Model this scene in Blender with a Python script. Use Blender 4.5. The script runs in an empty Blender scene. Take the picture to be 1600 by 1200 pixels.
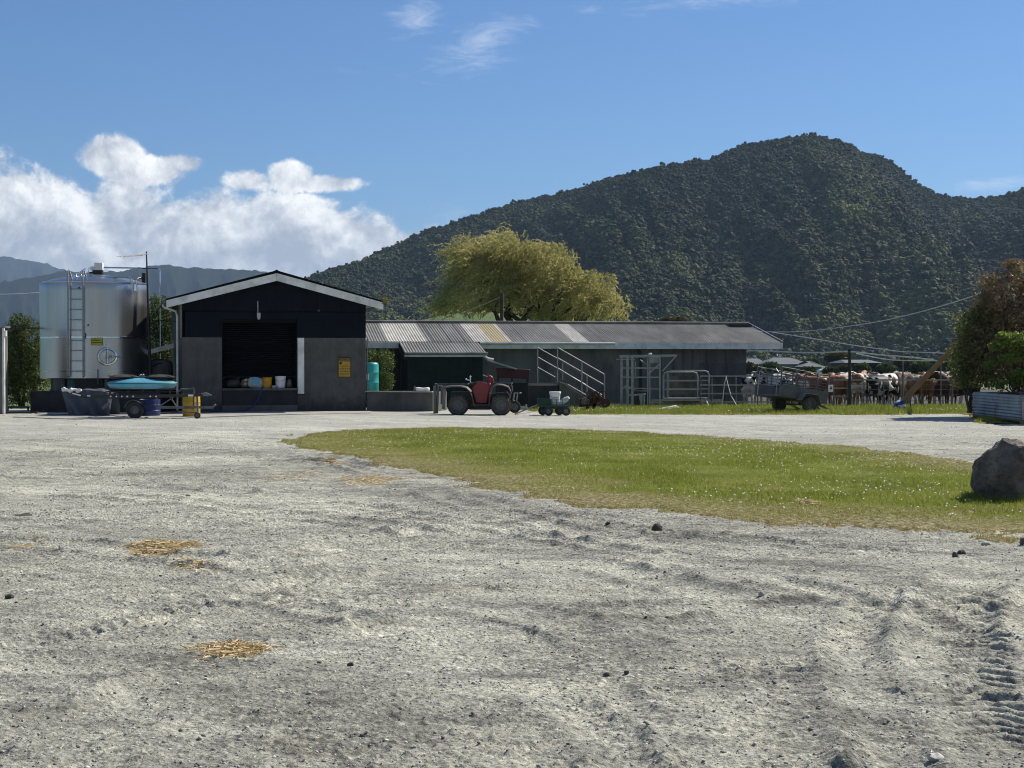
import bpy, math, random
import numpy as np
from mathutils import Vector, Matrix, Euler
random.seed(7); RNG = np.random.default_rng(11)
SC = bpy.context.scene; COL = SC.collection
R = math.radians
FPX, HZ, EYE = 2400.0, 568.0, 1.45          # focal length in photo pixels, horizon row, eye height
PITCH = math.atan((600-HZ)/FPX)

def ray(px, py):
    u = (px-800)/FPX; v = (600-py)/FPX
    return u, math.cos(PITCH)+v*math.sin(PITCH), v*math.cos(PITCH)-math.sin(PITCH)
def P(px, py, Y):                            # real point at distance Y seen at a photo pixel
    u, y, z = ray(px, py); s = Y/y
    return Vector((u*s, Y, EYE+z*s))
def G(px, py, z=0.0):                        # ground point
    u, y, w = ray(px, py); s = (z-EYE)/w
    return Vector((u*s, y*s, z))
def gz(y):
    t = np.clip((np.asarray(y, float)-50)/10, 0, 1)
    return -0.3*t*t*(3-2*t)
def gzf(y): return float(gz(y))

# ---------- numpy noise ----------
def _h(ix, iy, iz, seed):
    n = (ix.astype(np.int64)*374761393 + iy.astype(np.int64)*668265263 + iz.astype(np.int64)*2147483647 + seed*974634777) & 0xffffffff
    n = ((n ^ (n >> 13))*1274126177) & 0xffffffff
    n = (n ^ (n >> 16)) & 0xffffffff
    return n/4294967295.0
def vnoise(x, y, seed=0, z=None):
    x = np.asarray(x, float); y = np.asarray(y, float)
    ix = np.floor(x); iy = np.floor(y); fx = x-ix; fy = y-iy
    fx = fx*fx*(3-2*fx); fy = fy*fy*(3-2*fy); zz = np.zeros_like(ix)
    if z is None:
        a = _h(ix, iy, zz, seed); b = _h(ix+1, iy, zz, seed); c = _h(ix, iy+1, zz, seed); d = _h(ix+1, iy+1, zz, seed)
        return (a+(b-a)*fx)*(1-fy)+(c+(d-c)*fx)*fy
    iz = np.floor(z); fz = z-iz; fz = fz*fz*(3-2*fz)
    def lay(k):
        a = _h(ix, iy, k, seed); b = _h(ix+1, iy, k, seed); c = _h(ix, iy+1, k, seed); d = _h(ix+1, iy+1, k, seed)
        return (a+(b-a)*fx)*(1-fy)+(c+(d-c)*fx)*fy
    return lay(iz)*(1-fz)+lay(iz+1)*fz
def fbm(x, y, seed=0, oct=4, gain=.5, z=None):
    s = 0; a = 1; t = 0; f = 1
    for k in range(oct):
        s = s+a*vnoise(x*f, y*f, seed+k*17, None if z is None else z*f); t += a; a *= gain; f *= 2.03
    return s/t*2-1

# ---------- mesh helpers ----------
def link_np(name, V, F, mat, parent=None, smooth=False, attrs=None):
    V = np.asarray(V, np.float32); F = np.asarray(F, np.int32)
    me = bpy.data.meshes.new(name); n = len(F); k = F.shape[1]
    me.vertices.add(len(V)); me.vertices.foreach_set('co', V.ravel())
    me.loops.add(n*k); me.loops.foreach_set('vertex_index', F.ravel())
    me.polygons.add(n); me.polygons.foreach_set('loop_start', np.arange(0, n*k, k, dtype=np.int32))
    me.polygons.foreach_set('loop_total', np.full(n, k, dtype=np.int32))
    if smooth: me.polygons.foreach_set('use_smooth', np.ones(n, bool))
    me.update(calc_edges=True)
    for an, av in (attrs or {}).items():
        at = me.attributes.new(an, 'FLOAT', 'POINT'); at.data.foreach_set('value', np.asarray(av, np.float32))
    if mat: me.materials.append(mat)
    o = bpy.data.objects.new(name, me); COL.objects.link(o)
    if parent: o.parent = parent
    return o

def frame_of(d, up=Vector((0, 0, 1))):
    d = d.normalized()
    if abs(d.dot(up)) > .98: up = Vector((0, 1, 0))
    a = d.cross(up).normalized(); b = a.cross(d).normalized()
    return a, b
class MB:
    def __init__(s): s.v = []; s.f = []
    def add(s, vs, fs, m=None):
        o = len(s.v)
        s.v += [(m @ Vector(p)) if m else Vector(p) for p in vs]
        s.f += [tuple(i+o for i in f) for f in fs]; return s
    def box(s, c, d, m=None, rz=0, rot=None):
        x, y, z = d[0]/2, d[1]/2, d[2]/2
        vs = [Vector((i*x, j*y, k*z)) for i in (-1, 1) for j in (-1, 1) for k in (-1, 1)]
        q = (rot or Euler((0, 0, rz))).to_matrix()
        vs = [q @ p+Vector(c) for p in vs]
        return s.add(vs, [(0, 1, 3, 2), (4, 6, 7, 5), (0, 4, 5, 1), (2, 3, 7, 6), (0, 2, 6, 4), (1, 5, 7, 3)], m)
    def bar(s, p0, p1, w, h, m=None):
        p0 = Vector(p0); p1 = Vector(p1); a, b = frame_of(p1-p0); a *= w/2; b *= h/2
        vs = [p0-a-b, p0+a-b, p0+a+b, p0-a+b, p1-a-b, p1+a-b, p1+a+b, p1-a+b]
        return s.add(vs, [(3, 2, 1, 0), (4, 5, 6, 7), (0, 1, 5, 4), (1, 2, 6, 5), (2, 3, 7, 6), (3, 0, 4, 7)], m)
    def tube(s, pts, r, seg=8, m=None, caps=True):
        pts = [Vector(p) for p in pts]; n = len(pts)
        rr = r if isinstance(r, (list, tuple)) else [r]*n
        vs = []; a0 = None
        for i, p in enumerate(pts):
            d = (pts[min(i+1, n-1)]-pts[max(i-1, 0)]).normalized()
            if a0 is None: a, b = frame_of(d)
            else:
                a = (a0-d*a0.dot(d)).normalized(); b = a.cross(d).normalized()
            a0 = a
            q = rr[i] if isinstance(rr[i], (list, tuple)) else (rr[i], rr[i])
            for k in range(seg):
                t = 2*math.pi*k/seg; vs.append(p+a*(q[0]*math.cos(t))+b*(q[1]*math.sin(t)))
        fs = [(i*seg+k, i*seg+(k+1) % seg, (i+1)*seg+(k+1) % seg, (i+1)*seg+k) for i in range(n-1) for k in range(seg)]
        if caps: fs += [tuple(reversed(range(seg))), tuple((n-1)*seg+k for k in range(seg))]
        return s.add(vs, fs, m)
    def cyl(s, p0, p1, r, seg=12, r1=None, m=None): return s.tube([p0, p1], [r, r if r1 is None else r1], seg, m)
    def lathe(s, prof, seg=24, m=None, closed=False):
        vs = []; n = len(prof)
        for (r, z) in prof:
            for k in range(seg):
                t = 2*math.pi*k/seg; vs.append((r*math.cos(t), r*math.sin(t), z))
        fs = [(i*seg+k, i*seg+(k+1) % seg, ((i+1) % n)*seg+(k+1) % seg, ((i+1) % n)*seg+k) for i in range(n if closed else n-1) for k in range(seg)]
        return s.add(vs, fs, m)
    def ball(s, c, r, seg=12, rings=8, m=None):
        if not isinstance(r, (list, tuple)): r = (r, r, r)
        vs = []; c = Vector(c)
        for i in range(rings+1):
            ph = math.pi*i/rings
            for k in range(seg):
                t = 2*math.pi*k/seg
                vs.append(c+Vector((r[0]*math.sin(ph)*math.cos(t), r[1]*math.sin(ph)*math.sin(t), -r[2]*math.cos(ph))))
        fs = [(i*seg+k, i*seg+(k+1) % seg, (i+1)*seg+(k+1) % seg, (i+1)*seg+k) for i in range(rings) for k in range(seg)]
        return s.add(vs, fs, m)
    def prism(s, poly, y0, y1, m=None):       # polygon in x,z extruded along y
        n = len(poly); vs = [(x, y0, z) for x, z in poly]+[(x, y1, z) for x, z in poly]
        fs = [tuple(range(n)), tuple(reversed(range(n, 2*n)))]+[(i, i+n, (i+1) % n+n, (i+1) % n) for i in range(n)]
        return s.add(vs, fs, m)
    def grid(s, fn, nu, nv, m=None):
        vs = [fn(i/nu, j/nv) for i in range(nu+1) for j in range(nv+1)]
        fs = [(i*(nv+1)+j, (i+1)*(nv+1)+j, (i+1)*(nv+1)+j+1, i*(nv+1)+j+1) for i in range(nu) for j in range(nv)]
        return s.add(vs, fs, m)
    def noise(s, amp, sc, seed=0):
        a = np.array([tuple(p) for p in s.v])
        d = np.stack([fbm(a[:, 0]*sc+7*k, a[:, 1]*sc, seed+k*5, 3, z=a[:, 2]*sc) for k in range(3)], 1)*amp
        s.v = [Vector(p) for p in a+d]; return s
    def build(s, name, mat, parent=None, bevel=0, smooth=True, world=False, angle=40, solid=0):
        vs = s.v
        if world and parent is not None:
            im = parent.matrix_basis.inverted() if parent.parent is None else (parent.parent.matrix_basis @ parent.matrix_basis).inverted()
            vs = [im @ p for p in vs]
        me = bpy.data.meshes.new(name); me.from_pydata([tuple(p) for p in vs], [], s.f); me.update()
        if smooth:
            me.polygons.foreach_set('use_smooth', np.ones(len(me.polygons), bool)); me.set_sharp_from_angle(angle=R(angle))
        me.materials.append(mat)
        o = bpy.data.objects.new(name, me); COL.objects.link(o)
        if parent is not None: o.parent = parent
        if solid:
            q = o.modifiers.new('thickness', 'SOLIDIFY'); q.thickness = solid
        if bevel:
            b = o.modifiers.new('bevel', 'BEVEL'); b.width = bevel; b.segments = 2; b.limit_method = 'ANGLE'
        return o
def tag(o, label=None, cat=None, group=None, kind=None):
    if label: o['label'] = label
    if cat: o['category'] = cat
    if group: o['group'] = group
    if kind: o['kind'] = kind
    return o
def thing(name, label, cat, loc=(0, 0, 0), rz=0, group=None, rot=None):
    o = bpy.data.objects.new(name, None); COL.objects.link(o); o.empty_display_size = .1
    o.matrix_basis = Matrix.Translation(Vector(loc)) @ (rot or Euler((0, 0, rz))).to_matrix().to_4x4()
    return tag(o, label, cat, group)
def copy_tree(o, parent=None):
    kids = list(o.children); c = o.copy(); COL.objects.link(c); c.parent = parent
    for k in kids: copy_tree(k, c)
    return c
def T(loc, rot=(0, 0, 0), sc=None):
    m = Matrix.Translation(Vector(loc)) @ Euler(rot).to_matrix().to_4x4()
    if sc: m = m @ Matrix.Diagonal((*sc, 1))
    return m

# ---------- materials ----------
def _new(name):
    m = bpy.data.materials.new(name); m.use_nodes = True; nt = m.node_tree
    return m, nt, nt.nodes['Principled BSDF']
def N(nt, t, **kw):
    n = nt.nodes.new(t)
    for k, v in kw.items():
        if k.startswith('i_'):
            n.inputs[k[2:].replace('_', ' ')].default_value = v
        else: setattr(n, k, v)
    return n
def ramp(nt, fac, stops, interp='LINEAR'):
    r = nt.nodes.new('ShaderNodeValToRGB'); r.color_ramp.interpolation = interp
    e = r.color_ramp.elements
    while len(e) < len(stops): e.new(.5)
    for i, (p, c) in enumerate(stops):
        e[i].position = p; e[i].color = (*c, 1) if len(c) == 3 else c
    if fac is not None: nt.links.new(fac, r.inputs[0])
    return r
def mixc(nt, fac, a, b, mode='MIX'):
    n = nt.nodes.new('ShaderNodeMix'); n.data_type = 'RGBA'; n.blend_type = mode
    for sock, v in ((n.inputs[0], fac), (n.inputs[6], a), (n.inputs[7], b)):
        if isinstance(v, bpy.types.NodeSocket): nt.links.new(v, sock)
        elif isinstance(v, (int, float)): sock.default_value = v
        else: sock.default_value = (*v, 1)
    return n.outputs[2]
def noise_n(nt, vec, scale, detail=3, rough=.55, dist=0):
    n = nt.nodes.new('ShaderNodeTexNoise'); n.inputs['Scale'].default_value = scale
    n.inputs['Detail'].default_value = detail; n.inputs['Roughness'].default_value = rough; n.inputs['Distortion'].default_value = dist
    if vec is not None: nt.links.new(vec, n.inputs['Vector'])
    return n
def mapping(nt, vec, scale=(1, 1, 1), rot=(0, 0, 0)):
    n = nt.nodes.new('ShaderNodeMapping'); n.inputs['Scale'].default_value = scale; n.inputs['Rotation'].default_value = rot
    nt.links.new(vec, n.inputs['Vector']); return n.outputs[0]
def bump(nt, h, strength, dist, nrm=None):
    b = nt.nodes.new('ShaderNodeBump'); b.inputs['Strength'].default_value = strength; b.inputs['Distance'].default_value = dist
    nt.links.new(h, b.inputs['Height'])
    if nrm is not None: nt.links.new(nrm, b.inputs['Normal'])
    return b.outputs[0]
def M(name, col, rough=.6, metal=0, col2=None, vs=4, amount=.5, bmp=.0, bs=60, stretch=(1, 1, 1), spec=.5, rvar=.12, dirt=None, dirt_amt=.5, trans=0):
    m, nt, p = _new(name); L = nt.links.new
    tc = nt.nodes.new('ShaderNodeTexCoord'); v = tc.outputs['Object']
    if stretch != (1, 1, 1): v = mapping(nt, v, stretch)
    n1 = noise_n(nt, v, vs, 5, .6)
    if col2 is None: col2 = tuple(c*.72 for c in col)
    r = ramp(nt, n1.outputs['Fac'], [(.5-.25*amount-.05, col), (.5+.25*amount+.02, col2)])
    c = r.outputs[0]
    if dirt is not None:
        n2 = noise_n(nt, v, vs*.37+.8, 6, .65)
        r2 = ramp(nt, n2.outputs['Fac'], [(.62-.3*dirt_amt, (0, 0, 0)), (.72, (1, 1, 1))])
        c = mixc(nt, r2.outputs[0], c, dirt)
    L(c, p.inputs['Base Color'])
    p.inputs['Metallic'].default_value = metal
    if 'Specular IOR Level' in p.inputs: p.inputs['Specular IOR Level'].default_value = spec
    n3 = noise_n(nt, v, vs*2.3, 3)
    mr = nt.nodes.new('ShaderNodeMapRange'); L(n3.outputs['Fac'], mr.inputs[0])
    mr.inputs[3].default_value = max(0, rough-rvar); mr.inputs[4].default_value = min(1, rough+rvar)
    L(mr.outputs[0], p.inputs['Roughness'])
    if bmp:
        n4 = noise_n(nt, v, bs, 4)
        L(bump(nt, n4.outputs['Fac'], bmp, .02), p.inputs['Normal'])
    return m
def leafmat(name, cols, trans=.3, rough=.55, attr=None, vs=.5):
    m, nt, p = _new(name); L = nt.links.new
    g = nt.nodes.new('ShaderNodeNewGeometry')
    tc = nt.nodes.new('ShaderNodeTexCoord'); nz = noise_n(nt, tc.outputs['Object'], vs, 3)
    ad = N(nt, 'ShaderNodeMath', operation='MULTIPLY_ADD'); L(nz.outputs['Fac'], ad.inputs[0]); ad.inputs[1].default_value = 1.1
    sc = N(nt, 'ShaderNodeMath', operation='MULTIPLY_ADD'); L(g.outputs['Random Per Island'], sc.inputs[0]); sc.inputs[1].default_value = .55; sc.inputs[2].default_value = -.32
    L(sc.outputs[0], ad.inputs[2])
    n = len(cols); r = ramp(nt, ad.outputs[0], [(.1+.8*i/(n-1), c) for i, c in enumerate(cols)])
    c = r.outputs[0]
    if attr:
        a = N(nt, 'ShaderNodeAttribute', attribute_name=attr[0]); c = mixc(nt, a.outputs['Fac'], c, attr[1])
    L(c, p.inputs['Base Color']); p.inputs['Roughness'].default_value = rough
    p.inputs['Specular IOR Level'].default_value = .3
    t = nt.nodes.new('ShaderNodeBsdfTranslucent'); L(c, t.inputs[0])
    mx = nt.nodes.new('ShaderNodeMixShader'); mx.inputs[0].default_value = trans
    L(p.outputs[0], mx.inputs[1]); L(t.outputs[0], mx.inputs[2])
    L(mx.outputs[0], nt.nodes['Material Output'].inputs[0])
    return m

MT = dict(
 concrete=M('concrete', (.14, .138, .127), .85, col2=(.085, .083, .078), vs=2.2, bmp=.35, bs=40, dirt=(.065, .063, .058), stretch=(1, 1, .4)),
 concrete_dark=M('dark_concrete', (.035, .035, .037), .8, col2=(.018, .018, .02), vs=3, bmp=.3),  # near-black concrete for step, platform, plinth and stand
 concrete_light=M('pale_concrete', (.42, .41, .38), .9, col2=(.32, .31, .29), vs=3, bmp=.3, bs=50, dirt=(.2, .19, .17)),
 navy=M('navy_cladding', (.005, .009, .017), .6, col2=(.003, .006, .011), vs=2, spec=.15),
 navy_door=M('black_roller_door', (.004, .005, .007), .6, col2=(.003, .004, .005), vs=3, spec=.12),
 green_dark=M('dark_green_cladding', (.012, .030, .028), .55, col2=(.008, .02, .02), vs=2, spec=.3),
 white=M('white_paint', (.84, .85, .82), .55, col2=(.7, .71, .69), vs=3, dirt=(.45, .45, .42)),
 white_pl=M('white_plastic', (.8, .8, .78), .4, col2=(.7, .7, .69), vs=5),
 iron=M('galvanised_roof', (.22, .22, .205), .7, metal=.0, col2=(.14, .14, .13), vs=1.6, stretch=(1, .25, 1), dirt=(.095, .088, .072), dirt_amt=.6),
 sky_l=M('skylight_sheet', (.55, .53, .46), .55, col2=(.4, .38, .33), vs=3, stretch=(1, .3, 1), dirt=(.28, .26, .2), dirt_amt=.3),
 sky_y=M('yellowed_skylight_sheet', (.42, .34, .16), .6, col2=(.33, .27, .15), vs=4, stretch=(1, .3, 1)),
 tin=M('corrugated_tin', (.34, .36, .37), .5, metal=.5, col2=(.22, .24, .25), vs=2, dirt=(.12, .11, .1)),
 fibre=M('fibre_cement', (.19, .187, .172), .85, col2=(.12, .118, .11), vs=1.4, bmp=.2, dirt=(.05, .05, .046), stretch=(1, 1, .35)),
 galv=M('galvanised_pipe', (.34, .35, .355), .5, metal=.6, col2=(.24, .25, .26), vs=8, rvar=.08),
 galv_d=M('dull_steel', (.16, .165, .17), .55, metal=.5, col2=(.10, .10, .11), vs=8),
 steel=M('stainless_steel', (.52, .52, .515), .33, metal=1, col2=(.43, .43, .43), vs=1.2, stretch=(2.5, 2.5, .15), rvar=.06, bmp=.02, bs=2.5),
 steel_b=M('polished_steel', (.8, .81, .82), .16, metal=1, vs=3, rvar=.04),
 rubber=M('rubber', (.022, .021, .02), .85, col2=(.04, .038, .034), vs=8, bmp=.2),
 mud_rubber=M('muddy_tyre', (.045, .042, .037), .9, col2=(.09, .083, .07), vs=9, bmp=.5, bs=80),
 black=M('black_steel', (.012, .012, .013), .5, col2=(.02, .02, .02), vs=6),
 red=M('red_plastic', (.30, .012, .02), .4, col2=(.2, .01, .016), vs=7, dirt=(.12, .06, .05), dirt_amt=.6),
 mudplastic=M('mud_splashed_plastic', (.16, .13, .12), .6, col2=(.07, .045, .045), vs=7, dirt=(.2, .18, .15)),
 redbox=M('dark_red_paint', (.09, .012, .016), .6, col2=(.05, .01, .012), vs=3),
 rust=M('rust', (.10, .045, .03), .9, col2=(.045, .022, .018), vs=7, bmp=.5, bs=60),
 teal=M('teal_plastic', (.02, .36, .34), .4, col2=(.018, .3, .29), vs=3),
 teal_d=M('teal_pipe', (.03, .16, .15), .5, vs=4),
 blue=M('blue_plastic', (.012, .028, .16), .4, vs=4),
 paleblue=M('pale_blue_fibreglass', (.13, .42, .56), .4, col2=(.1, .34, .48), vs=3, dirt=(.12, .3, .38), dirt_amt=.3),
 yellow=M('yellow_plastic', (.62, .38, .02), .5, col2=(.5, .3, .02), vs=5, dirt=(.2, .14, .05), dirt_amt=.3),
 orange=M('orange_plastic', (.7, .35, .02), .45, vs=5),
 signyel=M('sign_yellow', (.55, .5, .03), .5, vs=6, amount=.3),
 signora=M('faded_yellow_board', (.55, .33, .02), .6, col2=(.42, .27, .03), vs=6),
 ink=M('black_ink', (.01, .01, .01), .6),
 wood=M('weathered_wood', (.22, .16, .11), .85, col2=(.12, .09, .065), vs=4, stretch=(1, 1, .2), bmp=.4),
 woodred=M('debarked_pole', (.30, .16, .11), .8, col2=(.2, .13, .09), vs=3, bmp=.3, bs=30),
 bark=M('bark', (.09, .07, .05), .95, col2=(.045, .036, .028), vs=9, bmp=.8, bs=25),
 tarp=M('grey_blue_tarpaulin', (.065, .08, .105), .65, col2=(.04, .05, .07), vs=3, bmp=.3, bs=12),
 bag=M('woven_sack', (.42, .46, .44), .7, col2=(.3, .34, .36), vs=6, bmp=.4, bs=20),
 green=M('green_enamel', (.018, .065, .04), .6, col2=(.014, .045, .03), vs=6),
 rock=M('boulder_rock', (.15, .125, .105), .9, col2=(.05, .043, .038), vs=9, bmp=1, bs=30, dirt=(.28, .24, .20), dirt_amt=.55),
 stone_d=M('dark_clod', (.10, .092, .075), .95, col2=(.05, .046, .04), vs=30, bmp=.6, bs=90),
 stone_l=M('pale_stone', (.5, .49, .46), .85, col2=(.36, .35, .33), vs=20, bmp=.3),
 glass=M('window_glass', (.03, .04, .05), .1, vs=2),
 house=M('far_house_wall', (.25, .31, .33), .7, vs=.5),
 houseroof=M('far_house_roof', (.13, .145, .155), .6, vs=.4),
 rope=M('white_rope', (.75, .75, .73), .7, vs=9),
 lamp=M('lamp_housing', (.5, .5, .5), .5, vs=9),
)
# ================= ground relief =================
def polysd(x, y, poly):                       # signed distance, + inside
    d = np.full(x.shape, 1e9); ins = np.zeros(x.shape, bool); n = len(poly)
    for i in range(n):
        ax, ay = poly[i]; bx, by = poly[(i+1) % n]
        ex, ey = bx-ax, by-ay
        t = np.clip(((x-ax)*ex+(y-ay)*ey)/(ex*ex+ey*ey+1e-9), 0, 1)
        d = np.minimum(d, np.hypot(x-ax-t*ex, y-ay-t*ey))
        if ey != 0:
            c = ((ay > y) != (by > y)) & (x < ex*(y-ay)/ey+ax); ins ^= c
    return np.where(ins, d, -d)
def gpoly(pix): return [tuple(G(px, py)[:2]) for px, py in pix]
LAWN = gpoly([(452, 690), (480, 681), (530, 674.5), (600, 671), (700, 669), (850, 670.5), (1000, 676), (1200, 688), (1350, 700), (1450, 711), (1530, 725), (1700, 742), (1900, 770),
              (1900, 832), (1700, 840), (1600, 843), (1530, 843), (1400, 832), (1250, 819), (1100, 808), (960, 797), (860, 784), (780, 772), (700, 752), (640, 738), (560, 717), (490, 703)])
VERGE = gpoly([(890, 648), (1000, 647.5), (1200, 648.5), (1400, 648), (1500, 647), (1520, 652), (1535, 662), (1600, 671), (1700, 676), (2300, 676), (2300, 635.5), (880, 635.5), (820, 640), (850, 643)])
def tracks(x, y):
    z = np.zeros_like(x)
    def lug(p, q, w, per, amp, ph=0):
        nonlocal z
        (ax, ay), (bx, by) = p, q; L = math.hypot(bx-ax, by-ay); ux, uy = (bx-ax)/L, (by-ay)/L
        s = (x-ax)*ux+(y-ay)*uy; t = -(x-ax)*uy+(y-ay)*ux; t = t-.05*np.sin(s*1.3+ph)
        m = np.clip(1-np.abs(t)/w, 0, 1); m = np.clip(m*4, 0, 1)*np.clip(s/.4, 0, 1)*np.clip((L-s)/.4, 0, 1)
        m = m*(.35+.9*vnoise(x*3, y*3, 5))
        z = z+m*amp*(np.clip(np.sin(2*math.pi*(s+np.abs(t)*.55)/per)*1.8, -1, 1)*.6-.35)
    g = lambda a, b: tuple(G(a, b)[:2])
    lug(g(1590, 1190), g(1500, 920), .18, .125, .024)
    lug(g(40, 1005), g(400, 925), .13, .11, .020)
    lug(g(360, 905), g(700, 960), .12, .12, .017)
    lug(g(700, 960), g(1300, 1000), .2, .13, .007, 2)
    lug(g(0, 880), g(500, 800), .15, .12, .008, 2)
    lug(g(1150, 1200), g(1400, 905), .15, .12, .006, 1)
    return z
def pdist(x, y, pts):
    d = np.full(x.shape, 99.)
    for (ax, ay), (bx, by) in zip(pts, pts[1:]):
        ex, ey = bx-ax, by-ay; t = np.clip(((x-ax)*ex+(y-ay)*ey)/(ex*ex+ey*ey), 0, 1); d = np.minimum(d, np.hypot(x-ax-t*ex, y-ay-t*ey))
    return d
PALE = [([(1650, 905), (1300, 868), (1000, 850), (700, 818), (450, 790), (0, 765)], .85), ([(1650, 1010), (1250, 955), (900, 905), (600, 868), (300, 822), (0, 800)], .7), ([(0, 1010), (250, 962), (480, 925), (720, 890), (1000, 880)], .35), ([(1250, 1230), (900, 1060), (600, 985), (300, 930), (0, 900)], .45),
        ([(1700, 1130), (1400, 1010), (1150, 950)], .4), ([(450, 1230), (250, 1110), (0, 1040)], .3), ([(0, 705), (200, 690), (450, 672)], 1.6), ([(0, 740), (300, 722), (520, 702)], .8)]
SCUF = [([(280, 880), (450, 898), (600, 913), (760, 940), (900, 962), (1100, 985), (1250, 1010)], .30), ([(560, 760), (720, 780), (880, 812), (1050, 830), (1250, 842)], .8), ([(0, 1103), (60, 1112), (190, 1108)], .09), ([(1440, 915), (1510, 1010), (1600, 1180)], .22),
        ([(0, 1008), (130, 1000), (300, 968), (420, 935)], .22), ([(160, 745), (300, 738), (400, 745)], .35), ([(1150, 880), (1400, 905), (1650, 950)], .55), ([(850, 990), (1000, 1050), (1200, 1100), (1350, 1180)], .5), ([(300, 1030), (450, 1080), (560, 1160)], .5), ([(340, 705), (480, 715), (600, 740)], .8)]
def catm(pix, n=3):
    p = [Vector((*q, 0)) for q in gpoly(pix)]; out = []
    for i in range(len(p)-1):
        a, b, c, d = p[max(i-1, 0)], p[i], p[i+1], p[min(i+2, len(p)-1)]
        for k in range(n):
            f = k/n; v = .5*((2*b)+(c-a)*f+(2*a-5*b+4*c-d)*f*f+(3*b-a-3*c+d)*f**3); out.append((v.x, v.y))
    out.append((p[-1].x, p[-1].y)); return out
RUTS = [catm(r) for r in [
 [(-150, 742), (200, 756), (600, 800), (1000, 868), (1400, 960), (1750, 1060)], [(-150, 762), (200, 778), (600, 826), (1000, 902), (1350, 995), (1750, 1130)],
 [(-150, 835), (300, 872), (600, 915), (850, 970), (1050, 1040), (1250, 1180)], [(-150, 868), (250, 912), (520, 962), (740, 1030), (900, 1110), (1000, 1220)],
 [(-100, 1045), (200, 985), (500, 905), (800, 850), (1100, 838)], [(-100, 985), (200, 935), (480, 868), (760, 820), (1000, 812)],
 [(-100, 712), (250, 708), (480, 722), (640, 752), (800, 795), (1100, 840), (1700, 888)], [(-100, 690), (250, 690), (430, 700), (600, 742), (760, 800), (1100, 862), (1700, 925)],
 [(1640, 1240), (1530, 1080), (1480, 980), (1520, 900), (1700, 860)], [(1450, 1240), (1370, 1110), (1340, 1010), (1400, 920), (1700, 875)], [(100, 1240), (180, 1120), (420, 1020), (900, 960), (1700, 940)]]]
def ruts(x, y):
    wx = x+fbm(x*.9+3, y*.9, 231, 3)*.12; wy = y+fbm(x*.9+9, y*.9, 232, 3)*.12
    z = np.zeros_like(x); ctr = np.zeros_like(x); edg = np.zeros_like(x); near = (y < 34)
    if not near.any(): return z, ctr, edg
    xn, yn = wx[near], wy[near]; zz = np.zeros_like(xn); cc = np.zeros_like(xn); ee = np.zeros_like(xn)
    for i, r in enumerate(RUTS):
        d = pdist(xn, yn, r); m = d < .6; dd = d[m]; w = .10+.03*(i % 3)
        br = np.clip(.55+fbm(xn[m]*.8+i*3, yn[m]*.8, 240+i, 3)*1.9, 0, 1)
        zz[m] += br*(-.020*np.exp(-(dd/w)**2)+.030*np.exp(-((dd-w*1.75)/.055)**2)*(.5+vnoise(xn[m]*9, yn[m]*9, 7)))
        cc[m] = np.maximum(cc[m], br*np.exp(-(dd/w)**2)); ee[m] = np.maximum(ee[m], br*np.exp(-((dd-w*1.75)/.06)**2))
    z[near] = zz; ctr[near] = cc; edg[near] = ee; return z, ctr, edg
def lanes(x, y):
    wx = x+fbm(x*.7, y*.7, 201, 3)*.35; wy = y+fbm(x*.7+9, y*.7, 202, 3)*.35
    pale = np.zeros_like(x); sc = np.zeros_like(x)
    for pts, w in PALE: pale = np.maximum(pale, np.clip(1.25-pdist(wx, wy, gpoly(pts))/w, 0, 1))
    for pts, w in SCUF: sc = np.maximum(sc, np.clip(1.3-pdist(wx, wy, gpoly(pts))/w, 0, 1))
    c = x*.73-y*.68; e = x*.68+y*.73
    _, ctr, edg = ruts(x, y)
    pale = pale*.45+np.clip(fbm(c*.5, e*1.6, 211, 4)*.9, -.35, .4)+ctr*.65
    sc = sc*np.clip(.55+fbm(x*3, y*3, 221, 4)*1.6, 0, 1)+np.clip(fbm(c*.7+4, e*2.4, 223, 4)*2-.55, 0, .55)*np.clip(.5+fbm(x*5, y*5, 222, 3)*2, 0, 1)
    sc = np.maximum(sc, edg*np.clip(.5+fbm(x*8, y*8, 233, 3)*2, 0, 1)*.9)
    return np.clip(pale, 0, 1), np.clip(sc, 0, 1)
def relief(x, y):
    z = fbm(x*.28, y*.28, 3, 3)*.03
    m = np.clip(vnoise(x*.55, y*.55, 8)*1.8-.45, 0, 1)                # loose areas
    z = z+fbm(x*1.7, y*2.4, 21, 3)*.010
    z = z+fbm(x*7, y*8, 31, 4)*(.0055+.010*m)
    f = fbm(x*26, y*26, 41, 2)
    z = z+np.clip(f, 0, 1)*(.008+.014*m)+fbm(x*60, y*60, 51, 2)*.0042
    # raised loose clods in scattered drifts
    d = np.clip(fbm(x*.9+3, y*1.9, 77, 3)*2.6-.55, 0, 1)
    z = z+d*(np.clip(fbm(x*14, y*14, 61, 3)*2.2, -.3, 1)*.018)
    a = np.clip((y-38)/8, 0, 1)
    z = z*(1-.75*a)
    return z+tracks(x, y)+ruts(x, y)[0]+gz(y)
def grid_patch(x0, x1, nx, y0, y1, ny, power=1.0):
    xs = np.linspace(x0, x1, nx+1); ys = y0+(y1-y0)*np.linspace(0, 1, ny+1)**power
    X, Y = np.meshgrid(xs, ys, indexing='ij'); return X, Y
VV = []; FF = []; off = 0
def addg(X, Y, Z):
    global off
    nx, ny = X.shape; i = np.arange(nx*ny).reshape(nx, ny)+off
    VV.append(np.stack([X.ravel(), Y.ravel(), Z.ravel()], 1))
    FF.append(np.stack([i[:-1, :-1], i[1:, :-1], i[1:, 1:], i[:-1, 1:]], -1).reshape(-1, 4)); off += nx*ny
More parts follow.
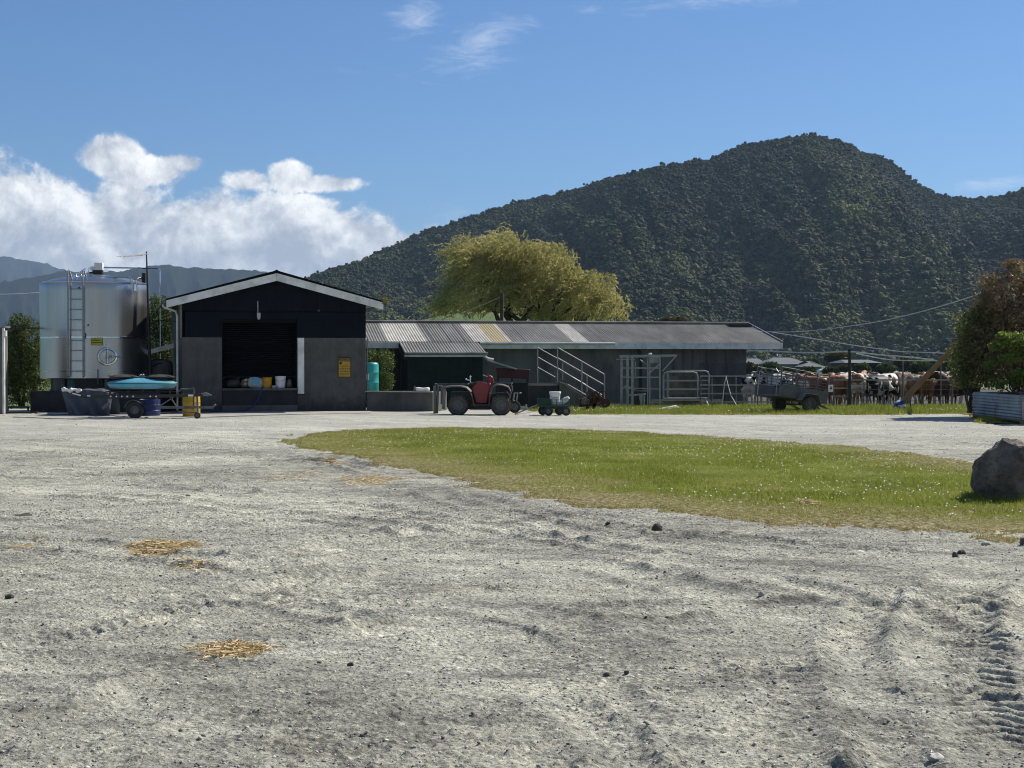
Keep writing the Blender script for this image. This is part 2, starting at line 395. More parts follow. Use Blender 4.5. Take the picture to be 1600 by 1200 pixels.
for (x0, x1, sx, y0, y1, sy, pw) in [(-4, 4, .0105, 4.4, 8.5, .0105, 1), (-5.6, 5.6, .019, 8.5, 15, .02, 1), (-10.5, 10.5, .04, 15, 28, .04, 1), (-18, 18, .09, 28, 49, .09, 1)]:
    X, Y = grid_patch(x0, x1, int((x1-x0)/sx), y0, y1, int((y1-y0)/sy)); addg(X, Y, relief(X, Y))
    for s in (-1, 1):
        xa, xb = (x1, 45) if s > 0 else (-45, x0)
        X, Y = grid_patch(xa, xb, int((xb-xa)/.3), y0, y1, max(4, int((y1-y0)/.3))); addg(X, Y, relief(X, Y))
X, Y = grid_patch(-45, 45, 300, -12, 4.4, 60); addg(X, Y, relief(X, Y))

def ground_mat():
    m, nt, p = _new('gravel'); L = nt.links.new
    tc = nt.nodes.new('ShaderNodeTexCoord'); v = tc.outputs['Object']
    big = noise_n(nt, v, .35, 6, .62, .3)
    base = ramp(nt, big.outputs['Fac'], [(.3, (.375, .378, .342)), (.46, (.44, .443, .395)), (.58, (.51, .512, .455)), (.75, (.58, .58, .51))])
    med = noise_n(nt, mapping(nt, v, (.7, 1.5, 1), (0, 0, .78)), 2.3, 8, .72)
    mr = ramp(nt, med.outputs['Fac'], [(.34, (.42, .42, .43)), (.44, (.82, .82, .82)), (.54, (1.05, 1.04, 1.0)), (.68, (1.22, 1.21, 1.16))])
    c = mixc(nt, 1, base.outputs[0], mr.outputs[0], 'MULTIPLY')
    fine = noise_n(nt, v, 26, 6, .8)
    fr = ramp(nt, fine.outputs['Fac'], [(.34, (.28, .28, .28)), (.44, (.74, .74, .74)), (.54, (1.06, 1.06, 1.05)), (.66, (1.55, 1.54, 1.48))])
    c = mixc(nt, .95, c, fr.outputs[0], 'MULTIPLY')
    vo = nt.nodes.new('ShaderNodeTexVoronoi'); vo.inputs['Scale'].default_value = 62; L(v, vo.inputs['Vector'])
    vr = ramp(nt, vo.outputs['Color'], [(.0, (.5, .5, .52)), (.35, (.9, .9, .9)), (.8, (1.08, 1.08, 1.06)), (1, (1.5, 1.5, 1.48))])
    c = mixc(nt, .55, c, vr.outputs[0], 'MULTIPLY')
    # dark muddy drifts and straw dust
    dr = noise_n(nt, mapping(nt, v, (.5, 1.7, 1), (0, 0, .78)), 1.1, 8, .74, .4)
    dm = ramp(nt, dr.outputs['Fac'], [(.52, (0, 0, 0)), (.62, (1, 1, 1))])
    f2 = noise_n(nt, v, 11, 5, .75); f2r = ramp(nt, f2.outputs['Fac'], [(.42, (0, 0, 0)), (.58, (1, 1, 1))])
    mm = N(nt, 'ShaderNodeMath', operation='MULTIPLY'); L(dm.outputs[0], mm.inputs[0]); L(f2r.outputs[0], mm.inputs[1])
    ms = N(nt, 'ShaderNodeMath', operation='MULTIPLY'); L(mm.outputs[0], ms.inputs[0]); ms.inputs[1].default_value = .4
    c = mixc(nt, ms.outputs[0], c, (.15, .148, .145))
    yl = noise_n(nt, mapping(nt, v, (1, 2, 1)), .8, 5, .7)
    ym = ramp(nt, yl.outputs['Fac'], [(.58, (0, 0, 0)), (.72, (.5, .5, .5))])
    c = mixc(nt, ym.outputs[0], c, (.36, .32, .22))
    # the driven lane behind the lawn is mixed paler with distance
    sp = nt.nodes.new('ShaderNodeSeparateXYZ'); L(v, sp.inputs[0])
    fm = N(nt, 'ShaderNodeMapRange'); L(sp.outputs['Y'], fm.inputs[0]); fm.inputs[1].default_value = 24; fm.inputs[2].default_value = 36; fm.inputs[4].default_value = .6
    c = mixc(nt, fm.outputs[0], c, (.54, .54, .49))
    big2 = noise_n(nt, mapping(nt, v, (.5, 1.3, 1), (0, 0, .78)), 2.2, 7, .7); b2 = ramp(nt, big2.outputs['Fac'], [(.35, (.8, .8, .8)), (.6, (1.06, 1.06, 1.06))])
    c = mixc(nt, .8, c, b2.outputs[0], 'MULTIPLY')
    pa = N(nt, 'ShaderNodeAttribute', attribute_name='pale'); sa = N(nt, 'ShaderNodeAttribute', attribute_name='scuff')
    pr = ramp(nt, pa.outputs['Fac'], [(0, (.88, .875, .865)), (.5, (1.06, 1.06, 1.05)), (1, (1.3, 1.29, 1.24))])
    c = mixc(nt, 1, c, pr.outputs[0], 'MULTIPLY')
    g1 = noise_n(nt, v, 16, 6, .8); g1r = ramp(nt, g1.outputs['Fac'], [(.44, (0, 0, 0)), (.54, (1, 1, 1))])
    m5 = N(nt, 'ShaderNodeMath', operation='MULTIPLY'); L(sa.outputs['Fac'], m5.inputs[0]); L(g1r.outputs[0], m5.inputs[1])
    m6 = N(nt, 'ShaderNodeMath', operation='MULTIPLY'); L(m5.outputs[0], m6.inputs[0]); m6.inputs[1].default_value = .75
    c = mixc(nt, m6.outputs[0], c, (.11, .105, .092))
    L(c, p.inputs['Base Color']); p.inputs['Roughness'].default_value = .95; p.inputs['Specular IOR Level'].default_value = .2
    vb = nt.nodes.new('ShaderNodeTexVoronoi'); vb.inputs['Scale'].default_value = 45; L(v, vb.inputs['Vector'])
    n1 = bump(nt, vb.outputs['Distance'], .55, -.02)
    n2 = bump(nt, fine.outputs['Fac'], .7, .02, n1)
    mb = noise_n(nt, v, 9, 6, .7)
    L(bump(nt, mb.outputs['Fac'], .6, .05, n2), p.inputs['Normal'])
    return m
tag(link_np('gravel_yard', np.concatenate(VV), np.concatenate(FF), ground_mat(), smooth=True, attrs=dict(zip(('pale', 'scuff'), lanes(np.concatenate(VV)[:, 0], np.concatenate(VV)[:, 1])))), kind='structure')
del VV, FF

# wide plain under and beyond everything
def field_mat():
    m, nt, p = _new('pasture'); L = nt.links.new
    tc = nt.nodes.new('ShaderNodeTexCoord'); v = tc.outputs['Object']
    a = noise_n(nt, v, .02, 6, .6); b = noise_n(nt, v, 3, 6, .7)
    r = ramp(nt, a.outputs['Fac'], [(.35, (.06, .11, .025)), (.55, (.10, .16, .035)), (.7, (.14, .17, .05))])
    r2 = ramp(nt, b.outputs['Fac'], [(.3, (.6, .6, .6)), (.7, (1.2, 1.2, 1.2))])
    L(mixc(nt, 1, r.outputs[0], r2.outputs[0], 'MULTIPLY'), p.inputs['Base Color']); p.inputs['Roughness'].default_value = .9
    L(bump(nt, b.outputs['Fac'], .6, .1), p.inputs['Normal'])
    return m
FIELD = field_mat()
X, Y = np.meshgrid(np.array([-6000, -2500, -900, -400, -150, -60, -25, 0, 25, 60, 150, 400, 900, 2500, 6000.]), np.array([-45, -20, 0, 20, 35, 44, 49, 53, 57, 60, 70, 100, 200, 500, 1000, 3000, 6000, 11000.]), indexing='ij')
Z = np.where(Y > 50, gz(Y), np.where(Y > 45, -.02-.0*Y, -.12))
i = np.arange(X.size).reshape(X.shape)
tag(link_np('paddock_ground', np.stack([X.ravel(), Y.ravel(), Z.ravel()], 1), np.stack([i[:-1, :-1], i[1:, :-1], i[1:, 1:], i[:-1, 1:]], -1).reshape(-1, 4), FIELD, smooth=True), kind='structure')

# ---------- turf sheets ----------
def turf_mat(name):
    m, nt, p = _new(name); L = nt.links.new
    tc = nt.nodes.new('ShaderNodeTexCoord'); v = tc.outputs['Object']
    a = noise_n(nt, v, 1.1, 6, .65); b = noise_n(nt, v, 22, 5, .75)
    g = ramp(nt, a.outputs['Fac'], [(.3, (.11, .14, .02)), (.5, (.17, .20, .03)), (.68, (.23, .25, .05))])
    at = N(nt, 'ShaderNodeAttribute', attribute_name='dry')
    d = ramp(nt, b.outputs['Fac'], [(.35, (.14, .11, .035)), (.5, (.25, .21, .09)), (.68, (.40, .38, .30))])
    c = mixc(nt, at.outputs['Fac'], g.outputs[0], d.outputs[0])
    r2 = ramp(nt, b.outputs['Fac'], [(.3, (.55, .55, .55)), (.7, (1.25, 1.25, 1.25))])
    L(mixc(nt, 1, c, r2.outputs[0], 'MULTIPLY'), p.inputs['Base Color']); p.inputs['Roughness'].default_value = .95
    p.inputs['Specular IOR Level'].default_value = .1
    L(bump(nt, b.outputs['Fac'], .8, .04), p.inputs['Normal'])
    return m
TURF = turf_mat('turf')
def dryness(x, y, d, front=1.3):
    w = d+fbm(x*.8, y*1.4, 9, 4)*.9
    near = np.clip(1-(w/front), 0, 1)*(1-.6*np.clip((y-18)/12, 0, 1))
    return np.clip(near**.9+np.clip(fbm(x*1.7, y*2.2, 99, 4)*1.3-.35, 0, .4), 0, 1)
def turf_sheet(name, poly, x0, x1, y0, y1, step, front):
    X, Y = grid_patch(x0, x1, int((x1-x0)/step), y0, y1, int((y1-y0)/step))
    d = polysd(X, Y, poly); e = d+fbm(X*1.3, Y*1.3, 15, 4)*.55+fbm(X*6, Y*6, 16, 3)*.22
    Z = relief(X, Y)+np.clip(e*.12, -.06, .022)+fbm(X*9, Y*9, 4, 2)*.006
    keep = (e > -.7)
    i = np.arange(X.size).reshape(X.shape); F = np.stack([i[:-1, :-1], i[1:, :-1], i[1:, 1:], i[:-1, 1:]], -1).reshape(-1, 4)
    F = F[keep.ravel()[F].all(1)]
    used, inv = np.unique(F.ravel(), return_inverse=True)
    V = np.stack([X.ravel(), Y.ravel(), Z.ravel()], 1)[used]
    return link_np(name, V, inv.reshape(-1, 4), TURF, smooth=True, attrs={'dry': dryness(X, Y, d, front).ravel()[used]})
tag(turf_sheet('lawn', LAWN, -5, 11.5, 12.2, 35, .05, 1.9), kind='structure')
tag(turf_sheet('verge', VERGE, .2, 30, 36.2, 58, .15, .4), kind='structure')

def blades(name, poly, bbox, n, hmin, hmax, w, cols, front, seed, dens_edge=.5, kind_label=None, dryc=(.33, .26, .08)):
    rg = np.random.default_rng(seed); x0, x1, y0, y1 = bbox
    x = rg.uniform(x0, x1, n*3); y = y0+(y1-y0)*rg.random(n*3)**1.05
    d = polysd(x, y, poly); e = d+fbm(x*1.3, y*1.3, 15, 4)*.55+fbm(x*6, y*6, 16, 3)*.22
    dr = dryness(x, y, d, front)
    keep = (e > 0) & (rg.random(len(x)) < 1-dens_edge*dr); x, y, dr = x[keep][:n], y[keep][:n], dr[keep][:n]; k = len(x)
    z = relief(x, y)+.005
    h = rg.uniform(hmin, hmax, k)*(1-.55*dr)*(.6+.8*vnoise(x*1.1, y*1.1, 3)); a = rg.uniform(0, 2*math.pi, k)
    lean = rg.normal(0, .45, (k, 2))*h[:, None]
    wx, wy = np.cos(a)*w/2, np.sin(a)*w/2
    V = np.zeros((k, 3, 3))
    V[:, 0] = np.stack([x-wx, y-wy, z], 1); V[:, 1] = np.stack([x+wx, y+wy, z], 1)
    V[:, 2] = np.stack([x+lean[:, 0], y+lean[:, 1], z+h], 1)
    m = leafmat(name+'_blades', cols, .35, .6, ('dry', dryc), .8)
    o = link_np(name, V.reshape(-1, 3), np.arange(3*k).reshape(-1, 3), m, attrs={'dry': np.repeat(dr, 3)})
    tag(o, kind_label, 'grass', kind='stuff'); return o
blades('lawn_grass', LAWN, (-5, 10, 12.4, 34.8), 220000, .02, .06, .011, [(.13, .17, .02), (.21, .26, .03), (.31, .34, .05), (.40, .39, .11)], 1.9, 1, .45, 'short green lawn grass browning towards the gravel')
blades('verge_grass', VERGE, (.5, 22, 37, 56), 70000, .06, .17, .02, [(.12, .16, .02), (.2, .25, .03), (.29, .32, .05), (.36, .36, .10)], .4, 2, .3, 'longer rough grass along the front of the yard fence')

# daisies
def daisies():
    rg = np.random.default_rng(5); n = 9000
    x = rg.uniform(-5, 10, n); y = rg.uniform(12.6, 34, n); d = polysd(x, y, LAWN)
    k = (d > .5) & (fbm(x*.45, y*.6, 91, 3)+rg.normal(0, .26, n) > .06) & (dryness(x, y, d, 1.6) < .6)
    x, y = x[k], y[k]
    xv = rg.uniform(1, 22, 1500); yv = rg.uniform(43.5, 49, 1500); dv = polysd(xv, yv, VERGE)
    kv = (dv > .05) & (fbm(xv*.6, yv*.5, 19, 2) > .0); x = np.concatenate([x, xv[kv]]); y = np.concatenate([y, yv[kv]])
    z = relief(x, y)+.045+rg.random(len(x))*.03+np.where(y > 40, .05, 0); r = np.where(y > 40, .012, .0085)*rg.uniform(.7, 1.2, len(x))
    V = []; t = np.linspace(0, 2*math.pi, 7)[:6]
    tx, ty = rg.normal(0, .35, len(x)), rg.normal(0, .35, len(x))-.35
    cx = np.cos(t)[None]*r[:, None]; cy = np.sin(t)[None]*r[:, None]
    V = np.stack([x[:, None]+cx, y[:, None]+cy, z[:, None]+cx*tx[:, None]-cy*ty[:, None]*-1*-1], -1)
    o = link_np('daisies', V.reshape(-1, 3), np.arange(6*len(x)).reshape(-1, 6), M('daisy_petals', (.78, .78, .72), .7, vs=30))
    tag(o, 'tiny white daisies dotted through the lawn grass', 'flowers', kind='stuff')
daisies()

# loose stones
def ico():
    t = (1+5**.5)/2
    v = np.array([(-1, t, 0), (1, t, 0), (-1, -t, 0), (1, -t, 0), (0, -1, t), (0, 1, t), (0, -1, -t), (0, 1, -t), (t, 0, -1), (t, 0, 1), (-t, 0, -1), (-t, 0, 1)], float)
    f = np.array([(0, 11, 5), (0, 5, 1), (0, 1, 7), (0, 7, 10), (0, 10, 11), (1, 5, 9), (5, 11, 4), (11, 10, 2), (10, 7, 6), (7, 1, 8), (3, 9, 4), (3, 4, 2), (3, 2, 6), (3, 6, 8), (3, 8, 9), (4, 9, 5), (2, 4, 11), (6, 2, 10), (8, 6, 7), (9, 8, 1)])
    return v/np.linalg.norm(v[0]), f
def stones(name, n, y0, y1, s0, s1, mat, seed, label, pw=1.0, clump=None):
    rg = np.random.default_rng(seed); y = y0+(y1-y0)*rg.random(n)**pw; x = rg.uniform(-1, 1, n)*(y*.36+.6)
    d = polysd(x, y, LAWN); k = d < -.05
    if clump is not None: k &= fbm(x*.9+3, y*1.9, 77, 3)+rg.normal(0, .2, n) > clump
    x, y = x[k], y[k]; n = len(x)
    v, f = ico(); s = s0+(s1-s0)*rg.random(n)**4
    V = v[None]*rg.uniform(.55, 1.3, (n, 12, 1))*s[:, None, None]*rg.uniform(.6, 1.25, (n, 1, 3))
    V[:, :, 2] *= .65
    a = rg.uniform(0, 2*math.pi, n); c, q = np.cos(a)[:, None], np.sin(a)[:, None]
    X = V[:, :, 0]*c-V[:, :, 1]*q; Yy = V[:, :, 0]*q+V[:, :, 1]*c
    z = relief(x, y)
    V = np.stack([X+x[:, None], Yy+y[:, None], V[:, :, 2]+z[:, None]+s[:, None]*.12], -1)
    F = (f[None]+(np.arange(n)*12)[:, None, None]).reshape(-1, 3)
    tag(link_np(name, V.reshape(-1, 3), F, mat), label, 'gravel', kind='stuff')
def stonemat():
    m, nt, p = _new('loose_stones'); g = nt.nodes.new('ShaderNodeNewGeometry')
    r = ramp(nt, g.outputs['Random Per Island'], [(0, (.14, .14, .137)), (.2, (.27, .268, .255)), (.6, (.42, .415, .385)), (.9, (.55, .545, .5)), (1, (.72, .7, .66))])
    nt.links.new(r.outputs[0], p.inputs['Base Color']); p.inputs['Roughness'].default_value = .9; return m
SM = stonemat()
stones('loose_gravel', 38000, 4.6, 16, .0025, .0105, SM, 3, 'loose grey stones scattered over the near gravel', 1.0)
stones('loose_gravel', 16000, 14, 44, .004, .016, SM, 4, 'loose grey stones on the far part of the gravel yard', 1.3)
stones('gravel_clods', 6000, 5, 24, .005, .015, M('clod', (.2, .198, .185), .95, col2=(.10, .10, .095), vs=40), 6, 'dark clods loosened along the wheel tracks', 1.2, .12)

# ================= distant land =================
def interp(pts, u):
    xs = np.array([p[0] for p in pts], float); ys = np.array([p[1] for p in pts], float)
    return np.interp(u, xs, ys)
def smoothint(pts, px):
    return (interp(pts, px-8)+2*interp(pts, px)+interp(pts, px+8))/4
HILL = [(200, 540), (300, 505), (380, 475), (440, 452), (490, 432), (520, 420), (560, 411), (600, 392), (650, 367), (700, 351), (760, 331), (820, 313), (880, 302), (940, 284), (1000, 268), (1060, 256), (1110, 249), (1160, 229), (1220, 218), (1280, 213), (1310, 220), (1340, 235), (1380, 247), (1400, 256), (1415, 276), (1440, 291), (1470, 306), (1510, 311), (1550, 308), (1580, 301), (1610, 296), (1660, 272), (1720, 262), (1800, 280), (2000, 300), (2400, 420)]
def hillmat(name, a, b, s=.004):
    m, nt, p = _new(name); L = nt.links.new
    tc = nt.nodes.new('ShaderNodeTexCoord'); v = tc.outputs['Object']
    n = noise_n(nt, v, s, 8, .7); r = ramp(nt, n.outputs['Fac'], [(.35, a), (.65, b)])
    L(r.outputs[0], p.inputs['Base Color']); p.inputs['Roughness'].default_value = 1; p.inputs['Specular IOR Level'].default_value = 0
    n2 = noise_n(nt, v, .03, 8, .75); L(bump(nt, n2.outputs['Fac'], 1, 12), p.inputs['Normal'])
    return m
def hill_h(px, t):                            # px: azimuth in photo columns, t: 0 foot .. 1 crest .. beyond
    u = (px-800)/FPX; Df = 820+60*np.sin(px*.011)-60*np.sin(px*.004+1); Dc = 1500+90*np.sin(px*.009+.7)+40*np.sin(px*.023)
    D = Df+(Dc-Df)*t
    H = (HZ-smoothint(HILL, px))/FPX*Dc+EYE
    up = np.clip(t, 0, 1)**1.12
    over = np.clip(t-1, 0, 9)
    gul = fbm(px*.010+t*.9, t*1.9, 301, 4)*60+np.abs(fbm(px*.013+t*2.4, t*1.5+4, 305, 3))*-60
    env = np.sin(np.clip(t, 0, 1)*math.pi)**.8
    z = H*up*(1-.55*over)+gul*env*np.clip(H/300, .1, 1)
    return u*D, D, z-.5
pxs = np.arange(180, 2400, 6.0); ts = np.linspace(-.02, 1.8, 90)
PX, TT = np.meshgrid(pxs, ts, indexing='ij'); x, y, z = hill_h(PX, TT)
i = np.arange(PX.size).reshape(PX.shape)
quads = lambda i: np.stack([i[:-1, :-1], i[1:, :-1], i[1:, 1:], i[:-1, 1:]], -1).reshape(-1, 4)
tag(link_np('forested_hill', np.stack([x.ravel(), y.ravel(), z.ravel()], 1), quads(i), hillmat('hill_soil', (.012, .02, .008), (.03, .04, .014), .02), smooth=True), kind='structure')
def range_(name, prof, D0, D1, x0, x1, mat, seed, amp):
    pxs = np.linspace(x0, x1, 500); ts = np.linspace(0, 1.5, 60); PX, TT = np.meshgrid(pxs, ts, indexing='ij')
    D = D0+(D1-D0)*TT; H = (HZ-smoothint(prof, PX))/FPX*D1; env = np.sin(np.clip(TT, 0, 1)*math.pi)
    z = H*np.clip(TT, 0, 1)**1.1*(1-.8*np.clip(TT-1, 0, 1))+(fbm(PX*.03+TT, TT*2, seed, 5)*amp-np.abs(fbm(PX*.02+TT*1.3, TT*1.2, seed+3, 4))*amp*1.6)*env
    z = z+np.where(TT > .9, fbm(PX*.12, TT*9, seed+5, 3)*amp*.07, 0)
    i = np.arange(PX.size).reshape(PX.shape)
    tag(link_np(name, np.stack([((PX-800)/FPX*D).ravel(), D.ravel(), (z-1).ravel()], 1), quads(i), mat, smooth=True), kind='structure')
range_('near_mountain_range', [(-600, 470), (-200, 455), (0, 438), (60, 429), (100, 421), (140, 424), (200, 420), (240, 412.5), (300, 415), (350, 419), (380, 419), (410, 421), (440, 430), (520, 450), (700, 470), (1000, 500)], 3600, 5200, -600, 1000, hillmat('bush_slopes', (.010, .018, .012), (.024, .034, .018)), 401, 90)
range_('far_mountain_range', [(-600, 440), (-200, 420), (-60, 405), (0, 398), (14, 397.5), (40, 405), (60, 406), (85, 415), (120, 425), (180, 438), (300, 450), (600, 480)], 6800, 8600, -600, 600, hillmat('alpine_slopes', (.016, .024, .018), (.035, .042, .028)), 431, 120)

# forest: crowns scattered by geometry nodes (nobody could count them)
def crown_proto(k):
    rg = np.random.default_rng(100+k); Vs = []; Fs = []; o = 0
    v, f = ico()
    # subdivide once
    for _ in range(1):
        nv = list(map(tuple, v)); cache = {}; nf = []
        def mid(a, b):
            key = (min(a, b), max(a, b))
            if key not in cache:
                m = (np.array(nv[a])+np.array(nv[b])); m /= np.linalg.norm(m); nv.append(tuple(m)); cache[key] = len(nv)-1
            return cache[key]
        for a, b, c in f:
            ab, bc, ca = mid(a, b), mid(b, c), mid(c, a); nf += [(a, ab, ca), (b, bc, ab), (c, ca, bc), (ab, bc, ca)]
        v = np.array(nv); f = np.array(nf)
    nb = rg.integers(7, 13); tall = rg.uniform(.75, 1.5)
    for b in range(nb):
        c = rg.normal(0, .42, 3)*[1, 1, .8*tall]; c[2] = abs(c[2])*1.0+.35; r = rg.uniform(.3, .58)
        q = v*rg.uniform(.65, 1.25, (len(v), 1))*r*[1, 1, rg.uniform(.7, 1.1)]+c
        Vs.append(q); Fs.append(f+o); o += len(v)
    # loose leaf sprays round the outline
    n = 130; d = rg.normal(0, 1, (n, 3)); d[:, 2] = np.abs(d[:, 2])*.9-.1; d /= np.linalg.norm(d, axis=1)[:, None]
    c = d*[.8, .8, .75*tall]*rg.uniform(.8, 1.25, (n, 1))+[0, 0, .4]
    tri = c[:, None]+rg.normal(0, .11, (n, 3, 3)); Vs.append(tri.reshape(-1, 3)); Fs.append(np.arange(3*n).reshape(-1, 3)+o)
    me = bpy.data.meshes.new('bush_crown'); me.from_pydata(np.concatenate(Vs).tolist(), [], np.concatenate(Fs).tolist()); me.update()
    return me
def forest_mat():
    m, nt, p = _new('native_bush'); L = nt.links.new
    oi = nt.nodes.new('ShaderNodeObjectInfo'); g = nt.nodes.new('ShaderNodeNewGeometry')
    r = ramp(nt, oi.outputs['Random'], [(0, (.011, .022, .009)), (.35, (.018, .033, .012)), (.7, (.030, .048, .016)), (.9, (.052, .068, .024)), (1, (.085, .075, .036))])
    at = N(nt, 'ShaderNodeAttribute', attribute_type='INSTANCER', attribute_name='tint')
    c = mixc(nt, at.outputs['Fac'], r.outputs[0], (.13, .15, .045))
    vr = ramp(nt, g.outputs['Random Per Island'], [(0, (.6, .62, .6)), (1, (1.5, 1.45, 1.4))])
    L(mixc(nt, 1, c, vr.outputs[0], 'MULTIPLY'), p.inputs['Base Color']); p.inputs['Roughness'].default_value = .8; p.inputs['Specular IOR Level'].default_value = .15
    return m
FM = forest_mat()
PC = bpy.data.collections.new('bush_crown_sources')
for k in range(10):
    me = crown_proto(k); me.materials.append(FM); PC.objects.link(bpy.data.objects.new('bush_crown_source', me))
def gn_scatter(name, pts, scale, rot, idx, tint, label):
    me = bpy.data.meshes.new(name); me.from_pydata(pts.tolist(), [], []); me.update()
    for an, ty, dat, key in (('s', 'FLOAT_VECTOR', scale, 'vector'), ('r', 'FLOAT_VECTOR', rot, 'vector'), ('k', 'INT', idx, 'value'), ('tint', 'FLOAT', tint, 'value')):
        a = me.attributes.new(an, ty, 'POINT'); a.data.foreach_set(key, np.asarray(dat).ravel())
    me.materials.append(FM)
    o = bpy.data.objects.new(name, me); COL.objects.link(o)
    ng = bpy.data.node_groups.new(name, 'GeometryNodeTree')
    ng.interface.new_socket('Geometry', in_out='INPUT', socket_type='NodeSocketGeometry'); ng.interface.new_socket('Geometry', in_out='OUTPUT', socket_type='NodeSocketGeometry')
    gi = ng.nodes.new('NodeGroupInput'); go = ng.nodes.new('NodeGroupOutput'); ip = ng.nodes.new('GeometryNodeInstanceOnPoints')
    ci = ng.nodes.new('GeometryNodeCollectionInfo'); ci.inputs['Collection'].default_value = PC; ci.inputs['Separate Children'].default_value = True; ci.inputs['Reset Children'].default_value = True
    def attr(n, t):
        q = ng.nodes.new('GeometryNodeInputNamedAttribute'); q.data_type = t; q.inputs['Name'].default_value = n; return q.outputs['Attribute']
    L = ng.links.new
    L(gi.outputs[0], ip.inputs['Points']); L(ci.outputs[0], ip.inputs['Instance']); ip.inputs['Pick Instance'].default_value = True
    L(attr('k', 'INT'), ip.inputs['Instance Index']); L(attr('s', 'FLOAT_VECTOR'), ip.inputs['Scale']); L(attr('r', 'FLOAT_VECTOR'), ip.inputs['Rotation'])
    L(ip.outputs[0], go.inputs[0])
    o.modifiers.new('scatter', 'NODES').node_group = ng
    tag(o, label, 'forest', kind='stuff'); return o
rg = np.random.default_rng(21); n = 105000
tt = rg.random(n)**.9*1.04; px = rg.uniform(380, 1800, n)
k = rg.random(n) < (830+700*tt)/1530; tt, px = tt[k], px[k]
x, y, z = hill_h(px, tt)
ridge = np.abs(tt-1) < .05
s = (1.35+2.7*rg.random(len(x))**2.6)*(1.12-.12*tt); s = np.where((rg.random(len(x)) < .06) & (tt < .85), s*1.4, s); s = np.where(ridge, s*rg.uniform(.4, .95, len(x)), s)
py = HZ-(z-EYE)/y*FPX
tint = np.clip(1-np.hypot((px-1335)/65, (py-330)/95), 0, 1)*1.6*(vnoise(x*.03, y*.03, 8) > .42)*.7
tint = np.maximum(tint, np.clip(1-np.hypot((px-1270)/50, (py-240)/60), 0, 1)*.4)
tint = np.maximum(tint, np.clip(fbm(x*.008, y*.008, 66, 4)*1.6-.05, 0, .75)*(rg.random(len(x)) < .6))
tint = np.maximum(tint, np.clip((py-440)/120, 0, .5)*(vnoise(x*.02, y*.02, 9) > .5))
gn_scatter('hill_forest', np.stack([x, y, z-1.0], 1), np.stack([s, s, s*rg.uniform(.65, 1.1, len(s))], 1), np.stack([rg.normal(0, .12, len(s)), rg.normal(0, .12, len(s)), rg.uniform(0, 6.28, len(s))], 1), rg.integers(0, 10, len(s)).astype(np.int32), tint, 'dense dark native forest covering the steep hill')

# ================= sky =================
SUN_EL = 43; SUN_AZ = math.atan2(.80, .60)     # sun towards +x, +y (right, behind the sheds)
W = bpy.data.worlds.new('World'); SC.world = W; W.use_nodes = True; nt = W.node_tree; L = nt.links.new
bg = nt.nodes['Background']; bg.inputs[1].default_value = .066
sky = nt.nodes.new('ShaderNodeTexSky'); sky.sky_type = 'NISHITA'; sky.sun_disc = False
sky.sun_elevation = R(SUN_EL); sky.sun_rotation = SUN_AZ; sky.air_density = 1.0; sky.dust_density = .35; sky.ozone_density = 2.2; sky.altitude = 50
tc = nt.nodes.new('ShaderNodeTexCoord'); sp = nt.nodes.new('ShaderNodeSeparateXYZ'); L(tc.outputs['Generated'], sp.inputs[0])
def mth(op, a, b=None, c=None, clamp=False):
    n = nt.nodes.new('ShaderNodeMath'); n.operation = op; n.use_clamp = clamp
    for i, v in enumerate((a, b, c)):
        if v is None: continue
        if isinstance(v, bpy.types.NodeSocket): L(v, n.inputs[i])
        else: n.inputs[i].default_value = v
    return n.outputs[0]
ay = mth('MAXIMUM', mth('ABSOLUTE', sp.outputs['Y']), .05)
U = mth('DIVIDE', sp.outputs['X'], ay); V = mth('DIVIDE', sp.outputs['Z'], ay)
front = mth('GREATER_THAN', sp.outputs['Y'], 0.0)
def uv(du, dv):
    c = nt.nodes.new('ShaderNodeCombineXYZ'); L(mth('ADD', U, du), c.inputs[0]); L(mth('ADD', V, dv), c.inputs[1]); return c.outputs[0]
def ell(px, py, rx, ry, w=1.0, ang=0):         # soft bank of cloud centred on a direction
    cx, cy = (px-800)/FPX, (HZ-py)/FPX; ca, sa = math.cos(R(ang)), math.sin(R(ang))
    dx = mth('SUBTRACT', U, cx); dy = mth('SUBTRACT', V, cy)
    a = mth('MULTIPLY', mth('ADD', mth('MULTIPLY', dx, ca), mth('MULTIPLY', dy, sa)), FPX/rx)
    b = mth('MULTIPLY', mth('ADD', mth('MULTIPLY', dy, ca), mth('MULTIPLY', dx, -sa)), FPX/ry)
    r = mth('SQRT', mth('ADD', mth('MULTIPLY', a, a), mth('MULTIPLY', b, b)))
    return mth('MULTIPLY', mth('MAXIMUM', mth('SUBTRACT', 1.35, r), -2.2), w)
def vmax(ls):
    r = ls[0]
    for q in ls[1:]: r = mth('MAXIMUM', r, q)
    return r
banks = vmax([ell(0, 390, 95, 128), ell(60, 395, 85, 102), ell(160, 400, 135, 92), ell(300, 405, 160, 86), ell(430, 408, 130, 78), ell(550, 408, 120, 62), ell(650, 408, 100, 50, .85), ell(-200, 380, 200, 160),
              ell(172, 246, 42, 27, .9), ell(228, 268, 62, 19, .8), ell(284, 257, 30, 13, .7), ell(385, 284, 30, 14, .5), ell(455, 277, 29, 19, .8), ell(516, 287, 44, 12, .75), ell(455, 322, 66, 14, .6)])
def dens(du, dv, n2w=.8):
    v = uv(du, dv)
    n1 = noise_n(nt, v, 17, 10, .62, .25).outputs['Fac']; n2 = noise_n(nt, v, 60, 8, .68, .4).outputs['Fac']
    return mth('ADD', mth('ADD', mth('MULTIPLY', banks, 1.2), mth('MULTIPLY', mth('SUBTRACT', n1, .5), 2.8)), mth('MULTIPLY', mth('SUBTRACT', n2, .5), n2w))
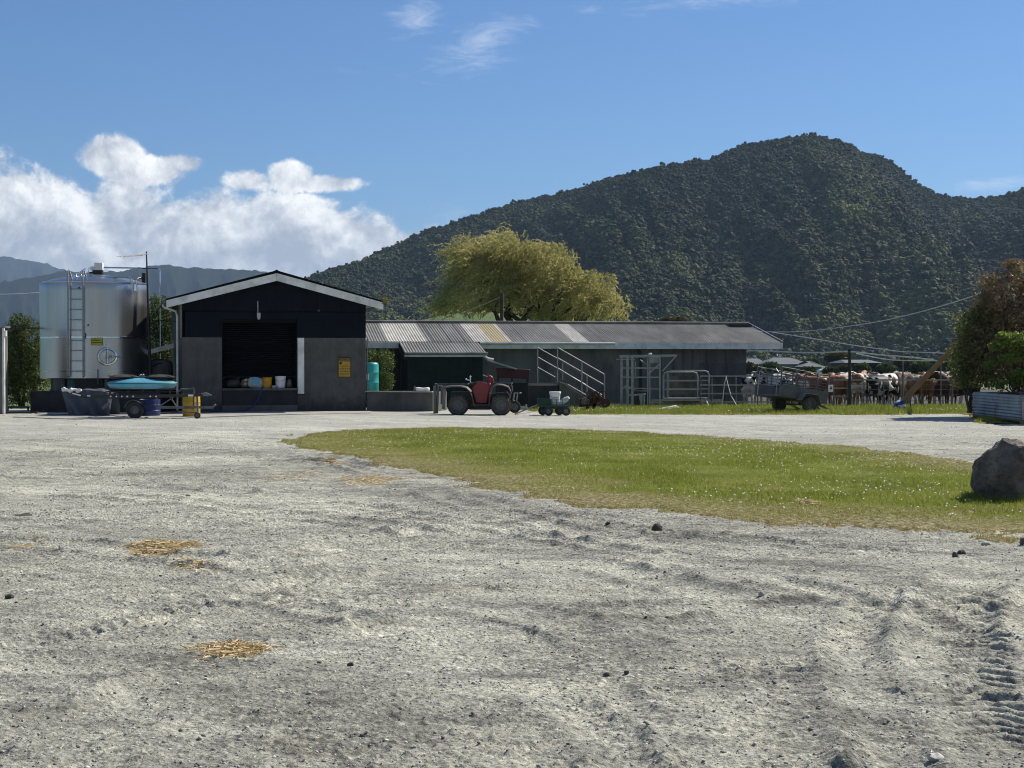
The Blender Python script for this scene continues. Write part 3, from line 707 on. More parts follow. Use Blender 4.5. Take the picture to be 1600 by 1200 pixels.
d0 = dens(0, 0); d1 = dens(.006, .011); d2 = dens(0, .03, 0)
mr = nt.nodes.new('ShaderNodeMapRange'); mr.interpolation_type = 'SMOOTHSTEP'; L(d0, mr.inputs[0]); mr.inputs[1].default_value = -.1; mr.inputs[2].default_value = .4
alpha = mth('MULTIPLY', mr.outputs[0], front)
lit = mth('ADD', .56, mth('ADD', mth('MULTIPLY', mth('SUBTRACT', d0, d1), .75), mth('MULTIPLY', mth('SUBTRACT', d0, d2), .22)), clamp=True)
big = noise_n(nt, uv(.3, .2), 9, 5, .5).outputs['Fac']
lit = mth('ADD', lit, mth('MULTIPLY', mth('SUBTRACT', big, .5), .8), clamp=True)
und = nt.nodes.new('ShaderNodeMapRange'); L(V, und.inputs[0]); und.inputs[1].default_value = .105; und.inputs[2].default_value = .06; und.inputs[3].default_value = 0; und.inputs[4].default_value = .22
lit = mth('SUBTRACT', lit, und.outputs[0], clamp=True)
cr = ramp(nt, lit, [(.1, (5.2, 5.9, 6.9)), (.38, (7.2, 7.7, 8.5)), (.62, (10.0, 10.4, 10.8)), (.95, (14.2, 14.2, 14.0))])
# high cirrus wisps
wv = mapping(nt, uv(0, 0), (12, 50, 1), (0, 0, R(-27)))
wn = noise_n(nt, wv, 1.6, 8, .68, .8).outputs['Fac']
wm = vmax([ell(755, 66, 95, 32, 1.15, 26), ell(645, 25, 42, 34, .85, 40), ell(1130, 2, 150, 16, .8, 5), ell(1555, 285, 80, 12, .9, 5), ell(745, 100, 60, 20, .7, 10), ell(700, 338, 40, 14, .6), ell(920, 18, 30, 10, .5), ell(600, 110, 40, 8, .4)])
wa = nt.nodes.new('ShaderNodeMapRange'); wa.interpolation_type = 'SMOOTHSTEP'; L(mth('ADD', wm, mth('MULTIPLY', mth('SUBTRACT', wn, .5), 4)), wa.inputs[0]); wa.inputs[1].default_value = .2; wa.inputs[2].default_value = 2.7
wal = mth('MULTIPLY', wa.outputs[0], mth('MULTIPLY', front, .65))
# unseen cloud added behind the camera for a greyer reflection in the vat
bn = noise_n(nt, tc.outputs['Generated'], 2.6, 7, .6).outputs['Fac']
ba = nt.nodes.new('ShaderNodeMapRange'); L(bn, ba.inputs[0]); ba.inputs[1].default_value = .44; ba.inputs[2].default_value = .62
bal = mth('MULTIPLY', ba.outputs[0], mth('MULTIPLY', mth('LESS_THAN', sp.outputs['Y'], -.12), .85))
tint = mixc(nt, 1, sky.outputs[0], (.56, .83, 1.17), 'MULTIPLY')
c = mixc(nt, wal, tint, (11.8, 12.3, 13.0)); c = mixc(nt, bal, c, (3.6, 3.7, 3.8)); c = mixc(nt, alpha, c, cr.outputs[0])
L(c, bg.inputs[0])
sd = bpy.data.lights.new('Sun', 'SUN'); sd.energy = 5.0; sd.angle = R(.5); sd.color = (1, .925, .80)
so = bpy.data.objects.new('Sun', sd); COL.objects.link(so)
svec = Vector((math.sin(SUN_AZ)*math.cos(R(SUN_EL)), math.cos(SUN_AZ)*math.cos(R(SUN_EL)), math.sin(R(SUN_EL))))
so.rotation_euler = svec.to_track_quat('Z', 'Y').to_euler()
# haze
hm = bpy.data.materials.new('haze_air'); hm.use_nodes = True; nt2 = hm.node_tree
nt2.nodes.remove(nt2.nodes['Principled BSDF']); pv = nt2.nodes.new('ShaderNodeVolumePrincipled')
pv.inputs['Color'].default_value = (.5, .7, 1, 1); pv.inputs['Density'].default_value = .00006; pv.inputs['Anisotropy'].default_value = .2
nt2.links.new(pv.outputs[0], nt2.nodes['Material Output'].inputs['Volume'])
hz = MB().box((0, 5600, 329), (12400, 11600, 662)).build('haze', hm, smooth=False); tag(hz, kind='stuff'); tag(hz, 'thin blue haze over the plain and hills', 'haze')
# camera
cd = bpy.data.cameras.new('Camera'); co = bpy.data.objects.new('Camera', cd); COL.objects.link(co); SC.camera = co
cd.sensor_width = 36; cd.lens = 54; cd.clip_start = .1; cd.clip_end = 30000
co.location = (0, 0, EYE); co.rotation_euler = (R(90)-PITCH, 0, 0)
SC.view_settings.view_transform = 'Standard'; SC.view_settings.look = 'None'; SC.view_settings.exposure = .34; SC.view_settings.gamma = 1
SC.cycles.use_denoising = True; SC.cycles.filter_width = 1.05; SC.cycles.max_bounces = 6; SC.cycles.transparent_max_bounces = 6; SC.cycles.volume_bounces = 0
SC.render.film_transparent = False
# ================= helpers for shared parts =================
def corr_sheet(mb, x0, x1, fz, y0, y1, pitch=.10, amp=.013, rows=3, m=None, per=6):
    """corrugated sheet spanning x0..x1 with corrugations running along y; fz(y) gives its height"""
    nx = max(2, int((x1-x0)/pitch*per))
    def fn(u, v):
        x = x0+(x1-x0)*u; y = y0+(y1-y0)*v
        return (x, y, fz(y)+amp*math.sin(2*math.pi*x/pitch))
    return mb.grid(fn, nx, rows, m)
def wheel_parts(parent, c, axis, r, w, rim_r, tyre=None, rim=None, lugs=0, spokes=0, name='wheel'):
    """wheel > tyre, rim; c in world space, axis = unit vector of the axle"""
    a = Vector(axis).normalized(); q = a.to_track_quat('Z', 'Y').to_matrix().to_4x4()
    m = Matrix.Translation(Vector(c)) @ q
    ho = w/2
    t = MB(); prof = [(rim_r, -ho*.8), (r*.86, -ho), (r*.96, -ho*.8), (r, -ho*.3), (r, ho*.3), (r*.96, ho*.8), (r*.86, ho), (rim_r, ho*.8)]
    t.lathe(prof, 28, m, closed=True)
    for k in range(lugs):
        th = 2*math.pi*k/lugs
        for s in (-1, 1):
            t.box((0, 0, 0), (r*.15, r*.12, w*.5), m=m @ Matrix.Rotation(th+s*.06, 4, 'Z') @ Matrix.Translation((r*1.0, 0, s*ho*.5)) @ Matrix.Rotation(s*.5, 4, 'X'))
    o = t.build('tyre', tyre or MT['rubber'], None)
    n = MB(); n.lathe([(rim_r, -ho*.75), (rim_r, ho*.75)], 24, m)
    for s in (-1, 1):
        n.lathe([(rim_r*1.02, s*ho*.8), (rim_r*.85, s*ho*.8), (rim_r*.8, s*ho*.45), (rim_r*.3, s*ho*.5), (rim_r*.28, s*ho*.72), (0, s*ho*.72)], 24, m)
    for k in range(spokes):
        n.cyl(m @ Vector((math.cos(k*2*math.pi/spokes)*rim_r*.5, math.sin(k*2*math.pi/spokes)*rim_r*.5, -ho*.62)), m @ Vector((math.cos(k*2*math.pi/spokes)*rim_r*.5, math.sin(k*2*math.pi/spokes)*rim_r*.5, ho*.62)), rim_r*.09, 6)
    ri = n.build('rim', rim or MT['galv_d'], None)
    w_ = bpy.data.objects.new(name, None); COL.objects.link(w_); w_.parent = parent; w_.empty_display_size = .1
    im = parent.matrix_basis.inverted()
    for ob in (o, ri): ob.data.transform(im); ob.parent = w_
    return w_
def W_(mb, name, mat, par, **k): return mb.build(name, mat, par, world=True, **k)
def text_mesh(s, size, m, mat, name, parent, align='CENTER', depth=.002):
    cu = bpy.data.curves.new(name, 'FONT'); cu.body = s; cu.size = size; cu.extrude = depth; cu.align_x = align; cu.align_y = 'CENTER'
    tmp = bpy.data.objects.new(name, cu); COL.objects.link(tmp)
    dg = bpy.context.evaluated_depsgraph_get(); me = bpy.data.meshes.new_from_object(tmp.evaluated_get(dg))
    bpy.data.objects.remove(tmp); me.transform(m); me.materials.clear(); me.materials.append(mat)
    o = bpy.data.objects.new(name, me); COL.objects.link(o); o.parent = parent; return o

# ================= navy shed =================
SA = R(15); SX0 = P(285, 644, 45.5); SX0.z = 0
shed = thing('farm_shed', 'navy gabled shed on grey concrete walls with a dark roller door and white bargeboards', 'shed', SX0, SA)
SW, SD = 5.49, 7.0
EV, CT, APX = 3.36, 2.23, 3.36+SW/2*.262
dx0, dx1, dh, pz = 1.16, 3.40, 2.80, .64
c = MB()
for x0, x1 in ((0, dx0), (dx1+.2, SW)): c.box(((x0+x1)/2, .1, CT/2), (x1-x0, .2, CT))
c.box((dx1+.1, .1, .26), (.2, .2, .52)); c.box((.1, SD/2+.1, CT/2), (.2, SD-.2, CT)); c.box((SW-.1, SD/2+.1, CT/2), (.2, SD-.2, CT)); c.box((SW/2, SD, CT/2), (SW, .2, CT))
c.build('concrete_wall', MT['concrete'], shed, bevel=.01)
c = MB(); c.box(((dx0+dx1)/2, .62, pz/2), (dx1-dx0, 1.2, pz)); c.build('doorstep', MT['concrete_dark'], shed, bevel=.015)
c = MB(); c.box(((dx0+dx1)/2, .005, pz+.035), (dx1-dx0-.01, .10, .07)); c.box(((dx0+dx1)/2, -.04, .1), (dx1-dx0, .1, .2)); c.build('step_edge', MT['concrete'], shed, bevel=.01)
def stained(name, base, dark, foot_tone):
    m, nt, p = _new(name); L = nt.links.new; tc = nt.nodes.new('ShaderNodeTexCoord'); v = tc.outputs['Object']
    a = noise_n(nt, v, 3, 7, .65); r = ramp(nt, a.outputs['Fac'], [(.35, base), (.65, tuple(c*.7 for c in base))])
    st = noise_n(nt, mapping(nt, v, (3.2, 3.2, .5)), 1.1, 8, .72, .5); sr = ramp(nt, st.outputs['Fac'], [(.5, (0, 0, 0)), (.72, (.7, .7, .7))])
    c = mixc(nt, sr.outputs[0], r.outputs[0], dark)
    sx = nt.nodes.new('ShaderNodeSeparateXYZ'); L(v, sx.inputs[0]); n2 = noise_n(nt, v, 5, 6, .7)
    q1 = N(nt, 'ShaderNodeMath', operation='MULTIPLY_ADD'); L(n2.outputs['Fac'], q1.inputs[0]); q1.inputs[1].default_value = 1.4; L(sx.outputs['Z'], q1.inputs[2])
    mr = N(nt, 'ShaderNodeMapRange'); L(q1.outputs[0], mr.inputs[0]); mr.inputs[1].default_value = 1.25; mr.inputs[2].default_value = .75; mr.inputs[4].default_value = .8
    c = mixc(nt, mr.outputs[0], c, foot_tone)  # wall darkens towards its foot and pales towards its top
    mr2 = N(nt, 'ShaderNodeMapRange'); L(q1.outputs[0], mr2.inputs[0]); mr2.inputs[1].default_value = 2.75; mr2.inputs[2].default_value = 3.1; mr2.inputs[4].default_value = .5
    c = mixc(nt, mr2.outputs[0], c, tuple(x*1.5 for x in base)); L(c, p.inputs['Base Color']); p.inputs['Roughness'].default_value = .85
    L(bump(nt, noise_n(nt, v, 30, 5).outputs['Fac'], .4, .02), p.inputs['Normal']); return m
SHC = stained('stained_concrete', (.105, .103, .098), (.045, .044, .042), (.038, .038, .036))
for o_ in shed.children:
    if o_.name.startswith('concrete_wall'): o_.data.materials[0] = SHC
# upper wall: weatherboards, ribbed gable
u = MB(); t = .12
def wallseg(x0, x1, z0, z1, step=.15):
    z = z0
    while z < z1-.01:
        zz = min(z+step, z1); u.add([(x0, .0, z), (x1, .0, z), (x1, .018, zz), (x0, .018, zz), (x0, t, z), (x1, t, z), (x1, t, zz), (x0, t, zz)],
            [(0, 1, 2, 3), (5, 4, 7, 6), (0, 3, 7, 4), (1, 5, 6, 2), (0, 4, 5, 1), (3, 2, 6, 7)]); z = zz
wallseg(.08, dx0, CT+.003, 3.02); wallseg(dx1, SW, CT+.003, 3.02); wallseg(dx0+.002, dx1-.002, dh, 3.02)
u.build('wall_boards', MT['navy'], shed, smooth=False)
g = MB(); sl = .262
def roofz(x): return EV+(SW/2-abs(x-SW/2))*sl
n = 72
for k in range(n):
    x0, x1 = SW*k/n, SW*(k+1)/n; y = (-.012 if k % 2 else .006)
    z0 = 3.03; a, b = max(z0+.02, roofz(x0)-.02), max(z0+.02, roofz(x1)-.02)
    g.add([(x0, y, z0), (x1, y, z0), (x1, y, b), (x0, y, a), (x0, .12, z0), (x1, .12, z0), (x1, .12, b), (x0, .12, a)], [(0, 1, 2, 3), (5, 4, 7, 6), (0, 3, 7, 4), (1, 5, 6, 2), (0, 4, 5, 1), (3, 2, 6, 7)])
g.build('gable_cladding', MT['navy'], shed, smooth=False)
s_ = MB(); s_.box((.06, SD/2+.15, (CT+EV)/2), (.12, SD-.3, EV-CT-.006)); s_.box((SW-.06, SD/2+.15, (CT+EV)/2), (.12, SD-.3, EV-CT-.006))
s_.prism([(0.13, CT+.01), (SW-.13, CT+.01), (SW-.13, EV), (SW/2, APX-.03), (.13, EV)], SD-.1, SD); s_.build('side_cladding', MT['navy'], shed, smooth=False)
for cy, cw in ((.12, .22), (.95, .1)): s_ = MB(); s_.box((-.03, cy, (CT+EV)/2-.02), (.06, cw, EV-CT)); s_.build('corner_board', MT['fibre'], shed, bevel=.008)
s_ = MB()
for k in range(7): s_.box((-.03, .55, CT+.22+k*.12), (.02, .6, .07), rot=Euler((0, -.5, 0)))
s_.build('louvre_window', MT['glass'], shed)
# roof, two slopes
ov, fo = .47, .38
r_ = MB()
for sgn in (-1, 1):
    pts = [(SW/2, APX+.07), (SW/2+sgn*(SW/2+ov), APX+.07-(SW/2+ov)*sl), (SW/2+sgn*(SW/2+ov), APX+.10-(SW/2+ov)*sl), (SW/2, APX+.13)]
    if sgn < 0: pts = pts[::-1]
    r_.prism(pts, -fo-.04, SD+.2)
    for k in range(40):
        y = -fo+.02+k*(SD+fo)/40*1.02
        r_.bar((SW/2+sgn*.02, y, APX+.137), (SW/2+sgn*(SW/2+ov), y, APX+.107-(SW/2+ov)*sl), .03, .018)
r_.cyl((SW/2, -fo-.06, APX+.125), (SW/2, SD+.2, APX+.125), .045, 8)
r_.build('roof', MT['navy_door'], shed, smooth=False)
for sgn in (-1, 1):
    b = MB(); xe = SW/2+sgn*(SW/2+ov); ze = APX+.065-(SW/2+ov)*sl
    pts = [(SW/2+sgn*.003, APX+.065), (xe, ze), (xe, ze-.22), (SW/2+sgn*.003, APX-.165)]
    b.prism(pts if sgn > 0 else pts[::-1], -fo-.03, -fo); b.build('bargeboard', MT['white'], shed, bevel=.004)
s_ = MB()
for sgn in (-1, 1):
    xe = SW/2+sgn*(SW/2+ov-.02)
    pts = [(SW/2+sgn*(SW/2+.0), EV-.02), (xe, EV-.02-ov*sl*.96), (xe, EV+.0-ov*sl*.9), (SW/2+sgn*(SW/2+.0), EV+.02)]
    s_.prism(pts if sgn < 0 else pts[::-1], -fo+.002, SD+.1)
s_.build('soffit', MT['white'], shed)
s_ = MB(); zg = APX+.02-(SW/2+ov)*sl
for x in (-ov-.06, SW+ov+.06):
    s_ = MB(); s_.tube([(x, -fo-.02, zg), (x, SD+.2, zg)], .055, 8); s_.build('gutter', MT['fibre'], shed)
s_ = MB(); s_.tube([(-ov-.06, .5, zg-.03), (-ov-.05, .5, zg-.12), (-.16, .45, zg-.25), (-.12, .4, zg-.4), (-.12, .4, .05)], .035, 8); s_.build('downpipe', MT['white'], shed)
s_ = MB(); s_.tube([(SW+.04, -.02, 2.2), (SW+.04, -.02, .35), (SW-.0, -.05, .25)], .02, 6); s_.build('conduit', MT['galv_d'], shed)
dr = MB(); nn = 30
z0 = 1.07
for k in range(nn):
    za = z0+(dh-z0)*k/nn; h = (dh-z0)/nn
    dr.add([(dx0+.02, .27, za), (dx1-.02, .27, za), (dx1-.02, .245, za+h/2), (dx0+.02, .245, za+h/2), (dx0+.02, .27, za+h), (dx1-.02, .27, za+h)], [(0, 1, 2, 3), (3, 2, 5, 4)])
dr.box(((dx0+dx1)/2, .26, z0-.02), (dx1-dx0-.04, .05, .05))
dr.build('roller_door', MT['navy_door'], shed, smooth=False)
s_ = MB(); s_.box((dx0-.0, .15, (dh+pz)/2+.02), (.05, .26, dh-pz-.05)); s_.box((dx1+.0, .19, (dh+pz)/2+.02), (.04, .2, dh-pz-.05)); s_.box(((dx0+dx1)/2, .14, dh-.06), (dx1-dx0-.06, .2, .12)); s_.build('door_guide', MT['navy_door'], shed)
s_ = MB(); s_.box((dx1+.1, .005, (CT+.53)/2), (.19, .24, CT-.54)); s_.build('door_post', MT['white'], shed, bevel=.01)
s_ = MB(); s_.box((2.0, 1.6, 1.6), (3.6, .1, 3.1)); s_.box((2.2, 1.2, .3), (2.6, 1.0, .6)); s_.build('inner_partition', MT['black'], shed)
s_ = MB(); s_.box((2.22, -.03, 3.12), (.025, .03, .40)); s_.build('conduit_pipe', MT['lamp'], shed)
s_ = MB(); s_.box((2.24, -.07, 2.90), (.10, .12, .14)); s_.ball((2.24, -.09, 2.82), (.05, .05, .06)); s_.build('wall_lamp', MT['lamp'], shed, bevel=.01)
s_ = MB(); s_.box((4.05, -.03, 3.05), (.05, .04, .05)); s_.build('bolt_cap', MT['galv_d'], shed)
# weed in the right gutter
def leaf_cloud(name, blobs, n, ll, lw, mat, parent, seed, droop=0, shell=.55, world=True):
    rg = np.random.default_rng(seed); vol = np.array([b[3]*b[4]*b[5] for b in blobs])**(2/3); pr = vol/vol.sum()
    k = rg.choice(len(blobs), n, p=pr); B = np.array(blobs)[k]
    d = rg.normal(0, 1, (n, 3)); d /= np.linalg.norm(d, axis=1)[:, None]
    rad = (shell+(1-shell)*rg.random(n)**.7)*rg.uniform(.9, 1.12, n)
    c = B[:, :3]+d*B[:, 3:6]*rad[:, None]
    lump = fbm(c[:, 0]*2.2, c[:, 1]*2.2, seed, 3, z=c[:, 2]*2.2); c = c+d*B[:, 3:6]*(lump*.32)[:, None]
    keep = (fbm(c[:, 0]*3.1+5, c[:, 1]*3.1, seed+3, 2, z=c[:, 2]*3.1) > -.33); c, d = c[keep], d[keep]; n = len(c)
    a = rg.normal(0, 1, (n, 3))+d*.6; a[:, 2] -= droop; a /= np.linalg.norm(a, axis=1)[:, None]
    b = np.cross(a, rg.normal(0, 1, (n, 3))); b /= np.linalg.norm(b, axis=1)[:, None]
    L_ = rg.uniform(.6, 1.2, n)[:, None]*ll; W2 = L_*lw/ll*.5
    V = np.stack([c-a*L_*.5, c-a*L_*.05+b*W2, c+a*L_*.5, c-a*L_*.05-b*W2], 1).reshape(-1, 3)
    if parent is not None and world:
        im = np.array(parent.matrix_basis.inverted()); V = V @ im[:3, :3].T+im[:3, 3]
    return link_np(name, V, np.arange(4*n).reshape(-1, 4), mat, parent)
GUT = leafmat('gutter_weed', [(.08, .09, .02), (.2, .2, .05)], .3)
leaf_cloud('gutter_weed', [(SW+ov+.04, -.25, zg+.1, .14, .3, .14)], 350, .07, .03, GUT, shed, 3, world=False)
# side lean-to on the left, with tank
lt = MB(); lt.prism([(-.15, 2.05), (-1.1, 1.80), (-1.1, 1.76), (-.15, 2.0)][::-1], 2.4, 5.6); lt.build('side_awning', MT['navy_door'], shed)
lt = MB(); lt.box((-1.12, 4.0, 1.74), (.03, 3.2, .16)); lt.box((-.62, 2.38, 1.88), (1.0, .03, .14), rot=Euler((0, -.26, 0))); lt.build('awning_fascia', MT['white'], shed)
t = thing('water_heater', 'round grey cylinder in a black ring under the side awning of the navy shed', 'tank', shed.matrix_basis @ Vector((-.5, 3.0, 0)), SA)
q = MB(); q.lathe([(0, .3), (.34, .3), (.36, .4), (.36, 1.45), (.3, 1.55), (0, 1.6)], 24); q.build('cylinder', MT['fibre'], t)
q = MB(); q.tube([(.38*math.sin(a), -.37, 1.12+.34*math.cos(a)) for a in np.linspace(0, -2.6, 16)], .022, 6); q.tube([(-.2, -.37, .84), (.3, -.3, .72)], .02, 6); q.build('pipe', MT['black'], t)
q = MB(); q.box((0, 0, .15), (.7, .7, .3)); q.build('stand', MT['concrete_dark'], t)
# caution sign
def sign_board(name, label, loc, rz, w, h, mat, lines, head=None):
    t = thing(name, label, 'sign', loc, rz)
    q = MB(); q.box((0, 0, 0), (w, .012, h)); q.build('board', mat, t, bevel=.003)
    q = MB()
    for sx in (-1, 1): q.box((sx*(w/2-.006), -.008, 0), (.012, .006, h))
    for sz in (-1, 1): q.box((0, -.008, sz*(h/2-.006)), (w-.026, .006, .012))
    q.build('border', MT['ink'], t)
    return t
loc = shed.matrix_basis @ Vector((4.83, -.018, 1.34))
sg = sign_board('caution_sign', 'faded yellow CAUTION notice on the right concrete wall of the navy shed', loc, SA, .38, .60, MT['signora'], 0)
mt = Matrix.Translation((0, -.011, .245)) @ Matrix.Rotation(R(90), 4, 'X')
q = MB(); q.box((0, -.0075, .243), (.352, .003, .088)); q.build('header', MT['ink'], sg)
text_mesh('CAUTION', .078, mt, MT['signora'], 'lettering', sg)
rg2 = random.Random(4); q = MB()
for k in range(9):
    z = .165-k*.05; x = -.15
    if k == 1: continue
    while x < .13:
        w = rg2.uniform(.02, .06); q.box((x+w/2, -.0075, z), (w, .002, .016)); x += w+.014
q.box((-.12, -.0075, .12), (.07, .002, .07)); q.build('small_print', MT['ink'], sg)

# things on the doorstep
def SL(x, y, z): return shed.matrix_basis @ Vector((x, y, z))
def bucket(name, label, loc, r, h, mat, rz=0, handle=True, group=None):
    t = thing(name, label, 'bucket', loc, rz, group)
    q = MB(); q.lathe([(0, .002), (r*.82, .0), (r*.83, .01), (r*.97, h*.86), (r*1.04, h*.87), (r*1.04, h*.9), (r*.99, h*.91), (r*1.0, h), (r*1.03, h), (r*.93, h*.96), (r*.8, .03), (0, .03)], 24); q.build('shell', mat, t)
    if handle: q = MB(); q.tube([(r*1.0*math.cos(a), -r*.45*math.sin(a)-r*.6*math.sin(a), h*.86-.10*math.sin(a)) for a in np.linspace(0, math.pi, 12)], .004, 5); q.build('handle', MT['galv_d'], t)
    return t
bucket('bucket', 'yellow-orange bucket on the shed doorstep between the sack and the white bucket', SL(2.52, .25, pz+.07), .15, .32, MT['orange'])
bucket('bucket', 'white bucket with a wire handle on the shed doorstep', SL(2.92, .22, pz+.07), .165, .36, MT['white_pl'])
def sackmesh(t, w, h, d, mat, seed, name='sack', lean=.0):
    q = MB(); q.ball((0, 0, h/2), (w/2, d/2, h/2), 20, 14)
    q.v = [Vector((math.copysign(abs(p.x/(w/2))**.55*w/2, p.x), p.y, h/2+math.copysign(abs((p.z-h/2)/(h/2))**.6*h/2, p.z-h/2))) for p in q.v]
    q.noise(.05, 5, seed); return q.build(name, mat, t)
t = thing('feed_sack', 'blue and white woven feed sack slumped on the shed doorstep', 'sack', SL(2.13, .22, pz+.05), SA+.1, rot=Euler((-.25, .3, SA)))
sackmesh(t, .46, .38, .22, MT['bag'], 2); q = MB(); q.box((-.02, -.118, .22), (.2, .006, .18)); q.noise(.01, 9, 3); q.build('printed_panel', MT['paleblue'], t)
t = thing('crumpled_bag', 'small crumpled pale bag at the foot of the white bucket on the doorstep', 'bag', SL(2.71, .12, pz+.07), 0)
sackmesh(t, .16, .10, .12, MT['bag'], 5, 'bag')
t = thing('plastic_bag', 'grey plastic bag standing right of the white bucket by the door post', 'bag', SL(3.2, .3, pz+.05), SA); sackmesh(t, .18, .30, .14, MT['galv_d'], 6, 'bag')
t = thing('offcut_pile', 'dark pile of timber and rags at the left end of the shed doorstep', 'scrap pile', SL(1.5, .35, pz+.06), SA)
q = MB(); q.bar((-.3, 0, .12), (.35, -.05, .13), .08, .03); q.bar((-.2, .1, .2), (.2, 0, .32), .05, .05); q.bar((-.35, .05, .3), (-.05, .1, .38), .04, .04); q.build('timber', MT['wood'], t)
sackmesh(t, .5, .28, .3, MT['black'], 8, 'rags')
t = thing('paper_litter', 'brown and white paper scraps left of the sack on the doorstep', 'litter', SL(1.86, .3, pz+.07), SA); sackmesh(t, .22, .30, .2, MT['wood'], 9, 'paper').data.materials[0] = MT['wood']
q = MB(); q.box((0, -.12, .13), (.08, .02, .07), rot=Euler((.3, .5, .2))); q.box((.02, -.1, .25), (.1, .02, .05), rot=Euler((.1, -.5, .2))); q.build('paper', MT['bag'], t)
t = thing('blue_hose', 'dark blue hose hanging from the doorstep beside the feed sack', 'hose', SL(2.3, -.1, 0), SA)
q = MB(); q.tube([(.02, -.02, .72), (.0, -.05, .6), (-.08, -.08, .4), (-.25, -.1, .16), (-.5, -.12, .05), (-1.0, -.15, .035), (-1.5, -.1, .035)], .022, 8); q.build('hose', MT['blue'], t)

# ================= low concrete bank, drum, hedge beside the shed =================
p0 = SL(SW, 0, 0); p1 = P(676, 640, 46.4); p1.z = 0
t = thing('concrete_block_wall', 'low grey concrete wall between the navy shed and the quad bike', 'wall', p0, math.atan2(p1.y-p0.y, p1.x-p0.x)); Lw = (p1-p0).length
q = MB(); q.box((Lw/2+.012, .75, .29), (Lw-.02, 1.5, .58)); q.build('wall', MT['concrete'], t, bevel=.015)
q = MB(); q.box((Lw/2+.012, -.01, .30+.295), (Lw, .2, .035)); q.build('capping', MT['concrete_light'], t, bevel=.006)
t = thing('upright_boards', 'two grey upright boards standing behind the quad bike at the wall end', 'boards', P(681, 648, 44.6).xy.to_3d(), .1)
q = MB(); q.box((-.03, 0, .4), (.07, .3, .80)); q.build('board', MT['fibre'], t, bevel=.005); q = MB(); q.box((.05, .02, .42), (.06, .28, .86), rot=Euler((0, .04, 0))); q.build('board', MT['fibre'], t, bevel=.005)
dl = P(577, 600, 47.3); 
t = thing('plastic_drum', 'tall teal plastic drum with a white label beside the navy shed', 'drum', (dl.x, 47.3, .58), -.6)
q = MB(); q.lathe([(0, 0), (.27, 0), (.29, .03), (.29, .27), (.30, .29), (.29, .31), (.29, .58), (.30, .6), (.29, .62), (.29, .82), (.27, .88), (.24, .9), (.24, .88), (0, .88)], 32); q.build('drum', MT['teal'], t)
q = MB(); q.grid(lambda u, v: ((.293)*math.cos(-1.6+u*.7), .293*math.sin(-1.6+u*.7), .36+v*.2), 8, 1); q.build('label', MT['white_pl'], t)
q = MB(); q.cyl((.12, .0, .88), (.12, .0, .92), .03, 10); q.build('cap', MT['white_pl'], t)
t = thing('crumpled_sack', 'white crumpled sack lying on the low concrete wall', 'sack', (P(661, 613, 46.6).x, 46.5, .61), 0); sackmesh(t, .44, .12, .25, MT['white_pl'], 12)
t = thing('bottle', 'small pale bottle on the low concrete wall left of the white sack', 'bottle', (P(648, 613, 46.5).x, 46.45, .61), 0); q = MB(); q.lathe([(0, 0), (.035, 0), (.035, .1), (.015, .14), (.015, .17), (0, .17)], 12); q.build('bottle', MT['fibre'], t)
HEDGE = leafmat('hedge_leaf', [(.03, .05, .012), (.06, .10, .02), (.12, .16, .035), (.2, .22, .06)], .3)
STEM = MT['bark']
def shrub(name, label, base, blobs, n, ll, lw, mat, seed, trunk=.05, droop=0, cat='shrub', nst=5, group=None, shell=.5):
    t = thing(name, label, cat, base, 0, group)
    leaf_cloud('crown' if cat == 'tree' else 'foliage', blobs, n, ll, lw, mat, t, seed, droop, shell)
    q = MB(); rr = random.Random(seed)
    for k in range(nst):
        b = rr.choice(blobs); e = Vector(b[:3])+Vector((rr.uniform(-.6, .6)*b[3], rr.uniform(-.4, .4)*b[4], rr.uniform(0, .7)*b[5])); s = Vector(base)+Vector((rr.uniform(-1, 1)*trunk*2, rr.uniform(-1, 1)*trunk, 0))
        pts = [s.lerp(e, f)+Vector((rr.uniform(-1, 1), rr.uniform(-1, 1), rr.uniform(-.5, .5)))*(.12*(e-s).length*f*(1-f)*2) for f in (0, .2, .4, .6, .8, 1)]
        q.tube(pts, [trunk*(1-.85*f) for f in (0, .2, .4, .6, .8, 1)], 7)
        for j in range(3):
            w = pts[3]; e2 = w+Vector((rr.uniform(-1, 1)*b[3]*.8, rr.uniform(-1, 1)*b[4]*.7, rr.uniform(0, .8)*b[5])); q.tube([w, w.lerp(e2, .5)+Vector((0, 0, .08)), e2], [trunk*.4, trunk*.25, trunk*.08], 5)
    W_(q, 'trunk' if cat == 'tree' else 'stem', STEM, t); return t
def pb(px, py, D, rx, ry, rd=None):
    p = P(px, py, D); k = D/FPX; return (p.x, p.y, p.z, rx*k, (rd if rd else rx*k*.8), ry*k)
shrub('clipped_hedge', 'clipped leafy green hedge behind the teal drum', (P(592, 600, 48.6).x, 48.6, .5), [pb(590, 590, 48.6, 26, 24, .5), pb(598, 568, 48.6, 18, 22, .45), pb(580, 566, 48.6, 22, 20, .45), pb(600, 596, 48.6, 16, 18, .4)], 9000, .055, .035, HEDGE, 31, .03, cat='hedge')

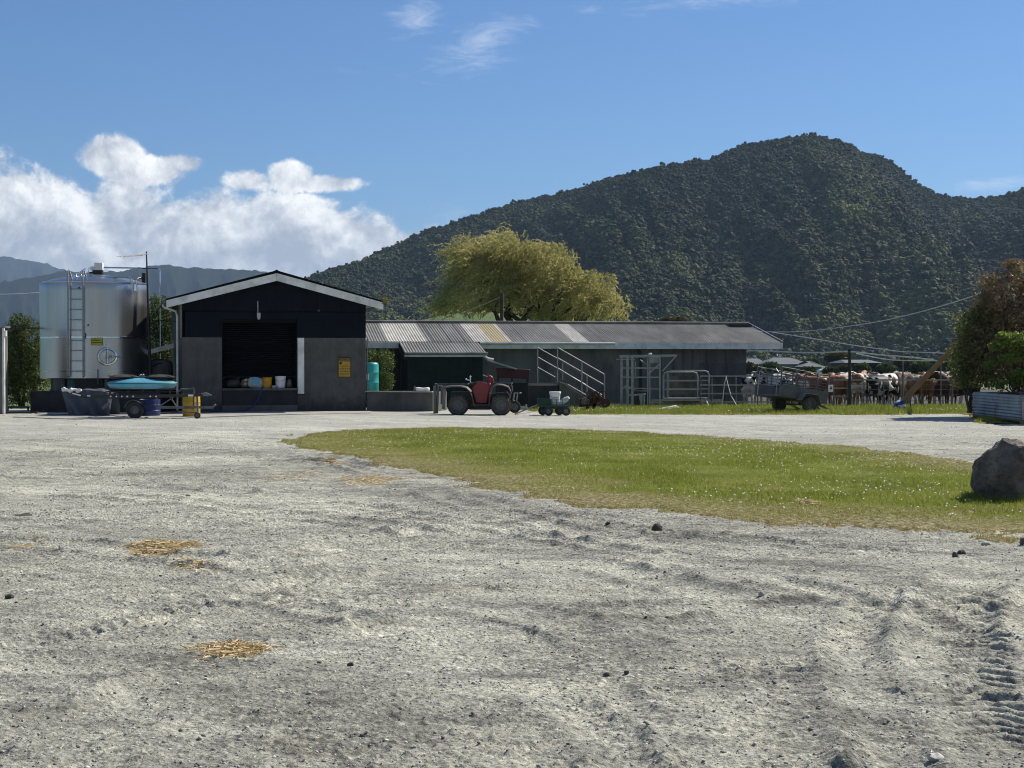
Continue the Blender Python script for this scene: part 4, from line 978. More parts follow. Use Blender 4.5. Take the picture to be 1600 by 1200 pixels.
# ================= milking shed =================
MA = R(10); MX0 = Vector((-.095*55.3, 55.3, 0)); ML = 15.7
ms = thing('milking_shed', 'long low milking shed with a corrugated roof and pale skylights', 'shed', MX0, MA)
eh, rh, run = 2.24, 3.02, 3.87
fz = lambda y: eh+(rh-eh)*y/run
secs = []  # skylight spans in local x at the eave
def loc_x(px, ylocal=0.0):                     # local x where the eave line meets a photo column
    t_ = (px-800)/FPX; ca, sa = math.cos(MA), math.sin(MA)
    ox, oy = MX0.x-sa*ylocal, MX0.y+ca*ylocal
    return (t_*oy-ox)/(ca-t_*sa)
sky_sp = [(loc_x(606), loc_x(668), 'sky_l'), (loc_x(741), loc_x(769), 'sky_l'), (loc_x(769), loc_x(795), 'sky_y'), (loc_x(795), loc_x(800), 'sky_l'), (loc_x(896), loc_x(921), 'sky_l')]
x = -1.5; cuts = []
for a, b, mm in sky_sp: cuts.append((x, a, None)); cuts.append((a, b, mm)); x = b
cuts.append((x, ML, None)); iron = MB()
for a, b, mm in cuts:
    if b-a < .02: continue
    if mm is None: corr_sheet(iron, a, b, fz, 0, run)
    else:
        q = MB(); corr_sheet(q, a, b, fz, .02, run); q.build('skylight', MT[mm], ms)
ls0, ls1 = loc_x(632, -1.9), loc_x(760, -1.9); lf = lambda y: eh-.02+(rh-eh)*y/run
corr_sheet(iron, ls0, ls1, lf, -1.9, .06)
corr_sheet(iron, -1.5, ML-1.6, lambda y: rh-(rh-eh)*(y-run)/run, run, 2*run)
iron.build('roof', MT['iron'], ms)
q = MB(); xx = loc_x(960)
while xx < ML-.3:
    q.box((xx, run/2, (eh+rh)/2+.02), (.035, run, .008), rot=Euler((math.atan2(rh-eh, run), 0, 0))); xx += .9
for xx in (loc_x(678), loc_x(706), loc_x(728), loc_x(824), loc_x(852), loc_x(945)): q.box((xx, run/2, (eh+rh)/2+.012), (.025, run, .01), rot=Euler((math.atan2(rh-eh, run), 0, 0)))
q.build('sheet_lap', MT['galv_d'], ms)
q = MB(); q.tube([(-1.5, run, rh+.03), (ML, run, rh+.03)], .07, 8); q.build('ridge_cap', MT['iron'], ms)
q = MB(); q.box((ML+.01, run/2, (eh+rh)/2-.01), (.04, run+.1, .14), rot=Euler((math.atan2(rh-eh, run), 0, 0))); q.build('bargeboard', MT['tin'], ms)
xf0 = ls1+.05
q = MB(); q.box(((xf0+ML)/2, -.03, eh-.13), (ML-xf0, .04, .24)); q.build('fascia', MT['white'], ms, bevel=.004)
q = MB(); q.box(((-1.5+ls0-.02)/2, -.03, eh-.13), (ls0-.02+1.5, .04, .22)); q.build('fascia', MT['white'], ms, bevel=.004)
q = MB(); q.tube([(xf0, -.10, eh-.05), (loc_x(960), -.10, eh-.05)], .05, 8); q.build('gutter', MT['white'], ms)
wx1 = loc_x(1166, .35)
q = MB(); q.box(((ls1+wx1)/2, .45, 1.0), (wx1-ls1, .2, 2.3)); q.box((wx1-.1, 3.9, 1.0), (.2, 6.7, 2.3)); q.box((-.9, 1.1, .9), (2.4, .2, 2.2)); q.box(((wx1)/2, 7.3, 1.0), (wx1+2, .2, 2.3)); q.build('wall', MT['fibre'], ms)
q = MB()
for px in (985, 1033, 1052, 1068, 1082, 1105, 1135): q.box((loc_x(px, .35), .335, 1.0), (.06, .03, 2.26))
q.box(((loc_x(1090, .35)+wx1)/2, .33, 1.2), (wx1-loc_x(1090, .35)-.1, .02, .55)); q.build('wall_batten', MT['concrete'], ms)
q = MB(); q.tube([(loc_x(997, .3), .30, 2.1), (loc_x(1001, .3), .28, 1.7), (loc_x(1001, .3), .28, .3)], .05, 8); q.build('downpipe', MT['black'], ms)
# annexe with dark green walls
q = MB(); q.box(((ls0+ls1)/2+.02, -.85, .8), (ls1-ls0-.24, 1.7, 1.98))
for k in range(38):
    xa = ls0+.16+(ls1-ls0-.3)*k/37; q.box((xa, -1.712, .8), (.03, .02, 1.96))
q.build('annexe_wall', MT['green_dark'], ms, smooth=False)
q = MB(); q.box(((ls0+ls1)/2, -1.93, eh-.5), (ls1-ls0, .04, .12)); q.build('annexe_fascia', MT['white'], ms, bevel=.004)
q = MB(); q.tube([(ls0, -1.98, eh-.44), (ls1+.04, -1.98, eh-.44)], .05, 8); q.build('annexe_gutter', MT['tin'], ms)
q = MB(); q.tube([(ls1-.1, -1.95, eh-.52), (ls1+.05, -1.9, eh-.62), (ls1+.25, -1.9, eh-.66)], .05, 8); q.build('waste_pipe', MT['white'], ms)
q = MB(); q.box((ls0+.05, -.5, eh-.35), (.1, 2.6, .12), rot=Euler((math.atan2(rh-eh, run), 0, 0))); q.box((ls0-.5, .3, .9), (1.1, .1, 2.2)); q.build('opening_shade', MT['black'], ms)  # black panel and edge bar stand in for the opening's shade
q = MB(); q.box((ML-.55, run*.9, rh-.16), (.9, .5, .3)); q.build('vent_box', MT['black'], ms)
q = MB(); q.prism([(ML-.3, eh+.3), (ML+.35, eh+.02), (ML+.35, eh-.02), (ML-.3, eh+.25)], run*.7, run*1.6); q.build('rear_awning', MT['iron'], ms)
q = MB(); q.tube([(ML-.05, .5, eh-.25), (ML-.05, .5, eh-.5)], .03, 6); q.ball((ML-.05, .5, eh-.5), .06); q.build('insulator', MT['galv'], ms)
q = MB(); q.cyl((ML-.02, run*.8, rh-.35), (ML-.02, run*.8, rh-.05), .03, 6); q.build('insulator', MT['galv'], ms)

# feed awning, hopper beside the annexe
D = 51.5
t = thing('feed_hopper', 'dark red feed hopper under a sloping grey sheet beside the green annexe', 'hopper', (P(795, 600, D).x, D, 0), R(8))
q = MB(); W_(q.add([P(775, 575, D), P(828, 577, D), P(826, 592, D), P(777, 590, D)]+[P(775, 575, D+1), P(828, 577, D+1), P(826, 592, D+1), P(777, 590, D+1)], [(0, 3, 2, 1), (4, 5, 6, 7), (0, 1, 5, 4), (1, 2, 6, 5), (2, 3, 7, 6), (3, 0, 4, 7)]), 'bin', MT['redbox'], t, bevel=.02)
q = MB(); W_(q.bar(P(762, 563, D-.2), P(808, 577, D-.2), .9, .04), 'awning', MT['tin'], t)
q = MB(); W_(q.bar(P(828, 583, D), P(862, 602, D), .5, .05), 'chute', MT['fibre'], t)
q = MB()
for px in (778, 800, 824): q.bar(P(px, 590, D), (P(px, 590, D).x, D, 0), .08, .08)
q.box((P(800, 600, D).x, D+.6, .4), (1.1, .5, .8)); W_(q, 'frame', MT['black'], t)

# loading ramp with rails
DR = 48.6
t = thing('loading_ramp', 'concrete loading ramp with pipe handrails descending to the right', 'ramp', (P(875, 640, DR).x, DR, 0), 0)
def prx(px, py): p = P(px, py, DR); return (p.x, p.z)
q = MB(); W_(q.prism([(prx(874, 599)[0], -.05), (prx(948, 640)[0], -.05), (prx(948, 638)[0], .03), prx(915, 622), prx(883, 600), prx(874, 597)], DR, DR+1.9), 'ramp', MT['concrete'], t, bevel=.01)
q = MB(); a, b = prx(826, 601); W_(q.box(((a+prx(873, 600)[0])/2, DR+1.0, b/2-.02), (prx(873, 600)[0]-a, 1.9, b)), 'platform', MT['concrete_dark'], t, bevel=.015)
q = MB(); W_(q.bar(P(825, 600, DR-.02), P(872, 599.5, DR-.02), .05, .06), 'platform_edge', MT['fibre'], t)
q = MB(); W_(q.bar(P(868, 590, DR+.5), P(905, 607, DR+.5), .5, .05), 'plank', MT['concrete'], t)
def rail(posts, dd, tops):
    q = MB()
    for (px, yt, yb) in posts: q.cyl(P(px, yb, dd), P(px, yt, dd), .019, 8)
    for (x0, y0, x1, y1) in tops: q.cyl(P(x0, y0, dd), P(x1, y1, dd), .017, 8)
    W_(q, 'handrail', MT['galv'], t)
rail([(840, 543, 600), (879, 566, 601), (917, 586, 616)], DR+1.8, [(840, 543, 917, 586), (840, 558, 917, 602), (840, 574, 917, 618)])
rail([(871, 543, 600), (909, 565, 616), (944.5, 584, 628)], DR+.06, [(871, 543, 944.5, 585), (871, 559, 944.5, 602), (871, 575, 940, 617)])
# ================= milk vat =================
TD = 47.5; tcx = P(148, 600, TD).x; TR = 1.625
vb, vt = .99, 3.90
pl = thing('concrete_plinth', 'black concrete plinth under the steel milk vat', 'plinth', (tcx, TD, 0), 0)
xa, xb = P(47, 630, 45.4).x, P(250, 630, 45.4).x
q = MB(); W_(q.box(((xa+xb)/2, 47.4, .31), (xb-xa, 4.0, .62)), 'plinth', MT['concrete_dark'], pl, bevel=.02)
vat = thing('milk_vat', 'tall cylindrical stainless steel milk vat with a ladder on a dark plinth', 'tank', (tcx, TD, .62), 0)
VO = Vector((tcx, TD, 0))
def cyl_pt(px, py, off=0.0):                  # point on the vat's front surface seen at a photo pixel
    u, y, z = ray(px, py); d = Vector((u, y, z)); o = Vector((0, 0, EYE)); r = TR+off
    a = d.x**2+d.y**2; b = 2*((o.x-tcx)*d.x+(o.y-TD)*d.y); c = (o.x-tcx)**2+(o.y-TD)**2-r*r
    s = (-b-math.sqrt(max(0, b*b-4*a*c)))/(2*a); return o+d*s
m0 = Matrix.Translation((tcx, TD, 0))
q = MB(); prof = [(TR-.02, vb), (TR, vb+.02)]+[(TR, vb+.02+(vt-vb-.04)*k/12) for k in range(1, 13)]+[(TR-.01, vt), (TR-.04, vt+.02)]
q.lathe(prof, 96, m0); q.lathe([(0, vb), (TR-.02, vb)], 96, m0); W_(q, 'body', MT['steel'], vat)
q = MB(); q.lathe([(TR+.012, vt-.03), (TR+.014, vt+.01), (TR-.05, vt+.035), (TR*.7, vt+.15), (TR*.4, vt+.24), (TR*.15, vt+.29), (0, vt+.30)], 96, m0); W_(q, 'dome', MT['steel'], vat)
zb = P(148, 526, TD-TR).z
q = MB(); q.lathe([(TR+.001, zb-.05), (TR+.008, zb-.045), (TR+.008, zb+.01), (TR+.001, zb+.015)], 96, m0); q.lathe([(TR+.001, vb+.22), (TR+.006, vb+.225), (TR+.006, vb+.24), (TR+.001, vb+.245)], 96, m0); W_(q, 'weld_band', MT['steel_b'], vat)
q = MB(); q.lathe([(0, .62), (1.25, .62), (1.25, vb), (0, vb)], 48, m0); W_(q, 'dark_gap_fill', MT['black'], vat)  # black drum added to darken the gap under the vat
for a in (0, 1.05, 2.1, 3.14, 4.2, 5.24):
    q = MB(); q.cyl((tcx+math.cos(a)*1.3, TD+math.sin(a)*1.3, .6), (tcx+math.cos(a)*1.3, TD+math.sin(a)*1.3, vb+.02), .07, 10); q.lathe([(0, .62), (.11, .62), (.11, .65), (0, .65)], 12, Matrix.Translation((tcx+math.cos(a)*1.3, TD+math.sin(a)*1.3, 0))); W_(q, 'leg', MT['galv_d'], vat)
q = MB(); a = P(113, 602, 46.4); q.cyl((a.x, 46.4, .62), (a.x, 46.4, vb+.02), .16, 16); q.cyl((a.x, 46.4, .64), (a.x, 46.4, .70), .2, 16); W_(q, 'outlet_pipe', MT['teal_d'], vat)
# ladder
q = MB()
for px in (106.5, 130):
    bt = cyl_pt(px, 588, .10); tp = Vector((bt.x, bt.y, P(px, 423.5, bt.y).z))
    q.tube([cyl_pt(px, 589, .0), bt, tp, tp+Vector((.0, .12, .04)), tp+Vector((0, .34, -.12)), tp+Vector((0, .45, -.28))], .022, 8)
q_l = []
for k in range(9):
    y = 580-k*16.1
    if y < 450: break
    q.cyl(cyl_pt(106.5, y, .10), cyl_pt(130, y, .10), .012, 6)
W_(q, 'ladder', MT['galv'], vat)
# roof rails and pipes
q = MB(); f = TD-TR*.5
q.tube([P(139, 439, f), P(139.5, 434, f), P(142, 433, f), P(200, 433.5, f), P(204, 435, f), P(204, 440, f)], .028, 8)
q.tube([P(110, 437, f-.3), P(113, 429, f), P(124, 426, f+.3), P(133, 420, f+.6)], .02, 8); q.tube([P(110, 436, f), P(128, 434, f), P(145, 430, f)], .03, 8)
q.tube([P(138, 426, f), P(139, 419, f), P(145, 416, f)], .015, 6)
for px in (109, 118, 126): q.ball(P(px, 431, f-.1), .05)
W_(q, 'roof_rail', MT['steel_b'], vat)
q = MB(); c0 = P(155, 416.5, TD); q.box(c0, (.25, .24, .23)); q.box(c0+Vector((-.19, 0, -.06)), (.14, .14, .12)); W_(q, 'motor_box', MT['white_pl'], vat, bevel=.015)
q = MB(); q.box(c0+Vector((-.04, 0, -.18)), (.3, .16, .12)); q.cyl(c0+Vector((0, 0, -.38)), c0+Vector((0, 0, -.1)), .07, 10); q.tube([c0+Vector((-.3, 0, -.2)), c0+Vector((-.05, 0, -.15))], .03, 6); W_(q, 'motor_mount', MT['black'], vat)
q = MB(); q.tube([P(162, 418, TD), P(215, 419, TD+.4), P(247, 419.3, TD+.8), P(250, 421, TD+.8), P(250.3, 425, TD+.8), P(250.5, 466, TD+.8), P(250.5, 640, TD+.8)], .022, 8); W_(q, 'milk_line', MT['steel_b'], vat)
q = MB(); q.box(P(225, 435, TD), (.10, .12, .33)); q.tube([P(213, 437, TD-.3), P(217, 434, TD-.2), P(224, 436, TD)], .03, 6); W_(q, 'vent_filter', MT['black'], vat)
q = MB()
for px in (206.5, 213.5): q.tube([cyl_pt(px, 455, .03), cyl_pt(px, 437, .06)], .014, 6)
q.box(cyl_pt(210, 449, .02), (.13, .02, .2)); W_(q, 'bracket', MT['steel_b'], vat)
# manhole
cm = cyl_pt(167.5, 557, .03); nrm = (cm-Vector((tcx, TD, cm.z))).normalized(); mm = Matrix.Translation(cm) @ nrm.to_track_quat('Z', 'Y').to_matrix().to_4x4() @ Matrix.Diagonal((1.12, .98, 1, 1))
q = MB(); q.lathe([(.20, -.05), (.26, -.04), (.275, .0), (.26, .04), (.225, .045), (.21, .02)], 40, mm); W_(q, 'manhole_rim', MT['steel_b'], vat)
q = MB(); q.lathe([(.215, .01), (.19, .02), (.1, .0), (0, -.005)], 40, mm); W_(q, 'manhole_lid', MT['steel'], vat)
q = MB(); q.cyl(cm+nrm*.05+Vector((0, 0, .28)), cm+nrm*.05+Vector((0, 0, -.25)), .014, 6); q.cyl(cm+nrm*.06+Vector((.1, 0, 0)), cm+nrm*.06+Vector((.42, .1, -.01)), .02, 8); q.ball(cm+nrm*.07+Vector((.02, 0, 0)), .04); q.ball(cm+nrm*.07+Vector((.16, 0, 0)), .035); W_(q, 'manhole_latch', MT['steel_b'], vat)
for px, py in ((123.5, 450), (138, 508)): q = MB(); q.box(cyl_pt(px, py, .01), (.05, .03, .06)); W_(q, 'fitting', MT['galv_d'], vat)
for px, a_, b_ in ((133.5, 520, 529), (153, 577, 600)): q = MB(); q.cyl(cyl_pt(px, a_, .02), cyl_pt(px, b_, .03), .018, 6); W_(q, 'sight_pipe', MT['galv_d'], vat)
# yellow notice and stencilled number on the vat
cs = cyl_pt(151.5, 533.6, .008); n2 = (cs-Vector((tcx, TD, cs.z))).normalized(); rz = math.atan2(n2.y, n2.x)+math.pi/2
sg = sign_board('vat_notice', 'small yellow warning notice with black lines on the steel vat', cs, rz, .335, .225, MT['signyel'], 0)
q = MB(); q.box((-.02, -.0075, .04), (.25, .002, .028)); q.box((.0, -.0075, -.03), (.28, .002, .018)); q.box((-.06, -.0075, .075), (.1, .002, .012)); q.build('lettering', MT['ink'], sg)
ct = cyl_pt(168, 539, .006); n3 = (ct-Vector((tcx, TD, ct.z))).normalized(); rz3 = math.atan2(n3.y, n3.x)+math.pi/2
mtx = vat.matrix_basis.inverted() @ Matrix.Translation(ct) @ Matrix.Rotation(rz3, 4, 'Z') @ Matrix.Rotation(R(90), 4, 'X')
text_mesh('3.3K', .15, mtx, MT['white'], 'stencilled_number', vat)

# antenna mast
D = 47.0; b0 = P(236, 640, D); b0.z = 0
t = thing('antenna_mast', 'thin dark mast with a television antenna beside the steel vat', 'antenna', b0, 0)
q = MB(); q.tube([b0, P(233.5, 545, D), P(230.5, 450, D), P(228.8, 393, D)], [.045, .045, .03, .02], 8); W_(q, 'mast', MT['black'], t)
q = MB(); q.tube([P(229, 396, D), P(222, 399, D-.3), P(205, 400, D-1.0), P(188, 401, D-1.7)], .012, 6)
for k in range(9):
    a = P(226, 397.5, D-.1).lerp(P(189, 401, D-1.7), k/8); q.cyl(a+Vector((-.10, -.13, .0)), a+Vector((.10, .13, 0)), .006, 5)
W_(q, 'yagi', MT['galv_d'], t)

# ================= far left building corner =================
t = thing('grey_shed_corner', 'grey clad shed corner cut by the left edge of the picture', 'shed', (P(-60, 640, 44.5).x, 45.5, 0), 0)
xr = P(8, 600, 44.0).x
q = MB(); q.box((xr-1.3, 44.2, 1.24), (2.5, .4, 2.48)); W_(q, 'wall', MT['fibre'], t)
q = MB(); q.box((xr-.03, 43.97, 1.24), (.06, .06, 2.46)); W_(q, 'corner_trim', MT['white'], t, bevel=.005)
q = MB(); q.box((xr-1.3, 44.2, 2.50), (2.62, .5, .04)); W_(q, 'roof', MT['tin'], t)
q = MB(); q.tube([(xr-.04, 44.2, .04), (xr+.6, 44.4, .03), (xr+.8, 44.4, .05)], .03, 6); W_(q, 'hose', MT['black'], t)
t = thing('overhead_pipe', 'thin black pipe running from the left shed corner to the vat', 'pipe', (xr, 45, 2.4), 0)
q = MB(); q.tube([P(3, 513.5, 44.6), P(30, 513, 46), P(68, 512.5, 47.3)], .022, 6); W_(q, 'pipe', MT['black'], t)
q = MB(); q.box(P(7, 521, 43.95), (.1, .08, .16)); W_(q, 'junction_box', MT['white'], t)
t = thing('power_cable', 'thin pale cable crossing from the left edge to the steel vat', 'cable', P(30, 458, 48), 0)
q = MB(); q.tube([P(-300, 452, 47), P(-60, 460.5, 48), P(20, 459.5, 48.3), P(66, 457, 48.6)], .012, 5); W_(q, 'cable', MT['rope'], t)

# ================= effluent trailer, float, drums =================
D = 40.4
tr = thing('boom_trailer', 'low black boom trailer with one visible wheel in front of the vat', 'trailer', (P(211, 650, D).x, D, 0), 0)
q = MB(); bm = [P(112, 614.5, D-.2), P(118, 617.5, D-.15), P(130, 619.5, D-.1), P(150, 620.3, D), P(175, 620.5, D), P(280, 618.5, D), P(318, 617, D)]
for a, b in zip(bm, bm[1:]): q.bar(a, b, .07, .075)
for px in (172, 200, 223, 246, 265): q.bar(P(px, 606, D+.2), P(px, 620, D+.2), .035, .035)
q.bar(P(165, 608, D+.2), P(275, 608, D+.2), .05, .03); q.bar(P(165, 612, D+1.0), P(275, 612, D+1.0), .05, .03)
q.bar(P(172, 621, D), P(172, 620, D+1.3), .05, .05); q.bar(P(262, 619, D), P(262, 618, D+1.3), .05, .05); q.bar(P(120, 619, D+1.3), P(318, 617, D+1.3), .06, .06); W_(q, 'boom', MT['black'], tr)
q = MB()
for px in (173, 182, 190.5, 199, 208, 235, 244): q.lathe([(0, 0), (.022, 0), (.022, .01), (0, .01)], 10, Matrix.Translation(P(px, 619.4, D-.05)) @ Matrix.Rotation(R(90), 4, 'X'))
for a, b in (((113, 614.5), (126, 618)), ((136, 618.5), (141, 618.6))): q.bar(P(*a, D-.26), P(*b, D-.22), .02, .03)
q.bar(P(294, 618, D-.06), P(302, 618, D-.06), .02, .05); W_(q, 'reflector', MT['white_pl'], tr)
q = MB(); q.bar(P(245, 620, D), P(245, 637, D), .04, .04); q.bar(P(245, 636.5, D), P(334, 636.5, D+.3), .05, .07); q.bar(P(250, 634, D), P(272, 620, D), .03, .03); q.bar(P(276, 636, D), P(266, 620, D), .03, .03); q.bar(P(331, 637, D+.3), P(337, 632, D+.3), .05, .05)
q.bar(P(160, 638, D), P(171, 630, D), .06, .08); q.bar(P(280, 643, D), P(308, 645, D), .03, .03); q.bar(P(308, 618, D), P(309, 643, D), .045, .045); W_(q, 'chassis', MT['galv_d'], tr)
q = MB(); q.tube([P(315, 616.5, D), P(322, 616, D), P(330, 617.5, D)], [.035, .05, .02], 8); W_(q, 'nozzle', MT['fibre'], tr)
wheel_parts(tr, (P(211, 640, D).x, D, .225), (0, 1, 0), .225, .16, .11)
wheel_parts(tr, (P(211, 640, D+1.3).x-.02, D+1.3, .225), (0, 1, 0), .225, .16, .11)
wheel_parts(tr, (P(309, 645, D).x, D-.05, .085), (0, 1, 0), .085, .04, .05, name='jockey_wheel')
q = MB(); q.tube([(P(211, 640, D).x+.29*math.cos(a), D, .225+.29*math.sin(a)) for a in np.linspace(.2, 2.9, 14)], [(.09, .012)]*14, 8); W_(q, 'mudguard', MT['black'], tr)
fl = thing('fibreglass_float', 'pale blue lens-shaped fibreglass float lying on the boom trailer', 'float', P(222, 607, D+.5), 0)
q = MB(); p = P(222, 607, D+.5); sx = (P(278, 600, D).x-P(166, 600, D).x)/2
prof = [(0, .0), (.80, .0), (.90, .02), (.955, .07), (.97, .115), (1.0, .14), (.985, .155), (.90, .19), (.6, .25), (.3, .28), (0, .285)]
q.lathe([(r*sx, z) for r, z in prof], 64, Matrix.Translation(p) @ Matrix.Diagonal((1, .62, 1, 1))); W_(q, 'shell', MT['paleblue'], fl)
q = MB(); q.lathe([(1.005*sx, .128), (1.018*sx, .14), (1.005*sx, .152)], 64, Matrix.Translation(p) @ Matrix.Diagonal((1, .62, 1, 1))); W_(q, 'rim', MT['teal_d'], fl)
for px, lab in ((194, 'left one of two dark round rubber discs lying on the blue float'), (250, 'right one of two dark round rubber discs lying on the blue float')):
    d = thing('rubber_disc', lab, 'rubber disc', P(px, 589, D+.5), 0, 'dark round discs on the float'); q = MB(); q.lathe([(0, 0), (.38, .0), (.4, .03), (.25, .08), (0, .095)], 28, Matrix.Translation(P(px, 590.5, D+.5)) @ Matrix.Diagonal((1, .8, 1, 1))); W_(q, 'disc', MT['rubber'], d)
    q = MB(); q.cyl(P(px-26, 587.5, D+.3), P(px+18, 587.5, D+.3), .012, 6); W_(q, 'rod', MT['black'], d)
t = thing('coiled_fitting', 'pale hose coupling lying between the two dark discs on the float', 'coupling', P(222, 587, D+.4), 0); q = MB(); q.ball(P(219.5, 586.5, D+.4), .035); q.ball(P(223.5, 586, D+.4), .035); q.cyl(P(217, 588, D+.4), P(226, 588, D+.4), .02, 6); W_(q, 'coupling', MT['galv'], t)
def drum(name, label, px, D, r, h, mat, z=0, ribs=2):
    t = thing(name, label, 'drum', (P(px, 600, D).x, D, z), 0)
    q = MB(); q.lathe([(0, 0), (r*.96, 0), (r, .02), (r, h*.33), (r*1.03, h*.35), (r, h*.37), (r, h*.65), (r*1.03, h*.67), (r, h*.69), (r, h-.03), (r*.97, h), (r*.93, h-.02), (0, h-.03)], 28); q.build('drum', mat, t); return t
d = drum('yellow_drum', 'yellow plastic drum standing by the right end of the boom trailer', 299, 41.6, .235, .62, MT['yellow'])
q = MB(); c_ = P(300, 605, 41.3); W_(q.tube([P(276, 635, 41.2), P(277, 614, 41.2), P(283, 608, 41.2), P(298, 607.5, 41.2), P(302, 606, 41.2), P(303, 616, 41.2), P(302, 640, 41.2)], .02, 8), 'hose', MT['fibre'], d)
drum('blue_drum', 'deep blue plastic drum under the blue float on the trailer', 233, 42.2, .30, .47, MT['blue'])
tp = thing('tarpaulin_heap', 'grey-blue tarpaulin draped over a heap in front of the vat plinth', 'tarpaulin', (P(138, 640, 42.5).x, 42.6, 0), 0)
q = MB()
def tarpf(u, v):
    # u along the front, v over: front bottom -> top -> back bottom
    pxl = 97+80*u; top = np.interp(u, [0, .25, .5, .62, .8, 1], [608.5, 608.5, 609, 608, 610, 613]); ztop = P(pxl, top, 42.5).z
    s = min(1, v/.4); b = max(0, (v-.6)/.4)
    x = P(pxl+(1-s)*(1-u)*13*(1 if u < .5 else .4), 640, 42.4).x; y = 42.2+s*.12+np.clip((v-.4)/.2, 0, 1)*.7+b*.1
    z = ztop*(s**1.0)*(1-b)+.01
    z += .012*math.sin(u*21+v*9)*s*(1-b); y += .07*math.sin(u*17+z*5)*(1-.5*s)-(.10*max(0, math.sin(u*9-1))*(1-s))
    return (x, y, max(z, .0))
q.grid(tarpf, 48, 26); q.noise(.03, 4, 4); W_(q, 'tarpaulin', MT['tarp'], tp)
t = thing('white_rolled_cover', 'white rolled edge of sheet on top of the tarpaulin heap', 'cover', P(110, 609, 42.3), 0)
q = MB(); q.tube([P(97+i*3, 609.5-1.2*math.sin(i*1.3)-.5*math.sin(i*2.9), 42.25+.03*math.sin(i)) for i in range(11)], [.05+.018*math.sin(i*1.7) for i in range(11)], 8); W_(q, 'roll', MT['white_pl'], t)
t = thing('ground_hose', 'black hose snaking over the gravel below the tarpaulin', 'hose', G(150, 650), 0)
q = MB(); pts = [G(55, 648), G(85, 650), G(120, 649), G(150, 652), G(175, 651), G(195, 652.5)]; q.tube([p+Vector((0, 0, .02)) for p in pts], .022, 6); q.tube([G(250, 648)+Vector((0, 0, .02)), G(270, 646)+Vector((0, 0, .02)), G(300, 646.5)+Vector((0, 0, .02)), G(345, 645)+Vector((0, 0, .02))], .018, 6); W_(q, 'hose', MT['black'], t)
# concrete apron
ap = gpoly([(20, 652), (60, 646), (580, 643.2), (580, 646), (420, 649), (250, 655), (120, 656)])
q = MB(); W_(q.add([(x, y, .02) for x, y in ap]+[(x, y, -.1) for x, y in ap], [tuple(range(len(ap)-1, -1, -1))]+[(i, (i+1) % len(ap), (i+1) % len(ap)+len(ap), i+len(ap)) for i in range(len(ap))]), 'concrete_apron', MT['concrete_light'], None).__setitem__('kind', 'structure')

# shrubs left of and behind the vat
BAM = leafmat('willow_leaf_left', [(.03, .05, .014), (.07, .10, .022), (.13, .17, .04), (.2, .22, .07)], .35)
shrub('leafy_shrub', 'tall leafy green shrub between the left shed corner and the vat', (P(35, 640, 50).x, 50, 0), [pb(38, 560, 50, 36, 50, .9), pb(20, 545, 50, 24, 40, .8), pb(50, 530, 50, 28, 34, .8), pb(40, 600, 50, 32, 34, .7), pb(15, 600, 50, 20, 36, .6), pb(60, 580, 50, 26, 44, .6), pb(30, 505, 50, 16, 16, .5)], 26000, .085, .035, BAM, 41, .05, .5, group='shrubs round the vat')
shrub('leafy_shrub', 'tall leafy green shrub between the vat and the navy shed', (P(255, 600, 55).x, 55, -.1), [pb(256, 500, 55, 32, 36, .9), pb(248, 540, 55, 32, 44, .9), pb(262, 575, 55, 30, 40, .8), pb(246, 478, 55, 17, 20, .6), pb(270, 490, 55, 18, 22, .6)], 20000, .09, .035, BAM, 42, .05, .5, group='shrubs round the vat')
t = thing('fence_wire', 'thin wire between the vat and the navy shed', 'wire', P(250, 501, 48), 0); q = MB(); q.tube([P(230, 500, 47.2), P(275, 502, 47.5)], .01, 5); W_(q, 'wire', MT['black'], t)
t = thing('low_rail', 'low pale rail on posts behind the left hose', 'rail', G(35, 640), 0); q = MB(); q.bar(P(10, 636, 47), P(46, 636, 47), .05, .06); q.bar((P(12, 636, 47).x, 47, 0), P(12, 636, 47), .05, .05); q.bar((P(44, 636, 47).x, 47, 0), P(44, 636, 47), .05, .05); W_(q, 'rail', MT['fibre'], t)

# ================= quad bike =================
QD = 43.6; K = QD/FPX
def qp(px, py, dy=0.0): p = P(px, py, QD); return Vector((p.x, QD+dy, p.z))
qb = thing('quad_bike', 'muddy red farm quad bike parked in front of the green annexe', 'quad bike', (P(749, 648, QD).x, QD, 0), 0)
for px in (716.5, 783):
    for dy in (-.42, .42): wheel_parts(qb, (P(px, 635, QD).x, QD+dy, .275), (0, 1, 0), .275, .24, .14, MT['mud_rubber'], MT['galv_d'], 18, 4)
def arch(px, mat):                             # fender arch over one wheel
    c = P(px, 635, QD); return c
fm = MB()
def fender(cx, pts, y0, y1):
    vs = [qp(x, y, y0) for x, y in pts]; n = len(vs)
    q = MB()
    def fn(u, v):
        i = u*(n-1); a = int(min(i, n-2)); f = i-a; p = vs[a].lerp(vs[a+1], f); yy = y0+(y1-y0)*v
        edge = 1-abs(2*v-1)**4
        return (p.x, QD+yy, p.z-.035*(1-edge))
    return fn
rear_out = [(693, 606), (697, 603), (706, 602), (722, 602), (730, 604), (736, 610), (739, 618), (741, 628), (744, 633)]
front_out = [(764, 632), (764.5, 622), (766.5, 610), (771, 602), (777, 599), (786, 600), (795, 603), (798, 610), (797, 616)]
for pts in (rear_out, front_out):
    for y0, y1 in ((-.54, -.24), (.24, .54)): q = MB(); q.grid(fender(0, pts, y0, y1), 24, 8); W_(q, 'fender', MT['mudplastic'], qb, solid=.018)
q = MB()   # central body
poly = [(738, 606), (741, 601), (746, 597), (752, 596), (762, 599), (766, 597), (768, 603), (765, 612), (763, 622), (762, 631), (743, 631), (741, 620), (738, 613)]
